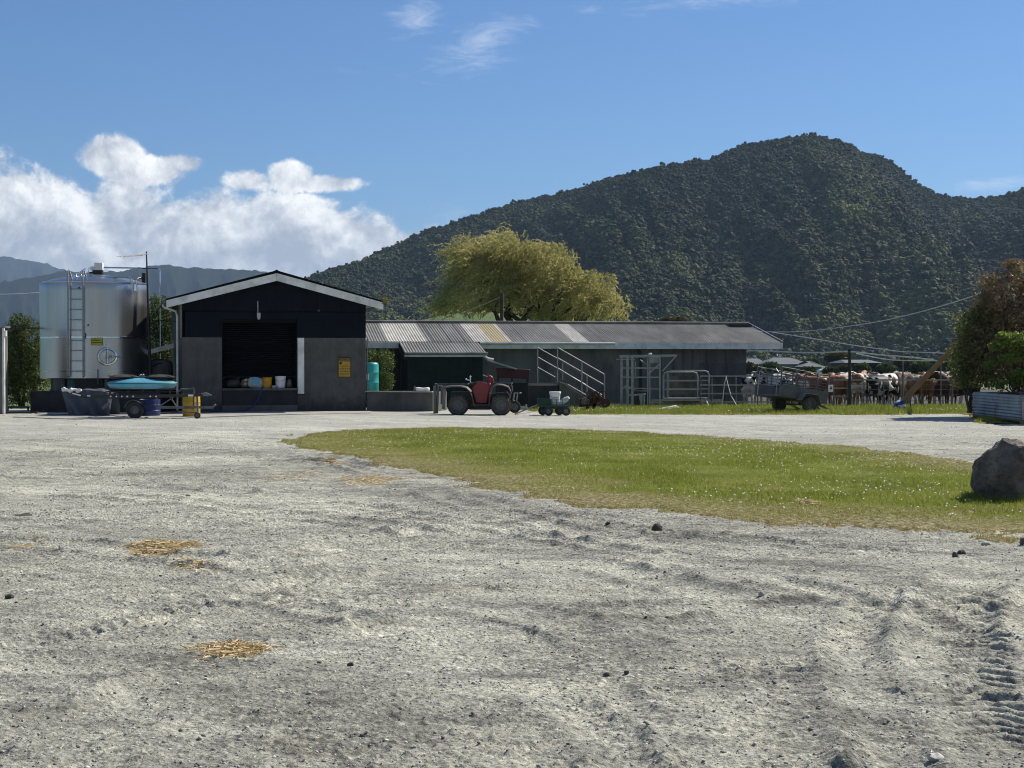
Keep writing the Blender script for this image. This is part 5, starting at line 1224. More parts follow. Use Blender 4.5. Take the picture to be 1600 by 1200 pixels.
pr = [(P(x, y, QD).x, P(x, y, QD).z) for x, y in poly]; q.prism(pr, QD-.30, QD+.30); W_(q, 'body', MT['red'], qb, bevel=.035)
q = MB(); poly = [(700, 606), (738, 605), (744, 603), (752, 596.5), (760, 597), (764, 598), (758, 595.5), (748, 594.5), (741, 597), (736, 601), (724, 600)]
q.prism([(P(x, y, QD).x, P(x, y, QD).z) for x, y in [(734, 604), (738, 598), (746, 595.3), (754, 595.3), (760, 598), (756, 602), (740, 607)]], QD-.15, QD+.15); W_(q, 'seat', MT['rubber'], qb, bevel=.04)
q = MB(); q.prism([(P(x, y, QD).x, P(x, y, QD).z) for x, y in [(705, 612), (735, 612), (765, 615), (793, 612), (798, 622), (795, 632), (765, 640), (735, 640), (706, 630)]], QD-.2, QD+.2)
q.box((P(753, 633, QD).x, QD, .28), (.6, .98, .06)); q.cyl((P(716.5, 635, QD).x, QD-.4, .275), (P(716.5, 635, QD).x, QD+.4, .275), .04, 8); q.cyl((P(783, 635, QD).x, QD-.4, .275), (P(783, 635, QD).x, QD+.4, .275), .04, 8); W_(q, 'chassis', MT['black'], qb, bevel=.02)
q = MB(); q.prism([(P(x, y, QD).x, P(x, y, QD).z) for x, y in [(760, 600), (764, 590), (758, 589), (757, 586.5), (765, 585.5), (770, 589), (772, 597), (768, 603)]], QD-.09, QD+.09); W_(q, 'headlight_cowl', MT['red'], qb, bevel=.03)
q = MB(); h = qp(760, 588); q.tube([h+Vector((-.10, -.40, .03)), h+Vector((-.05, -.28, .02)), h+Vector((.03, -.1, -.02)), h+Vector((.03, .1, -.02)), h+Vector((-.05, .28, .02)), h+Vector((-.10, .40, .03))], .014, 8)
q.tube([h+Vector((.02, 0, -.02)), qp(766, 604)], .03, 8); W_(q, 'handlebar', MT['galv_d'], qb)
for s in (-1, 1): q = MB(); q.tube([h+Vector((-.10, s*.40, .03)), h+Vector((-.07, s*.28, .025))], .022, 8); W_(q, 'grip', MT['rubber'], qb)
def rack(x0, x1, z, nm):
    q = MB(); a, b = P(x0, 600, QD).x, P(x1, 600, QD).x
    q.tube([(a, QD-.36, z), (b, QD-.36, z), (b+.03, QD-.3, z), (b+.03, QD+.3, z), (b, QD+.36, z), (a, QD+.36, z), (a-.03, QD+.3, z), (a-.03, QD-.3, z), (a, QD-.36, z)], .014, 6)
    for k in range(1, 6): x = a+(b-a)*k/6; q.cyl((x, QD-.36, z), (x, QD+.36, z), .009, 6)
    for k in (.15, .85): x = a+(b-a)*k; q.cyl((x, QD-.3, z), (x, QD-.3, z-.08), .01, 6); q.cyl((x, QD+.3, z), (x, QD+.3, z-.08), .01, 6)
    W_(q, nm, MT['galv_d'], qb)
rack(682, 731, P(700, 600, QD).z, 'rear_rack'); rack(772, 799, P(785, 598.5, QD).z, 'front_rack')
q = MB(); q.tube([qp(799, 600, -.3), qp(801, 608, -.3), qp(797, 619, -.3), qp(794, 628, -.25)], .014, 6); q.tube([qp(799, 600, .3), qp(801, 608, .3), qp(797, 619, .3), qp(794, 628, .25)], .014, 6); q.cyl(qp(801, 608, -.3), qp(801, 608, .3), .014, 6); q.cyl(qp(797, 619, -.3), qp(797, 619, .3), .014, 6); W_(q, 'bull_bar', MT['galv'], qb)
for y in (-.2, .2): q = MB(); q.lathe([(0, .02), (.05, .015), (.06, 0), (.06, -.04), (0, -.04)], 14, Matrix.Translation(qp(800, 606, y)) @ Matrix.Rotation(R(90), 4, 'Y')); W_(q, 'headlight', MT['glass'], qb)
q = MB(); q.box(qp(695, 621, -.45), (.085, .02, .63), rot=Euler((0, .06, 0))); W_(q, 'mud_flap', MT['fibre'], qb, bevel=.006); q = MB(); q.box(qp(691, 618, .2), (.10, .3, .5)); W_(q, 'mud_flap', MT['fibre'], qb, bevel=.006); q = MB(); q.bar(qp(684, 602, -.4), qp(697, 603, -.4), .04, .02); W_(q, 'flap_bracket', MT['fibre'], qb, bevel=.006)
t = thing('sprayer_gun', 'green and white sprayer handle clipped behind the quad bike seat', 'sprayer', qp(734, 600), 0)
q = MB(); q.cyl(qp(735, 600), qp(735, 590), .014, 8); q.ball(qp(735, 588.5), .028); q.bar(qp(729, 593, -.02), qp(735, 594.5, -.02), .03, .03); q.ball(qp(728.5, 592.5, -.02), .026); W_(q, 'handle', MT['white_pl'], t)
q = MB(); q.ball(qp(736, 600), (.09, .06, .045)); q.ball(qp(732, 600, -.06), .03); W_(q, 'body', MT['green'], t)
# small implement ahead of the quad
t = thing('drawbar_jack', 'small wheeled drawbar with a curved jack in front of the quad bike', 'drawbar', (P(808, 648, 45).x, 45, 0), 0)
wheel_parts(t, (P(804, 640, 45).x, 45, .18), (0, 1, 0), .18, .09, .1)
q = MB(); d45 = 45; q.tube([P(803, 615, d45), P(809, 613, d45)], .02, 6); q.tube([P(804, 613, d45), P(802, 625, d45), P(806, 630, d45), P(812, 634, d45), P(814, 640, d45)], .022, 8); q.tube([P(797, 636, d45), P(815, 636, d45), P(823, 634.5, d45)], .022, 8); q.tube([P(809, 613, d45), P(807, 626, d45)], .018, 6); W_(q, 'frame', MT['galv'], t)
q = MB(); q.ball(P(813, 614, d45), (.035, .03, .02)); q.cyl(P(822, 632, d45), P(822, 637, d45), .03, 8); W_(q, 'coupling', MT['galv'], t)
t = thing('long_handle', 'long dark bar lying on the gravel between the quad bike and the green cart', 'bar', G(820, 647), 0); q = MB(); q.bar(G(805, 648.5)+Vector((0, 0, .03)), G(848, 642)+Vector((0, 0, .25)), .03, .03); W_(q, 'bar', MT['black'], t)

# ================= green cart =================
CD = 42.6
ct = thing('garden_cart', 'small green four-wheeled cart with mesh sides on the gravel', 'cart', (P(866, 648, CD).x, CD, 0), 0)
xa, xb = P(840.5, 630, CD).x, P(891, 630, CD).x; z0 = P(866, 634.5, CD).z; z1 = P(866, 623.5, CD).z
q = MB(); q.box(((xa+xb)/2, CD+.28, z0), (xb-xa, .56, .035)); q.box(((xa+xb)/2, CD+.28, z0-.05), (xb-xa-.2, .3, .06)); q.bar(((xa+xb)/2-.3, CD+.28, z0-.03), ((xa+xb)/2-.3, CD+.28, .13), .05, .3); q.bar(((xa+xb)/2+.3, CD+.28, z0-.03), ((xa+xb)/2+.3, CD+.28, .13), .05, .3)
q.tube([(xb, CD+.28, z0-.05), (xb+.15, CD+.28, .12), (xb+.1, CD+.25, .5)], .012, 6); W_(q, 'tray', MT['green'], ct, bevel=.006)
q = MB()
for y in (CD, CD+.56):
    q.cyl((xa, y, z1), (xb, y, z1), .010, 6); q.cyl((xa, y, z0+.03), (xb, y, z0+.03), .008, 6)
    for k in range(27): x = xa+(xb-xa)*k/26; q.cyl((x, y, z0), (x, y, z1), .003 if k % 5 else .010, 4)
    for k in range(1, 4): q.cyl((xa, y, z0+(z1-z0)*k/4), (xb, y, z0+(z1-z0)*k/4), .003, 4)
for x in (xa, xb):
    q.cyl((x, CD, z1), (x, CD+.56, z1), .010, 6)
    for k in range(12): q.cyl((x, CD+.56*k/11, z0), (x, CD+.56*k/11, z1), .003, 4)
W_(q, 'mesh_side', MT['green'], ct)
q = MB(); q.box((xa+.2, CD+.02, (z0+z1)/2), (.35, .008, z1-z0-.03)); W_(q, 'side_panel', MT['green'], ct)
for px, dy in ((857, .0), (848.5, .5), (884.5, 0), (875, .5)): wheel_parts(ct, (P(px, 643, CD).x, CD+dy+.02, .128), (0, 1, 0), .128, .075, .06, None, MT['galv_d'])
b_ = bucket('bucket', 'tall white plastic bucket standing in the green cart', (P(867.5, 634, CD).x, CD+.25, z0+.02), .155, .36, MT['white_pl'])
q = MB(); q.lathe([(0, .02), (.162, .02), (.168, .0), (.168, -.03), (.158, -.03)], 24, Matrix.Translation((0, 0, .36))); q.build('lid', MT['white_pl'], b_)
t = thing('plastic_jerrycan', 'white plastic container lying slanted in the right end of the green cart', 'container', (P(882, 628, CD).x, CD+.2, z0+.03), 0)
q = MB(); q.tube([P(874, 633.5, CD+.2), P(877, 630, CD+.2), P(881, 626.5, CD+.2), P(885, 623.5, CD+.2), P(888, 622.5, CD+.2), P(889.5, 623.5, CD+.2)], [.03, .07, .075, .07, .06, .03], 12); W_(q, 'container', MT['white_pl'], t)

# rusty implement
D = 46.5
ru = thing('rusty_implement', 'rusty red-brown farm implement heaped by the foot of the ramp', 'farm implement', (P(925, 640, D).x, D, 0), 0)
rr = random.Random(3)
q = MB(); q.bar(P(905, 634, D), P(936, 632, D), .08, .07); q.bar(P(928, 640, D), P(929, 612, D), .10, .08); q.bar(P(917, 622, D), P(934, 613, D), .07, .06); q.bar(P(931, 613, D), P(948, 631, D), .06, .06); q.bar(P(906, 634, D), P(908, 622, D), .05, .05); q.bar(P(934, 633, D+.5), P(950, 628, D+.5), .06, .06)
q.ball(P(933, 622, D+.2), (.15, .16, .13)); q.box(P(925, 627, D+.2), (.25, .3, .2)); W_(q, 'frame', MT['rust'], ru)
q = MB()
for k in range(5):
    c_ = P(922+k*5, 616+(k % 2)*3, D+.15*k); q.tube([c_+Vector((.10*math.cos(a), 0, .10*math.sin(a))) for a in np.linspace(.3, 3.6, 8)], .016, 6)
    q.tube([c_, c_+Vector((rr.uniform(-.1, .1), 0, -.25)), c_+Vector((rr.uniform(-.2, .2), 0, -.36))], .02, 6)
W_(q, 'tine', MT['rust'], ru)
q = MB(); q.prism([(P(x, y, D).x, P(x, y, D).z) for x, y in [(907, 631), (909, 624), (915, 621), (922, 625), (921, 632), (913, 633)]], D-.1, D+.2); W_(q, 'stone_weight', MT['rock'], ru, bevel=.03)
q = MB(); q.bar(P(905, 623.5, D-.1), P(914.5, 620.5, D-.1), .08, .02); q.bar(P(931, 633, D-.1), P(939.5, 633, D-.1), .03, .015); q.bar(P(939, 633, D-.1), P(939, 645, D-.1), .015, .015); q.bar(P(931, 639, D-.1), P(939, 639, D-.1), .02, .015); W_(q, 'bracket', MT['galv_d'], ru)
q = MB(); q.ball(P(918, 638, D), (.06, .05, .07)); q.ball(P(927, 641, D), (.05, .05, .08)); q.lathe([(.05, -.03), (.14, -.02), (.14, .02), (.05, .03)], 16, Matrix.Translation(P(946, 630, D)) @ Matrix.Rotation(R(90), 4, 'X')); W_(q, 'coulter', MT['rust'], ru)
# ================= cattle crush, gates, rails =================
D = 50.0
cr_ = thing('cattle_crush', 'galvanised steel cattle crush with a head bail against the milking shed', 'cattle crush', (P(1005, 638, D).x, D, 0), 0)
q = MB(); yb = 637.5
def post(q, px, y0, y1, dd, w=.06): q.bar(P(px, y1, dd), P(px, y0, dd), w, w)
for px, y0, dd in ((971, 557, D), (980.5, 558, D-.1), (988, 557, D-.1), (1015, 560, D+.7), (1031, 556, D)): post(q, px, y0, yb if dd <= D else 635, dd, .075 if px < 1000 else .055)
post(q, 1012, 560, 634, D+.05, .04)
q.bar(P(969, 556, D), P(1057, 555, D), .05, .05); q.bar(P(969, 558, D+.9), P(1057, 556.5, D+.9), .05, .05); q.bar(P(1057, 555, D), P(1057, 556.5, D+.9), .05, .05); q.bar(P(969, 556, D), P(969, 558, D+.9), .05, .05)
q.bar(P(1057, 555.5, D), P(1035, 580, D), .04, .04); q.bar(P(1030, 569, D), P(1012, 585, D), .04, .04); q.bar(P(1015, 626, D), P(1026, 637, D), .035, .035)
for y in (575, 589.5): q.bar(P(971, y, D), P(1031, y, D), .03, .045)
q.bar(P(971, y, D+.9), P(1031, y, D+.9), .03, .045); q.bar(P(971, 606, D+.9), P(1031, 608, D+.9), .03, .04)
q.bar(P(992, 637.6, D), P(1033, 637, D), .05, .05); q.bar(P(1015, 628.5, D), P(1036, 628.5, D), .04, .04); W_(q, 'frame', MT['galv'], cr_)
q = MB(); q.box(P(1021, 562.5, D+.2), (.30, .25, .22)); q.tube([P(1010, 570, D+.1), P(1018, 567, D+.1), P(1024, 569, D+.1)], .02, 6); q.bar(P(1000, 562, D+.1), P(1010, 570, D+.1), .04, .04); W_(q, 'headgate_box', MT['tin'], cr_, bevel=.02)
q = MB(); q.box(P(1016, 554, D+.3), (.12, .1, .06)); q.ball(P(1016, 553, D+.3), (.06, .05, .035)); W_(q, 'pulley', MT['white_pl'], cr_)
q = MB(); q.bar(P(976, 603, D-.1), P(992, 608, D-.1), .05, .05); q.bar(P(978, 618, D-.1), P(1006, 616, D-.1), .05, .05); q.bar(P(963, 561.5, D-.1), P(992, 562, D-.1), .03, .03); q.tube([P(992.5, 565, D), P(992.5, 588, D)], .012, 6); q.ball(P(994.5, 590.5, D), (.04, .03, .03)); W_(q, 'lever', MT['galv'], cr_)
t = thing('hanging_cloth', 'pale grey cloth draped inside the lower part of the cattle crush', 'cloth', P(1003, 620, D+.3), 0)
q = MB(); W_(q.grid(lambda u, v: P(998+11*u+(v*3 if u < .3 else -v*3*u), 615+19*v, D+.35+.05*math.sin(u*9+v*3)), 12, 12).noise(.03, 6, 3), 'cloth', MT['bag'], t, solid=.006)
t = thing('scrap_box', 'dark box standing inside the cattle crush', 'box', (P(1004, 625, D+.8).x, D+.9, 0), .2); q = MB(); q.box((0, 0, .27), (.5, .4, .55)); q.build('box', MT['black'], t, bevel=.02)
def loop_gate(name, label, px0, px1, yt, yb_, dd, rails, left_round=True):
    t = thing(name, label, 'gate', (P((px0+px1)/2, yb_, dd).x, dd, 0), 0); r = 6
    pts = [P(px0, yb_, dd), P(px0, yt+r, dd), P(px0+1.5, yt+2, dd), P(px0+r, yt, dd), P(px1-r, yt, dd), P(px1-1.5, yt+2, dd), P(px1, yt+r, dd), P(px1, yb_, dd), P(px0, yb_, dd)]
    q = MB(); q.tube(pts, .027, 8); W_(q, 'gate_frame', MT['galv'], t)
    for y in rails: q = MB(); q.bar(P(px0, y, dd), P(px1, y, dd), .02, .04); W_(q, 'rail', MT['galv'], t)
    return t
loop_gate('tubular_gate', 'front round-cornered tube gate right of the cattle crush', 1036.5, 1090, 581.5, 623, 49.6, (595, 608.5))
g2 = loop_gate('tubular_gate', 'rear round-cornered tube gate behind the front one', 1043, 1107.5, 579.5, 622, 50.6, (594.5, 607.5))
q = MB(); q.box(((P(1043, 600, 50.9).x+P(1088, 600, 50.9).x)/2, 51.2, P(1060, 602, 51).z), (.9, .04, .62)); W_(q, 'panel', MT['fibre'], g2)
t = thing('water_trough', 'long low grey trough behind the tube gates', 'trough', (P(1065, 630, 51.6).x, 51.6, 0), 0)
q = MB(); q.box((0, 0, .05), (2.6, .5, .34)); q.build('trough', MT['fibre'], t, bevel=.02); q = MB(); q.box((0, -.26, .235), (2.65, .03, .03)); q.build('lip', MT['galv'], t)
t = thing('leaning_stay', 'short pale stay leaning by the rear tube gate', 'stay', P(1105, 630, 50), 0); q = MB(); q.bar(P(1102, 622, 50), P(1108.5, 636.5, 49.6), .04, .03); W_(q, 'stay', MT['galv'], t)
def rail_fence(name, label, x0, x1, dd, rails, posts, zoff=0, mat='galv', rw=.035, cat='fence'):
    t = thing(name, label, cat, (P((x0+x1)/2, 620, dd).x, dd, gzf(dd)), 0)
    for y in rails: q = MB(); q.bar(P(x0, y, dd), P(x1, y, dd), rw, rw*1.3); W_(q, 'rail', MT[mat], t)
    for px, yt in posts:
        q = MB(); a = P(px, yt, dd+.05); q.cyl((a.x, a.y, gzf(dd)-.05), a, .026, 8); W_(q, 'post', MT['galv_d'], t)
    return t
rail_fence('pipe_rail_fence', 'pipe rail fence between the tube gates and the stock trailer', 1094, 1235, 50.4, (587.7, 601.5, 615, 628), [(1094.5, 588), (1112, 590), (1150, 588), (1184, 588), (1199, 580)])
rail_fence('pipe_rail_fence', 'single top rail fence in front of the cows right of the stock trailer', 1328, 1497, 50.4, (593.6,), [(1411, 541), (1470, 560), (1488, 592)])
rail_fence('yard_gate', 'three-rail gate between the stock trailer and the tall dark post', 1302, 1327, 50.2, (593.6, 606.6, 619.3), [(1302.5, 590), (1325, 592)], cat='gate')
t = thing('wire_fence', 'thin wires strung below the top rail in front of the cows', 'fence', (P(1410, 620, 50.3).x, 50.3, gzf(50)), 0)
for y in (601, 608.5, 617, 625.5):
    q = MB(); q.tube([P(1329, y, 50.3), P(1410, y+.6, 50.3), P(1497, y, 50.3)], .007, 5); W_(q, 'wire', MT['galv_d'], t)
for px in (1350, 1381, 1440):
    q = MB(); q.bar((P(px, 600, 50.3).x, 50.3, -.1), P(px, 596, 50.3), .03, .03); W_(q, 'batten', MT['galv_d'], t)
t = thing('strainer_post', 'tall dark post carrying the white ropes above the cows', 'post', (P(1328, 600, 50).x, 50, 0), 0); q = MB(); q.cyl((P(1328, 600, 50).x, 50, -.1), P(1327.5, 545, 50), .05, 12); W_(q, 'post', MT['black'], t)
t = thing('thin_stake', 'thin black stake in the grass beside the leaning pole', 'stake', (P(1424, 640, 46.5).x, 46.5, 0), 0); q = MB(); q.bar(G(1424, 643), P(1422, 625, 46.5), .02, .02); W_(q, 'stake', MT['black'], t)
# hose looped on the rails
t = thing('hanging_hose', 'pale hose looping down from the rail onto the grass', 'hose', P(1140, 600, 50), 0); q = MB(); q.tube([P(1128, 636, 50.2), P(1132, 600, 50.2), P(1134.5, 588, 50.2), P(1137, 600, 50.1), P(1142, 618, 50), P(1150, 632, 49.6), P(1158, 637, 49.4)], .014, 6); W_(q, 'hose', MT['rope'], t)
t = thing('fence_log', 'pale broken log lying on the grass below the tube gates', 'log', (P(1040, 640, 48).x, 48, .05), 0)
q = MB(); q.tube([P(1013, 643.5, 47.2), P(1030, 641, 47.6), P(1045, 638.5, 48), P(1055, 637.5, 48.2), P(1063, 639, 48.3)], [.055, .06, .075, .09, .04], 10); q.noise(.02, 6, 2); W_(q, 'log', MT['concrete_light'], t)
q = MB(); q.cyl(P(1012, 643.5, 47.1), P(1018, 643.2, 47.3), .075, 12); W_(q, 'collar', MT['rubber'], t)

# ropes and wires at the right
def ropeobj(name, label, pts, r=.014, mat='rope'):
    t = thing(name, label, 'rope', pts[len(pts)//2], 0); n = 40
    P_ = [Vector(p) for p in pts]; out = []
    for i in range(len(P_)-1):
        p0, p1, p2, p3 = P_[max(i-1, 0)], P_[i], P_[i+1], P_[min(i+2, len(P_)-1)]
        for k in range(8):
            f = k/8; out.append(.5*((2*p1)+(p2-p0)*f+(2*p0-5*p1+4*p2-p3)*f*f+(3*p1-p0-3*p2+p3)*f**3))
    out.append(P_[-1]); q = MB(); q.tube(out, r, 6); W_(q, 'rope', MT[mat], t); return t
ropeobj('overhead_cable', 'highest white cable sagging from the milking shed up to the purple tree', [P(1177, 517.5, 60), P(1206, 518.5, 60), P(1250, 518, 58), P(1310, 512, 55), P(1380, 501, 52), P(1450, 484, 49), P(1510, 466, 46), P(1560, 448, 43)], .016)
ropeobj('white_rope', 'middle white rope dropping from the milking shed gable to the right trees', [P(1206, 519, 58), P(1260, 527.5, 56), P(1330, 539, 53), P(1380, 546, 51), P(1410, 549.5, 50), P(1445, 550.5, 48.5), P(1482, 552, 47)], .017)
ropeobj('white_rope', 'lower thick white rope passing over the strainer post', [P(1170, 548, 57), P(1200, 548.5, 56), P(1250, 551, 53), P(1290, 550.5, 51), P(1328, 549.5, 50), P(1370, 554, 49), P(1430, 559, 48), P(1475, 565.5, 47)], .024)
ropeobj('white_rope', 'short lowest white rope right of the strainer post', [P(1338, 552.5, 50), P(1365, 558, 49.5), P(1390, 562, 49), P(1425, 563.5, 48.5), P(1462, 563.5, 48)], .018)
ropeobj('thin_wire', 'faint thin wire between the upper ropes', [P(1215, 522.5, 60), P(1300, 525, 56), P(1400, 518, 52), P(1480, 508, 48)], .005, 'galv_d')
# leaning pole with blue bag
lp = thing('leaning_pole', 'leaning barkless wooden pole propped up into the purple tree', 'pole', P(1408, 632, 47.2), 0)
q = MB(); q.tube([P(1406, 634, 47.2), P(1430, 606, 47), P(1455, 580, 46.6), P(1480, 553, 46), P(1507, 525, 45)], [.09, .088, .082, .068, .045], 12); W_(q, 'pole', MT['woodred'], lp)
bgm, nt, pp = _new('blue_printed_plastic'); tcn = nt.nodes.new('ShaderNodeTexCoord'); nn_ = noise_n(nt, mapping(nt, tcn.outputs['Object'], (1, 1, 3.2), (0, .5, 0)), 4.5, 3); rp = ramp(nt, nn_.outputs['Fac'], [(.5, (.012, .04, .16)), (.56, (.6, .7, .8))]); nt.links.new(rp.outputs[0], pp.inputs['Base Color']); pp.inputs['Roughness'].default_value = .35
bgb = thing('plastic_bag', 'blue and white plastic bag tied round the foot of the leaning pole', 'bag', P(1405, 636, 47), 0)
q = MB(); q.tube([P(1411.5, 628, 47), P(1409, 631, 47), P(1406, 635, 47), P(1402, 640, 46.9), P(1397, 642.5, 46.8)], [.10, .16, .19, .15, .05], 20); q.noise(.05, 7, 8); W_(q, 'bag', bgm, bgb)

# ================= stock trailer =================
u_ = Vector((.84, .54, 0)).normalized(); w_ = Vector((.54, -.84, 0)).normalized()       # long axis (towards drawbar), axle towards us
wn_ = P(1264, 636, 45.0); wn_.z = .24
st = thing('stock_trailer', 'grey tipped stock trailer with tube crate sides parked on the grass', 'trailer', (wn_.x, wn_.y, 0), 0)
TW = 1.25; tilt = -.13
org = wn_-w_*(TW/2); org.z = 0
fr = Matrix(((u_.x, w_.x, 0, org.x), (u_.y, w_.y, 0, org.y), (0, 0, 1, 0), (0, 0, 0, 1))) @ Matrix.Translation((0, 0, .24)) @ Matrix.Rotation(-tilt, 4, 'Y') @ Matrix.Translation((0, 0, -.24))
def tl(x, y, z): return fr @ Vector((x, y, z))
x0, x1 = -1.12, .80
wheel_parts(st, tl(0, TW/2+.02, .24), (w_.x, w_.y, 0), .24, .17, .13, MT['mud_rubber'], MT['galv_d'])
wheel_parts(st, tl(0, -TW/2-.02, .24), (w_.x, w_.y, 0), .24, .17, .13, MT['mud_rubber'], MT['galv_d'])
q = MB(); zf, zs = .38, .72
q.box(((x0+x1)/2, 0, zf), (x1-x0, TW-.2, .05), m=fr)
for y in (-TW/2+.1, TW/2-.1): q.box(((x0+x1)/2, y, (zf+zs)/2), (x1-x0, .03, zs-zf), m=fr)
q.box((x1, 0, (zf+zs)/2), (.03, TW-.2, zs-zf), m=fr); q.cyl(tl(0, -TW/2, .24), tl(0, TW/2, .24), .03, 8); trayo = W_(q, 'tray', MT['tin'], st, bevel=.006)
trayo.data.materials[0] = M('dull_trailer_tray', (.115, .12, .125), .65, metal=.2, col2=(.08, .083, .088), vs=5)
for s in (-1, 1):
    q = MB(); y0_ = s*(TW/2+.02)
    pts = [(-.42, .34), (-.26, .56), (.22, .56), (.36, .30), (.9, .16)]
    for (a, b), (c_, d_) in zip(pts, pts[1:]): q.add([tl(a, y0_-.11, b), tl(c_, y0_-.11, d_), tl(c_, y0_+.11, d_), tl(a, y0_+.11, b), tl(a, y0_-.11, b-.012), tl(c_, y0_-.11, d_-.012), tl(c_, y0_+.11, d_-.012), tl(a, y0_+.11, b-.012)], [(0, 1, 2, 3), (7, 6, 5, 4), (0, 4, 5, 1), (1, 5, 6, 2), (2, 6, 7, 3), (3, 7, 4, 0)])
    W_(q, 'mudguard', MT['galv'], st)
q = MB()
for s in (-1, 1):
    y0_ = s*(TW/2-.1)
    for k in range(6):
        z = zs+.05+k*.088; q.cyl(tl(x0+.62 if k > 4 else x0+.1, y0_, z), tl(x1, y0_, z), .012, 6)
    for xx in (x0+.02, x0+.62, x0+1.0, x0+1.45, x1): q.cyl(tl(xx, y0_, zf), tl(xx, y0_, zs+.50), .017, 6)
    q.cyl(tl(x0+.02, y0_, zs+.50), tl(x0+.62, y0_, zs+.50), .014, 6)
for z in (zs+.1, zs+.23, zs+.36, zs+.49): q.cyl(tl(x1, -TW/2+.1, z), tl(x1, TW/2-.1, z), .012, 6)
W_(q, 'crate', MT['galv_d'], st)
q = MB(); q.tube([tl(x0, -.4, zf), tl(x0, -.4, zs+.35), tl(x0, -.3, zs+.45), tl(x0, .3, zs+.45), tl(x0, .4, zs+.35), tl(x0, .4, zf)], .015, 6); q.cyl(tl(x0, -.4, zs+.1), tl(x0, .4, zs+.1), .012, 6); W_(q, 'tailgate', MT['galv'], st)
q = MB(); q.bar(tl(x1-.3, 0, zf-.04), tl(x1+.55, 0, .12), .07, .05); q.bar(tl(x1-.3, .35, zf-.04), tl(x1+.35, .02, .17), .05, .05); q.bar(tl(x1-.3, -.35, zf-.04), tl(x1+.35, -.02, .17), .05, .05); W_(q, 'drawbar', MT['galv_d'], st)
t = thing('white_plate', 'square white plate with a black mark hung on the trailer crate', 'plate', P(1298, 607, 45.4), .3)
q = MB(); q.box((0, 0, 0), (.16, .012, .21)); q.build('plate', MT['white_pl'], t, bevel=.01); q = MB(); q.prism([(-.03, -.03), (.04, -.01), (.02, .05), (-.02, .03)], -.012, -.008); q.build('mark', MT['ink'], t)

# ================= cows =================
def cow_mesh(head='level', seed=0, headturn=0):
    rr = random.Random(seed); q = MB()
    # trunk: spine stations x, z centre, half width, half height
    st_ = [(-.80, 1.03, .10, .16), (-.76, 1.04, .22, .24), (-.62, 1.03, .29, .30), (-.40, 1.0, .28, .33), (-.15, .97, .32, .36), (.12, .95, .34, .38), (.38, .96, .31, .37), (.58, 1.0, .25, .35), (.72, 1.04, .18, .27)]
    q.tube([(x, 0, z) for x, z, a, b in st_], [(a, b) for x, z, a, b in st_], 20)
    for s in (-1, 1):
        q.ball((-.55, s*.22, 1.22), (.10, .07, .08)); q.ball((-.80, s*.10, 1.14), (.06, .05, .06))      # hooks, pins
        q.tube([(-.62, s*.17, 1.0), (-.60, s*.19, .76), (-.55, s*.17, .60), (-.70, s*.15, .45), (-.66, s*.15, .25), (-.63, s*.15, .10), (-.61, s*.15, .0)], [(.19, .15), (.16, .12), (.095, .08), (.065, .05), (.045, .04), (.05, .045), (.06, .055)], 12)
        q.tube([(.50, s*.17, .95), (.50, s*.17, .70), (.49, s*.16, .42), (.50, s*.15, .25), (.50, s*.15, .10), (.52, s*.15, .0)], [(.14, .10), (.10, .08), (.06, .055), (.042, .04), (.05, .045), (.06, .055)], 12)
    q.ball((-.38, 0, .66), (.17, .15, .13)); q.tube([(-.2, 0, .66), (.3, 0, .60), (.6, 0, .70)], [.12, .14, .12], 10)
    q.ball((.62, 0, 1.22), (.2, .10, .12))
    q.tube([(-.80, 0, 1.2), (-.87, 0, 1.1), (-.88, 0, .8), (-.87, 0, .5)], [.035, .03, .022, .02], 8); q.ball((-.87, 0, .42), (.04, .04, .10))
    hz_ = {'level': 1.32, 'up': 1.38, 'low': .75}[head]; hx = {'level': 1.08, 'up': .98, 'low': 1.1}[head]
    h0 = Vector((hx, headturn*.25, hz_)); q.tube([(.60, 0, 1.08), (.8, headturn*.08, (1.1+hz_)/2), h0], [(.17, .27), (.12, .20), (.11, .13)], 14)
    d = Vector((.9, headturn*.7, -.55 if head != 'up' else -.2)).normalized()
    q.tube([h0-d*.08, h0+d*.05, h0+d*.2, h0+d*.35, h0+d*.47, h0+d*.50], [(.08, .09), (.115, .125), (.10, .11), (.07, .08), (.075, .07), (.05, .05)], 14)
    sd_ = Vector((-d.y, d.x, 0)).normalized()
    for s in (-1, 1):
        e = h0+sd_*s*.10+Vector((0, 0, .05)); q.tube([e, e+sd_*s*.09+Vector((-.01, 0, .0)), e+sd_*s*.19+Vector((-.02, 0, -.02))], [(.03, .03), (.03, .055), (.015, .02)], 8)
    tmp = q.build('cow_source', MT['black'], None); COLx = tmp
    md = tmp.modifiers.new('r', 'REMESH'); md.mode = 'VOXEL'; md.voxel_size = .024
    sm = tmp.modifiers.new('s', 'SMOOTH'); sm.iterations = 3; sm.factor = .6
    dg = bpy.context.evaluated_depsgraph_get(); me = bpy.data.meshes.new_from_object(tmp.evaluated_get(dg)); me.name = 'cow'
    bpy.data.objects.remove(tmp); me.polygons.foreach_set('use_smooth', np.ones(len(me.polygons), bool))
    eye = MB()
    for s in (-1, 1): eye.ball(h0+d*.12+sd_*s*.10+Vector((0, 0, .03)), .018, 8, 6)
    return me, eye
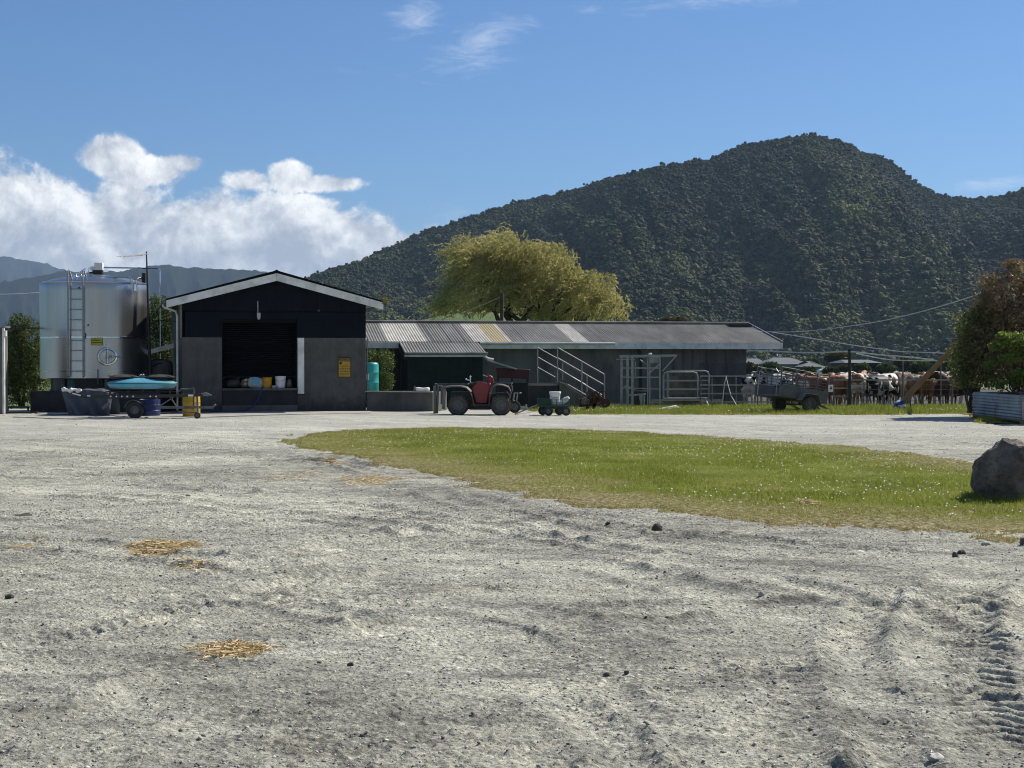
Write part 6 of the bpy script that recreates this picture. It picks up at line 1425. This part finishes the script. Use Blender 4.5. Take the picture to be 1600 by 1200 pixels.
def cow_mat(name, dark, light, thr, sc=1.35, legs_light=True):
    m, nt, p = _new(name); L = nt.links.new
    tc = nt.nodes.new('ShaderNodeTexCoord'); oi = nt.nodes.new('ShaderNodeObjectInfo')
    ad = N(nt, 'ShaderNodeVectorMath', operation='ADD'); sc_ = N(nt, 'ShaderNodeVectorMath', operation='SCALE'); cx = nt.nodes.new('ShaderNodeCombineXYZ')
    for i in range(3): L(oi.outputs['Random'], cx.inputs[i])
    L(cx.outputs[0], sc_.inputs[0]); sc_.inputs['Scale'].default_value = 37; L(tc.outputs['Object'], ad.inputs[0]); L(sc_.outputs[0], ad.inputs[1])
    n1 = noise_n(nt, ad.outputs[0], sc, 2, .45, .3)
    sp_ = nt.nodes.new('ShaderNodeSeparateXYZ'); L(tc.outputs['Object'], sp_.inputs[0])
    lg = N(nt, 'ShaderNodeMapRange'); L(sp_.outputs['Z'], lg.inputs[0]); lg.inputs[1].default_value = .55; lg.inputs[2].default_value = .2; lg.inputs[3].default_value = 0; lg.inputs[4].default_value = .14 if legs_light else 0
    s_ = N(nt, 'ShaderNodeMath', operation='ADD'); L(n1.outputs['Fac'], s_.inputs[0]); L(lg.outputs[0], s_.inputs[1])
    r = ramp(nt, s_.outputs[0], [(thr-.008, dark), (thr+.008, light)])
    n2 = noise_n(nt, tc.outputs['Object'], 14, 4, .7); r2 = ramp(nt, n2.outputs['Fac'], [(.3, (.75, .72, .68)), (.65, (1.1, 1.1, 1.1))])
    dz = N(nt, 'ShaderNodeMapRange'); L(sp_.outputs['Z'], dz.inputs[0]); dz.inputs[1].default_value = .7; dz.inputs[2].default_value = .1; dz.inputs[4].default_value = .55
    c = mixc(nt, 1, r.outputs[0], r2.outputs[0], 'MULTIPLY'); c = mixc(nt, dz.outputs[0], c, (.10, .08, .055))
    L(c, p.inputs['Base Color']); p.inputs['Roughness'].default_value = .6; p.inputs['Specular IOR Level'].default_value = .3
    L(bump(nt, noise_n(nt, tc.outputs['Object'], 60, 3).outputs['Fac'], .3, .01), p.inputs['Normal'])
    return m
CM = dict(bw=cow_mat('black_white_hide', (.012, .011, .011), (.62, .60, .55), .50), wb=cow_mat('mostly_white_hide', (.014, .013, .013), (.66, .63, .57), .43), bk=cow_mat('black_hide', (.012, .011, .011), (.5, .47, .42), .66),
          rw=cow_mat('brown_white_hide', (.24, .10, .04), (.66, .58, .46), .50), br=cow_mat('brown_hide', (.26, .115, .045), (.36, .2, .09), .6, legs_light=False), db=cow_mat('dark_brown_hide', (.055, .022, .014), (.12, .05, .03), .62, legs_light=False))
variants = [cow_mesh('level', 1), cow_mesh('up', 2, .5), cow_mesh('low', 3, -.3), cow_mesh('level', 4, -.9)]
CROWD = 'dairy cows crowded in the yard'
# px of the hips or middle, distance, heading (deg, 0 = facing right, 90 = facing away), coat, variant, size, label
cows = [
 (1172, 56.5, 75, 'wb', 0, 1.0, 'white cow half hidden behind the right end of the milking shed'),
 (1205, 54.8, 110, 'bw', 0, 1.02, 'black and white cow with white legs behind the tail of the stock trailer'),
 (1236, 57.5, 70, 'bk', 0, 1.0, 'black cow standing behind the rear half of the trailer crate'),
 (1268, 56.8, 120, 'rw', 3, 1.0, 'brown and white cow behind the front half of the trailer crate'),
 (1286, 60.5, 170, 'br', 0, 1.03, 'tan-backed brown cow above the front of the trailer crate'),
 (1309, 55.8, 100, 'br', 3, 1.0, 'brown cow close behind the three-rail gate'),
 (1316, 61, 100, 'rw', 1, 1.02, 'reddish cow with white markings looking over the three-rail gate'),
 (1345, 54.5, 70, 'rw', 0, 1.03, 'brown and white cow seen from behind just right of the strainer post'),
 (1362, 58.5, 110, 'bk', 0, 1.03, 'black cow second to the right of the strainer post'),
 (1372, 54.3, 50, 'bw', 2, .93, 'low-headed black cow with pale legs in the front row'),
 (1388, 55.6, 60, 'wb', 0, 1.05, 'white cow with black side patches in the front row'),
 (1404, 57.2, 62, 'bw', 0, 1.03, 'black and white cow seen from behind, right of the patched white one'),
 (1424, 55.2, 100, 'rw', 0, 1.0, 'brown and cream cow partly behind the upper part of the leaning pole'),
 (1446, 55.0, 78, 'br', 0, 1.0, 'orange-brown cow seen from behind, just right of the leaning pole'),
 (1462, 58.0, 40, 'db', 0, 1.02, 'dark brown cow with its side to us beside the orange-brown one'),
 (1480, 55.0, 240, 'db', 3, 1.03, 'dark brown cow facing us near the right end of the rail'),
 (1500, 57.0, 200, 'bk', 1, 1.03, 'black cow at the right end beside the trees'),
 (1322, 64.5, 0, 'wb', 0, 1.08, 'white-backed cow in the rear row left of the strainer post'),
 (1350, 65.5, 180, 'wb', 0, 1.06, 'white-backed cow in the rear row right of the strainer post'),
 (1378, 66, 15, 'rw', 0, 1.06, 'pale brown and white cow in the rear row above the patched white one'),
 (1398, 64, 185, 'bw', 1, 1.04, 'black and white cow in the rear row with its head raised'),
 (1430, 65, 175, 'br', 0, 1.05, 'tan cow in the rear row behind the leaning pole'),
 (1455, 66, 10, 'rw', 1, 1.05, 'brown and white cow in the rear row left of the trees'),
 (1478, 64.5, 178, 'wb', 0, 1.04, 'white-backed cow in the rear row beside the trees'),
 (1228, 65, 0, 'br', 0, 1.06, 'brown-backed cow in the rear row above the trailer tail'),
 (1258, 66, 182, 'bw', 0, 1.05, 'black and white cow in the rear row above the trailer crate'),
 (1298, 67, 5, 'rw', 1, 1.05, 'brown and cream cow in the rear row above the trailer drawbar end'),
 (1190, 63, 0, 'db', 0, 1.04, 'dark brown cow in the rear row just clear of the shed wall'),
]
for v, (me, eye) in enumerate(variants): eye_me = None
made = {}
for px, D_, hd, mk, vi, s, lab in cows:
    me, eye = variants[vi]
    z = gzf(D_); p = P(px, 600, D_); p.z = z
    key = (vi, mk)
    if key not in made:
        m2 = me.copy(); m2.materials.clear(); m2.materials.append(CM[mk]); made[key] = m2
    o = bpy.data.objects.new('cow', made[key]); COL.objects.link(o)
    s *= .91
    o.matrix_basis = Matrix.Translation(p) @ Matrix.Rotation(R(hd), 4, 'Z') @ Matrix.Diagonal((s, s, s, 1))
    tag(o, lab, 'cow', CROWD)
    if ('eye', vi) not in made:
        e = eye.build('eyes', MT['ink'], o); made[('eye', vi)] = e.data
    else:
        e = bpy.data.objects.new('eyes', made[('eye', vi)]); COL.objects.link(e); e.parent = o
YM = M('yard_mud', (.05, .045, .035), .9, col2=(.03, .027, .022), vs=1.5, bmp=.4)
q = MB(); q.grid(lambda u, v: (4+28*u, 51.5+55*v, gzf(51.5+55*v)+.015), 4, 80); tag(q.build('yard_mud', YM, None), kind='structure')

# ================= right corner: tin bed, trees, boulder =================
a = G(1520, 655); b = G(1640, 671); dirv = (b-a).normalized(); ang = math.atan2(dirv.y, dirv.x)
t = thing('corrugated_planter', 'raised bed walled with horizontal corrugated iron under the purple tree', 'planter', a, ang)
zt = 1.45-(612-568)/2400*40.2; zb_ = .14
q = MB()
def cs(x0, x1, y): 
    q.grid(lambda u, v: (x0+(x1-x0)*u, y+.012*math.sin(2*math.pi*(v*(zt-zb_))/.076), zb_+(zt-zb_)*v), 2, 54)
cs(0, 4.2, 0); q.grid(lambda u, v: (.012*math.sin(2*math.pi*(v*(zt-zb_))/.076), 2.2*u, zb_+(zt-zb_)*v), 2, 54)
q.grid(lambda u, v: (4.2, 2.2*u, zb_+(zt-zb_)*v), 1, 1); q.grid(lambda u, v: (4.2*u, 2.2, zb_+(zt-zb_)*v), 1, 1); q.build('iron_wall', MT['tin'], t)
q = MB(); q.box((2.1, 1.1, zt-.1), (4.1, 2.1, .05)); q.build('soil', MT['bark'], t)
q = MB()
for x_ in (.06, 2.0, 4.1):
    for y_ in (.06, 2.1): q.box((x_, y_, zb_/2+.1), (.12, .12, zb_+.24))
q.box((2.1, .03, zb_-.02), (4.1, .05, .06)); q.build('leg', MT['wood'], t)
PUR = leafmat('purple_leaf', [(.11, .06, .055), (.19, .11, .085), (.17, .18, .06), (.26, .15, .10), (.34, .30, .11)], .42)
OLV = leafmat('olive_leaf', [(.05, .06, .02), (.10, .12, .035), (.2, .22, .06), (.34, .33, .10)], .4)
BRT = leafmat('bright_leaf', [(.05, .08, .02), (.11, .17, .03), (.21, .28, .05), (.36, .42, .09)], .45)
TDp = 41.5
shrub('purple_leaved_tree', 'dense purple-leaved tree rising above the corrugated planter', (P(1600, 640, TDp).x, TDp, .3),
      [pb(1600, 470, TDp, 62, 55, 1.1), pb(1560, 470, TDp, 40, 48, .9), pb(1580, 520, TDp, 70, 50, 1.1), pb(1640, 500, TDp, 60, 90, 1.2), pb(1550, 560, TDp, 50, 40, 1.0), pb(1600, 435, TDp, 36, 26, .7), pb(1700, 480, TDp, 70, 80, 1.2), pb(1600, 585, TDp, 70, 34, 1.1)],
      20000, .10, .055, PUR, 51, .07, .2, 'tree', 9, shell=.2)
shrub('olive_leaved_shrub', 'olive green shrub on the left side of the purple tree', (P(1515, 640, 42).x, 42, .1),
      [pb(1524, 515, 42, 32, 36, .9), pb(1508, 556, 42, 26, 36, .8), pb(1532, 578, 42, 34, 30, .8), pb(1540, 492, 42, 26, 30, .8), pb(1500, 590, 42, 17, 18, .6), pb(1550, 545, 42, 32, 40, .8)],
      12500, .095, .05, OLV, 52, .03, .3, 'shrub', 8, shell=.2)
shrub('lime_green_shrub', 'lime green leafy branch cluster low on the right edge', (P(1590, 640, 39.6).x, 39.6, .6),
      [pb(1590, 532, 39.6, 24, 13, .5), pb(1568, 524, 39.6, 14, 7, .3), pb(1610, 548, 39.6, 28, 18, .5), pb(1556, 540, 39.6, 12, 8, .3), pb(1580, 560, 39.6, 18, 9, .4), pb(1596, 590, 39.6, 22, 14, .4), pb(1558, 598, 39.6, 16, 9, .3), pb(1545, 570, 39.6, 9, 8, .3)], 8000, .075, .045, BRT, 53, .025, .2, 'shrub', 4, shell=.2)
shrub('purple_leaved_seedling', 'small sprig of purple leaves arching left of the main crown', (P(1540, 520, 41.5).x, 41.5, .8),
      [pb(1548, 440, TDp, 22, 16, .4), pb(1540, 470, TDp, 16, 24, .4), pb(1582, 412, TDp, 22, 10, .4)], 2600, .06, .035, PUR, 54, .02, .2, 'shrub', 4, shell=.1)
# boulder
bb = G(1578, 786)
o = thing('boulder', 'large dark rounded boulder at the right edge of the lawn', 'boulder', bb, 0)
q = MB(); q.ball((.05, .15, .27), (.40, .38, .41), 140, 96)
arr = np.array([tuple(p) for p in q.v]); cen = np.array([.05, .15, .27]); dd = arr-cen; ll = np.linalg.norm(dd, axis=1)[:, None]; dn = dd/ll
f1 = fbm(dn[:, 0]*1.6+3, dn[:, 1]*1.6, 71, 3, z=dn[:, 2]*1.6); f2 = fbm(dn[:, 0]*4.5, dn[:, 1]*4.5, 73, 6, .6, z=dn[:, 2]*4.5)
# chiselled planes
pln = [Vector(v).normalized() for v in ((-.9, -.3, .25), (-.5, -.7, .5), (.2, -.95, .15), (.1, -.2, 1), (.7, -.5, .4), (-.7, .1, .8), (-.6, -.75, -.15), (.5, -.2, .9))]; off_ = [.31, .33, .33, .37, .33, .34, .33, .36]
rad = ll[:, 0]*(1+.12*f1)
for v, ofs in zip(pln, off_):
    c_ = dn @ np.array(v); lim = np.where(c_ > .2, ofs/np.maximum(c_, .2), 9); rad = np.minimum(rad, lim+.012*f1)
arr = cen+dn*(rad*(1+.10*f2))[:, None]; q.v = [Vector(p) for p in arr]
q.build('rock', MT['rock'], o, smooth=True, angle=60)

# straw heaps
STR = leafmat('straw', [(.34, .25, .12), (.58, .45, .24), (.76, .66, .44)], .25, .6)
def straw(px, py, rx, ry, n, label, seed, h=.03):
    c_ = G(px, py); k = c_.y/FPX; a_ = rx*k; b_ = abs(G(px, py-ry).y-G(px, py+ry).y)/2
    rg = np.random.default_rng(seed); r = rg.random(n)**.8*(1+.8*(rg.random(n) < .2)); th = rg.uniform(0, 6.28, n)
    x = c_.x+a_*r*np.cos(th)*(1+.25*np.sin(3*th)); y = c_.y+b_*r*np.sin(th); z = relief(x, y)+.004+h*(1-r)*rg.random(n)
    L_ = rg.uniform(.04, .13, n); an = rg.uniform(0, 6.28, n); w = .0017+.0000*L_; w = w*max(1, c_.y/7)
    ux, uy = np.cos(an), np.sin(an); dz = rg.normal(0, .12, n)*L_
    V = np.stack([np.stack([x-ux*L_/2-uy*w, y-uy*L_/2+ux*w, z-dz/2], 1), np.stack([x-ux*L_/2+uy*w, y-uy*L_/2-ux*w, z-dz/2+.003], 1), np.stack([x+ux*L_/2+uy*w, y+uy*L_/2-ux*w, z+dz/2+.004], 1), np.stack([x+ux*L_/2-uy*w, y+uy*L_/2+ux*w, z+dz/2], 1)], 1)
    t = thing('straw_patch', label, 'straw', c_, 0, 'straw patches on the gravel')
    link_np('straw', V.reshape(-1, 3)-np.array(c_), np.arange(4*n).reshape(-1, 4), STR, t)
straw(252, 857, 50, 9, 1300, 'bright straw patch at the left, the thickest on the gravel', 61, .05)
straw(363, 1018, 46, 11, 1000, 'golden straw patch nearest the camera in the left foreground', 62, .045)
straw(307, 886, 42, 6, 90, 'thin straw smear just below the thickest patch', 63, .01)
straw(578, 752, 46, 8, 420, 'dull straw patch below the left tip of the lawn', 64, .03)
straw(518, 725, 22, 4, 220, 'small pale straw patch left of the lawn edge', 65, .02)
straw(465, 745, 45, 8, 110, 'scattered straw patch left of the dull one', 66, .01)
straw(40, 850, 60, 14, 80, 'faint straw patch at the left edge', 67, .01)
straw(1262, 791, 36, 5, 900, 'pale dry straw patch on the near edge of the lawn', 68, .05)
# single stones and clods
def stone(name, label, px, py, wpx, hpx, mat, seed, cat='stone'):
    c_ = G(px, py); k = c_.y/FPX; q = MB(); q.ball((0, 0, hpx*k*.4), (wpx*k/2, wpx*k*.4, hpx*k/2*1.1), 14, 10)
    a_ = np.array([tuple(p) for p in q.v]); r_s = wpx*k/2
    q.v = [Vector(p) for p in a_+np.stack([fbm(a_[:, 0]/r_s*1.3+seed, a_[:, 1]/r_s*1.3, seed+j, 4, z=a_[:, 2]/r_s*1.3) for j in range(3)], 1)*r_s*.42]
    c_.z = float(relief(np.array([c_.x]), np.array([c_.y]))[0])-.004
    o = q.build(name, mat, None, angle=30); o.location = c_; tag(o, label, cat)
for a_ in [('clod', 'largest dark clod standing on the gravel below the lawn edge', 1027, 834, 17, 17, MT['stone_d'], 1, 'clod'), ('clod', 'flat dark clod right of the thickest straw patch', 350, 866, 14, 6, MT['stone_d'], 2, 'clod'),
           ('clod', 'black clod at the left edge of the gravel', 15, 934, 14, 9, MT['stone_d'], 3, 'clod'), ('clod', 'dark clod in the middle foreground right of the golden straw', 548, 1040, 11, 8, MT['stone_d'], 4, 'clod'),
           ('stone', 'smooth white stone below the right end of the lawn', 1541, 854, 14, 8, MT['stone_l'], 5, 'stone'), ('clod', 'dark clod in the cluster below the right end of the lawn', 1502, 868, 13, 8, MT['stone_d'], 6, 'clod'),
           ('clod', 'small dark clod just left of the cluster on the right', 1492, 873, 9, 10, MT['stone_d'], 7, 'clod'), ('stone', 'half grey stone cut by the right edge beside the lawn', 1599, 853, 12, 12, MT['concrete'], 8, 'stone'),
           ('stone', 'flat pale stone at the bottom edge on the right', 1462, 1194, 30, 13, MT['stone_l'], 9, 'stone'), ('stone', 'small buff stone in the middle of the gravel', 1190, 935, 9, 8, MT['concrete_light'], 10, 'stone'),
           ('clod', 'small dark clod below the near lawn edge, left of the largest', 950, 829, 8, 5, MT['stone_d'], 11, 'clod'), ('clod', 'dark clod beside a slightly smaller one right of the golden straw', 948, 1057, 10, 8, MT['stone_d'], 12, 'clod'),
           ('clod', 'smaller right-hand clod of the close pair in mid foreground', 979, 1058, 8, 8, MT['stone_d'], 13, 'clod'), ('stone', 'pale upright stone right of the thickest straw, far left lane', 294, 777, 9, 5, MT['stone_l'], 14, 'stone'),
           ('clod', 'flat dark slab-like clod lying far left on the gravel', 38, 806, 26, 4, MT['stone_d'], 15, 'clod')]: stone(*a_)

# ================= willow, utility pole =================
WD = 78.0; k_ = WD/FPX
wt = thing('willow_tree', 'large yellow-green weeping willow behind the milking shed', 'tree', (P(840, 560, WD).x, WD, -.3), 0)
WB = [pb(762, 425, WD, 58, 46, 1.8), pb(735, 400, WD, 36, 26, 1.2), pb(800, 405, WD, 62, 40, 1.9), pb(850, 425, WD, 56, 42, 1.9), pb(905, 455, WD, 52, 34, 1.7), pb(945, 478, WD, 32, 24, 1.2), pb(845, 470, WD, 90, 50, 2.0), pb(760, 470, WD, 62, 46, 1.9), pb(715, 482, WD, 30, 24, 1.1), pb(900, 495, WD, 72, 30, 1.9)]
rg = np.random.default_rng(77); ns = 6500; vol = np.array([b[3]*b[5] for b in WB]); kk = rg.choice(len(WB), ns, p=vol/vol.sum()); B = np.array(WB)[kk]
d = rg.normal(0, 1, (ns, 3)); d[:, 2] = np.abs(d[:, 2])*1.1-.25; d /= np.linalg.norm(d, axis=1)[:, None]
s0 = B[:, :3]+d*B[:, 3:6]*.91*rg.uniform(.6, 1.08, (ns, 1)); lmp = fbm(s0[:, 0]*.9, s0[:, 1]*.9, 78, 3, z=s0[:, 2]*.9); s0 += d*(lmp*1.1)[:, None]; gp = fbm(s0[:, 0]*1.3+4, s0[:, 1]*1.3, 79, 2, z=s0[:, 2]*1.3) > -.42; s0, d = s0[gp], d[gp]; ns = len(s0)
nl = 22; tt_ = np.linspace(0, 1, nl)[None, :, None]; LL = rg.uniform(.3, 1.2, (ns, 1, 1))
out = np.stack([d[:, 0]*.5-.5, d[:, 1]*.4, np.full(ns, .6)], 1)[:, None, :]; out = out+rg.normal(0, .24, (ns, 1, 3))
path = s0[:, None, :]+out*LL*tt_+np.array([0, 0, -1.0])*LL*tt_**1.7*.85; path = path.reshape(-1, 3); tan = (out*LL+np.array([0, 0, -1.0])*LL*1.45*tt_**.7).reshape(-1, 3)
n = len(path); tan = tan/np.linalg.norm(tan, axis=1)[:, None]+rg.normal(0, .45, (n, 3)); tan /= np.linalg.norm(tan, axis=1)[:, None]
bn_ = np.cross(tan, rg.normal(0, 1, (n, 3))); bn_ /= np.linalg.norm(bn_, axis=1)[:, None]; Ll = rg.uniform(.08, .16, (n, 1)); Wl = .022
V = np.stack([path, path+tan*Ll*.45+bn_*Wl, path+tan*Ll, path+tan*Ll*.45-bn_*Wl], 1).reshape(-1, 3)
base = np.array(wt.matrix_basis.translation)
link_np('crown', V-base, np.arange(4*n).reshape(-1, 4), leafmat('willow_leaf', [(.17, .18, .05), (.35, .34, .11), (.54, .49, .20), (.68, .61, .31)], .5, vs=.5), wt)
q = MB(); rr = random.Random(9)
for (x, y, x2, y2, r) in [(812, 560, 795, 470, .32), (812, 560, 830, 450, .28), (850, 560, 880, 455, .26), (845, 560, 845, 470, .22), (870, 540, 925, 475, .2), (800, 520, 745, 455, .18)]:
    s, e = P(x, y, WD), P(x2, y2, WD+rr.uniform(-1, 1)); m_ = [s.lerp(e, f)+Vector((rr.uniform(-.3, .3), rr.uniform(-.3, .3), 0))*(0 if f == 0 else 1) for f in (0, .25, .5, .75, 1)]
    q.tube(m_, [r, r*.8, r*.55, r*.35, r*.15], 8)
    for j in range(5):
        w0 = m_[2+j % 2]; e2 = w0+Vector((rr.uniform(-1.8, 1.8), rr.uniform(-1, 1), rr.uniform(.4, 1.8))); q.tube([w0, w0.lerp(e2, .5)+Vector((0, 0, .2)), e2], [r*.4, r*.22, .02], 6)
W_(q, 'trunk', MT['bark'], wt)
t = thing('utility_pole', 'short dark wooden pole standing in front of the willow', 'pole', (P(784, 540, 66).x, 66, -.3), 0)
q = MB(); q.cyl((P(784, 540, 66).x, 66, -.3), P(784, 458, 66), .085, 12, .075); W_(q, 'pole', MT['bark'], t)
t = thing('service_wire', 'thin pale wire dropping left from the dark pole before the willow', 'wire', P(750, 485, 66), 0)
q = MB(); q.tube([P(783, 463, 66), P(760, 474, 64), P(735, 484, 63), P(718, 490, 62)], .006, 5); W_(q, 'wire', MT['galv_d'], t)

# ================= middle distance =================
# grassy knoll left of the willow
t0 = P(690, 500, 210); q = MB()
q.grid(lambda u, v: (t0.x-55+110*u, 170+90*v, -1.5+(P(690, 487, 215).z+1.5)*math.exp(-((u-.55)/.23)**2*1.1)*math.exp(-((v-.5)/.3)**2)), 60, 30); tag(q.build('grassy_knoll', FIELD, None), kind='structure')
def far_tree(px, pyb, D_, wpx, hpx, cols, label, seed, cat='tree', nm='round_tree'):
    b_ = Vector((P(px, 570, D_).x, D_, -.3)); m_ = leafmat(nm+'_leaf', cols, .25, vs=.2)
    bl = [pb(px, pyb-hpx*.45, D_, wpx*.42, hpx*.36), pb(px-wpx*.25, pyb-hpx*.35, D_, wpx*.25, hpx*.28), pb(px+wpx*.27, pyb-hpx*.37, D_, wpx*.25, hpx*.28)]
    shrub(nm, label, b_, bl, 2600, .0042*D_, .0028*D_, m_, seed, .12, .1, cat, 4, 'garden trees round the far houses', shell=.5)
DG = [(.03, .045, .016), (.06, .08, .025), (.10, .12, .04)]; BG = [(.04, .06, .02), (.08, .11, .03), (.14, .17, .05)]; BN = [(.05, .045, .02), (.09, .08, .035), (.14, .12, .05)]
for a_ in [(1050, 512, 170, 56, 18, BN, 'brown-leaved tree top showing above the middle of the milking shed roof', 81), (1172, 584, 230, 22, 18, DG, 'dark tree at the corner of the milking shed', 82), (1203, 583, 220, 26, 18, BG, 'wide bushy tree in front of the far white house', 83), (1268, 576, 262, 22, 18, BG, 'pale green tree behind the right end of the far house', 84),
           (1262, 583, 215, 20, 9, DG, 'low dark tree right of the wide bushy one', 85), (1298, 584, 215, 22, 10, DG, 'low dark tree beside the white tank', 86), (1347, 583, 225, 22, 16, BG, 'round green tree in front of the blue barn', 87), (1318, 583, 230, 18, 12, BN, 'brownish tree left of the blue barn', 88),
           (1385, 584, 230, 30, 18, BG, 'green tree right of the blue barn', 89), (1412, 580, 250, 30, 24, BN, 'tall brownish tree right of the blue barn', 90), (1440, 584, 230, 34, 22, BG, 'green tree above the brown cow', 91), (1470, 582, 240, 34, 26, DG, 'dark tree behind the olive shrub', 92), (1232, 584, 212, 18, 8, DG, 'small dark bush at the foot of the far house', 93), (1310, 566, 300, 40, 18, BN, 'brown tree far behind the blue barn', 94),
           (1184, 586, 218, 18, 16, DG, 'small dark tree left of the wide bushy one', 95)]: far_tree(*a_)
def box_house(name, label, px0, px1, ye, yr, yb, D_, dep, wall, roof, cat='house', hip=2.0, wins=()):
    x0_, x1_ = P(px0, 570, D_).x, P(px1, 570, D_).x; ze, zr, z0_ = P(0, ye, D_).z, P(0, yr, D_).z, -.3
    t = thing(name, label, cat, ((x0_+x1_)/2, D_+dep/2, z0_), 0); h = (x1_-x0_)/2
    q = MB(); q.box((0, 0, (ze-z0_)/2), (2*h, dep, ze-z0_)); q.build('wall', wall, t)
    q = MB(); o_ = .5; zr -= z0_; ze -= z0_
    q.add([(-h-o_, -dep/2-o_, ze), (h+o_, -dep/2-o_, ze), (h+o_, dep/2+o_, ze), (-h-o_, dep/2+o_, ze), (-h+hip, 0, zr), (h-hip, 0, zr)], [(0, 1, 5, 4), (2, 3, 4, 5), (1, 2, 5), (3, 0, 4), (3, 2, 1, 0)]); q.build('roof', roof, t, smooth=False)
    for wx, w_w in wins:
        q = MB(); q.box((wx*h, -dep/2-.03, ze*.55), (w_w, .08, ze*.4)); f = q.build('window', MT['white'], t); q = MB(); q.box((wx*h, -dep/2-.08, ze*.55), (w_w*.86, .04, ze*.33)); q.build('pane', MT['glass'], f)
    return t
box_house('farmhouse', 'far pale grey-blue farmhouse with a wide grey roof beyond the cows', 1196, 1262, 569, 558.5, 582, 245, 9, MT['house'], MT['houseroof'], wins=((-.6, 1.2), (.1, 1.6), (.65, 1.2)))
box_house('farmhouse_wing', 'low pale wing attached right of the far farmhouse', 1254, 1284, 573, 564, 582, 240, 7, MT['house'], MT['houseroof'], wins=((0, 1.0),))
box_house('outbuilding', 'small grey-roofed outbuilding left of the far farmhouse', 1168, 1196, 569, 560, 582, 250, 8, MT['house'], MT['houseroof'], hip=.6)
box_house('blue_barn', 'long dark blue barn with a pale roof in the distance', 1324, 1374, 567, 562, 580, 275, 14, MT['navy'], MT['houseroof'], 'barn', .4)
t = thing('white_water_tank', 'white domed water tank between the far house and the barn', 'tank', (P(1287, 575, 225).x, 225, -.3), 0)
q = MB(); q.lathe([(1.1, 0), (1.1, .5), (.95, .75), (.5, .95), (0, 1.0)], 24); q.build('tank', MT['white'], t)
t = thing('field_hedge', 'long low dark hedge across the paddock behind the cows', 'hedge', (P(1330, 580, 150).x, 150, -.3), 0)
rg = np.random.default_rng(5)
leaf_cloud('foliage', [(P(1165+i*9, 580, 150+rg.uniform(-2, 2)).x, 150+rg.uniform(-2, 2), rg.uniform(-.2, .0), 1.2, 1.0, rg.uniform(.3, .5)) for i in range(42)], 9000, .4, .22, leafmat('hedge_row_leaf', BG, .25), t, 7)
# longer grass grown round the boulder's foot
rg = np.random.default_rng(8); n = 1600; th = rg.uniform(0, 2*math.pi, n); r_ = rg.uniform(.28, .50, n)
x = bb.x+.05+r_*np.cos(th); y = bb.y+.15+r_*.95*np.sin(th); z = relief(x, y); h = rg.uniform(.04, .12, n); ln = rg.normal(0, .4, (n, 2))*h[:, None]
V = np.stack([np.stack([x-.004, y, z], 1), np.stack([x+.004, y, z], 1), np.stack([x+ln[:, 0], y+ln[:, 1], z+h], 1)], 1).reshape(-1, 3)
tag(link_np('boulder_grass', V, np.arange(3*n).reshape(-1, 3), leafmat('long_grass', [(.08, .12, .02), (.16, .21, .03), (.3, .32, .08)], .3)), 'longer grass grown round the foot of the boulder', 'grass', kind='stuff')
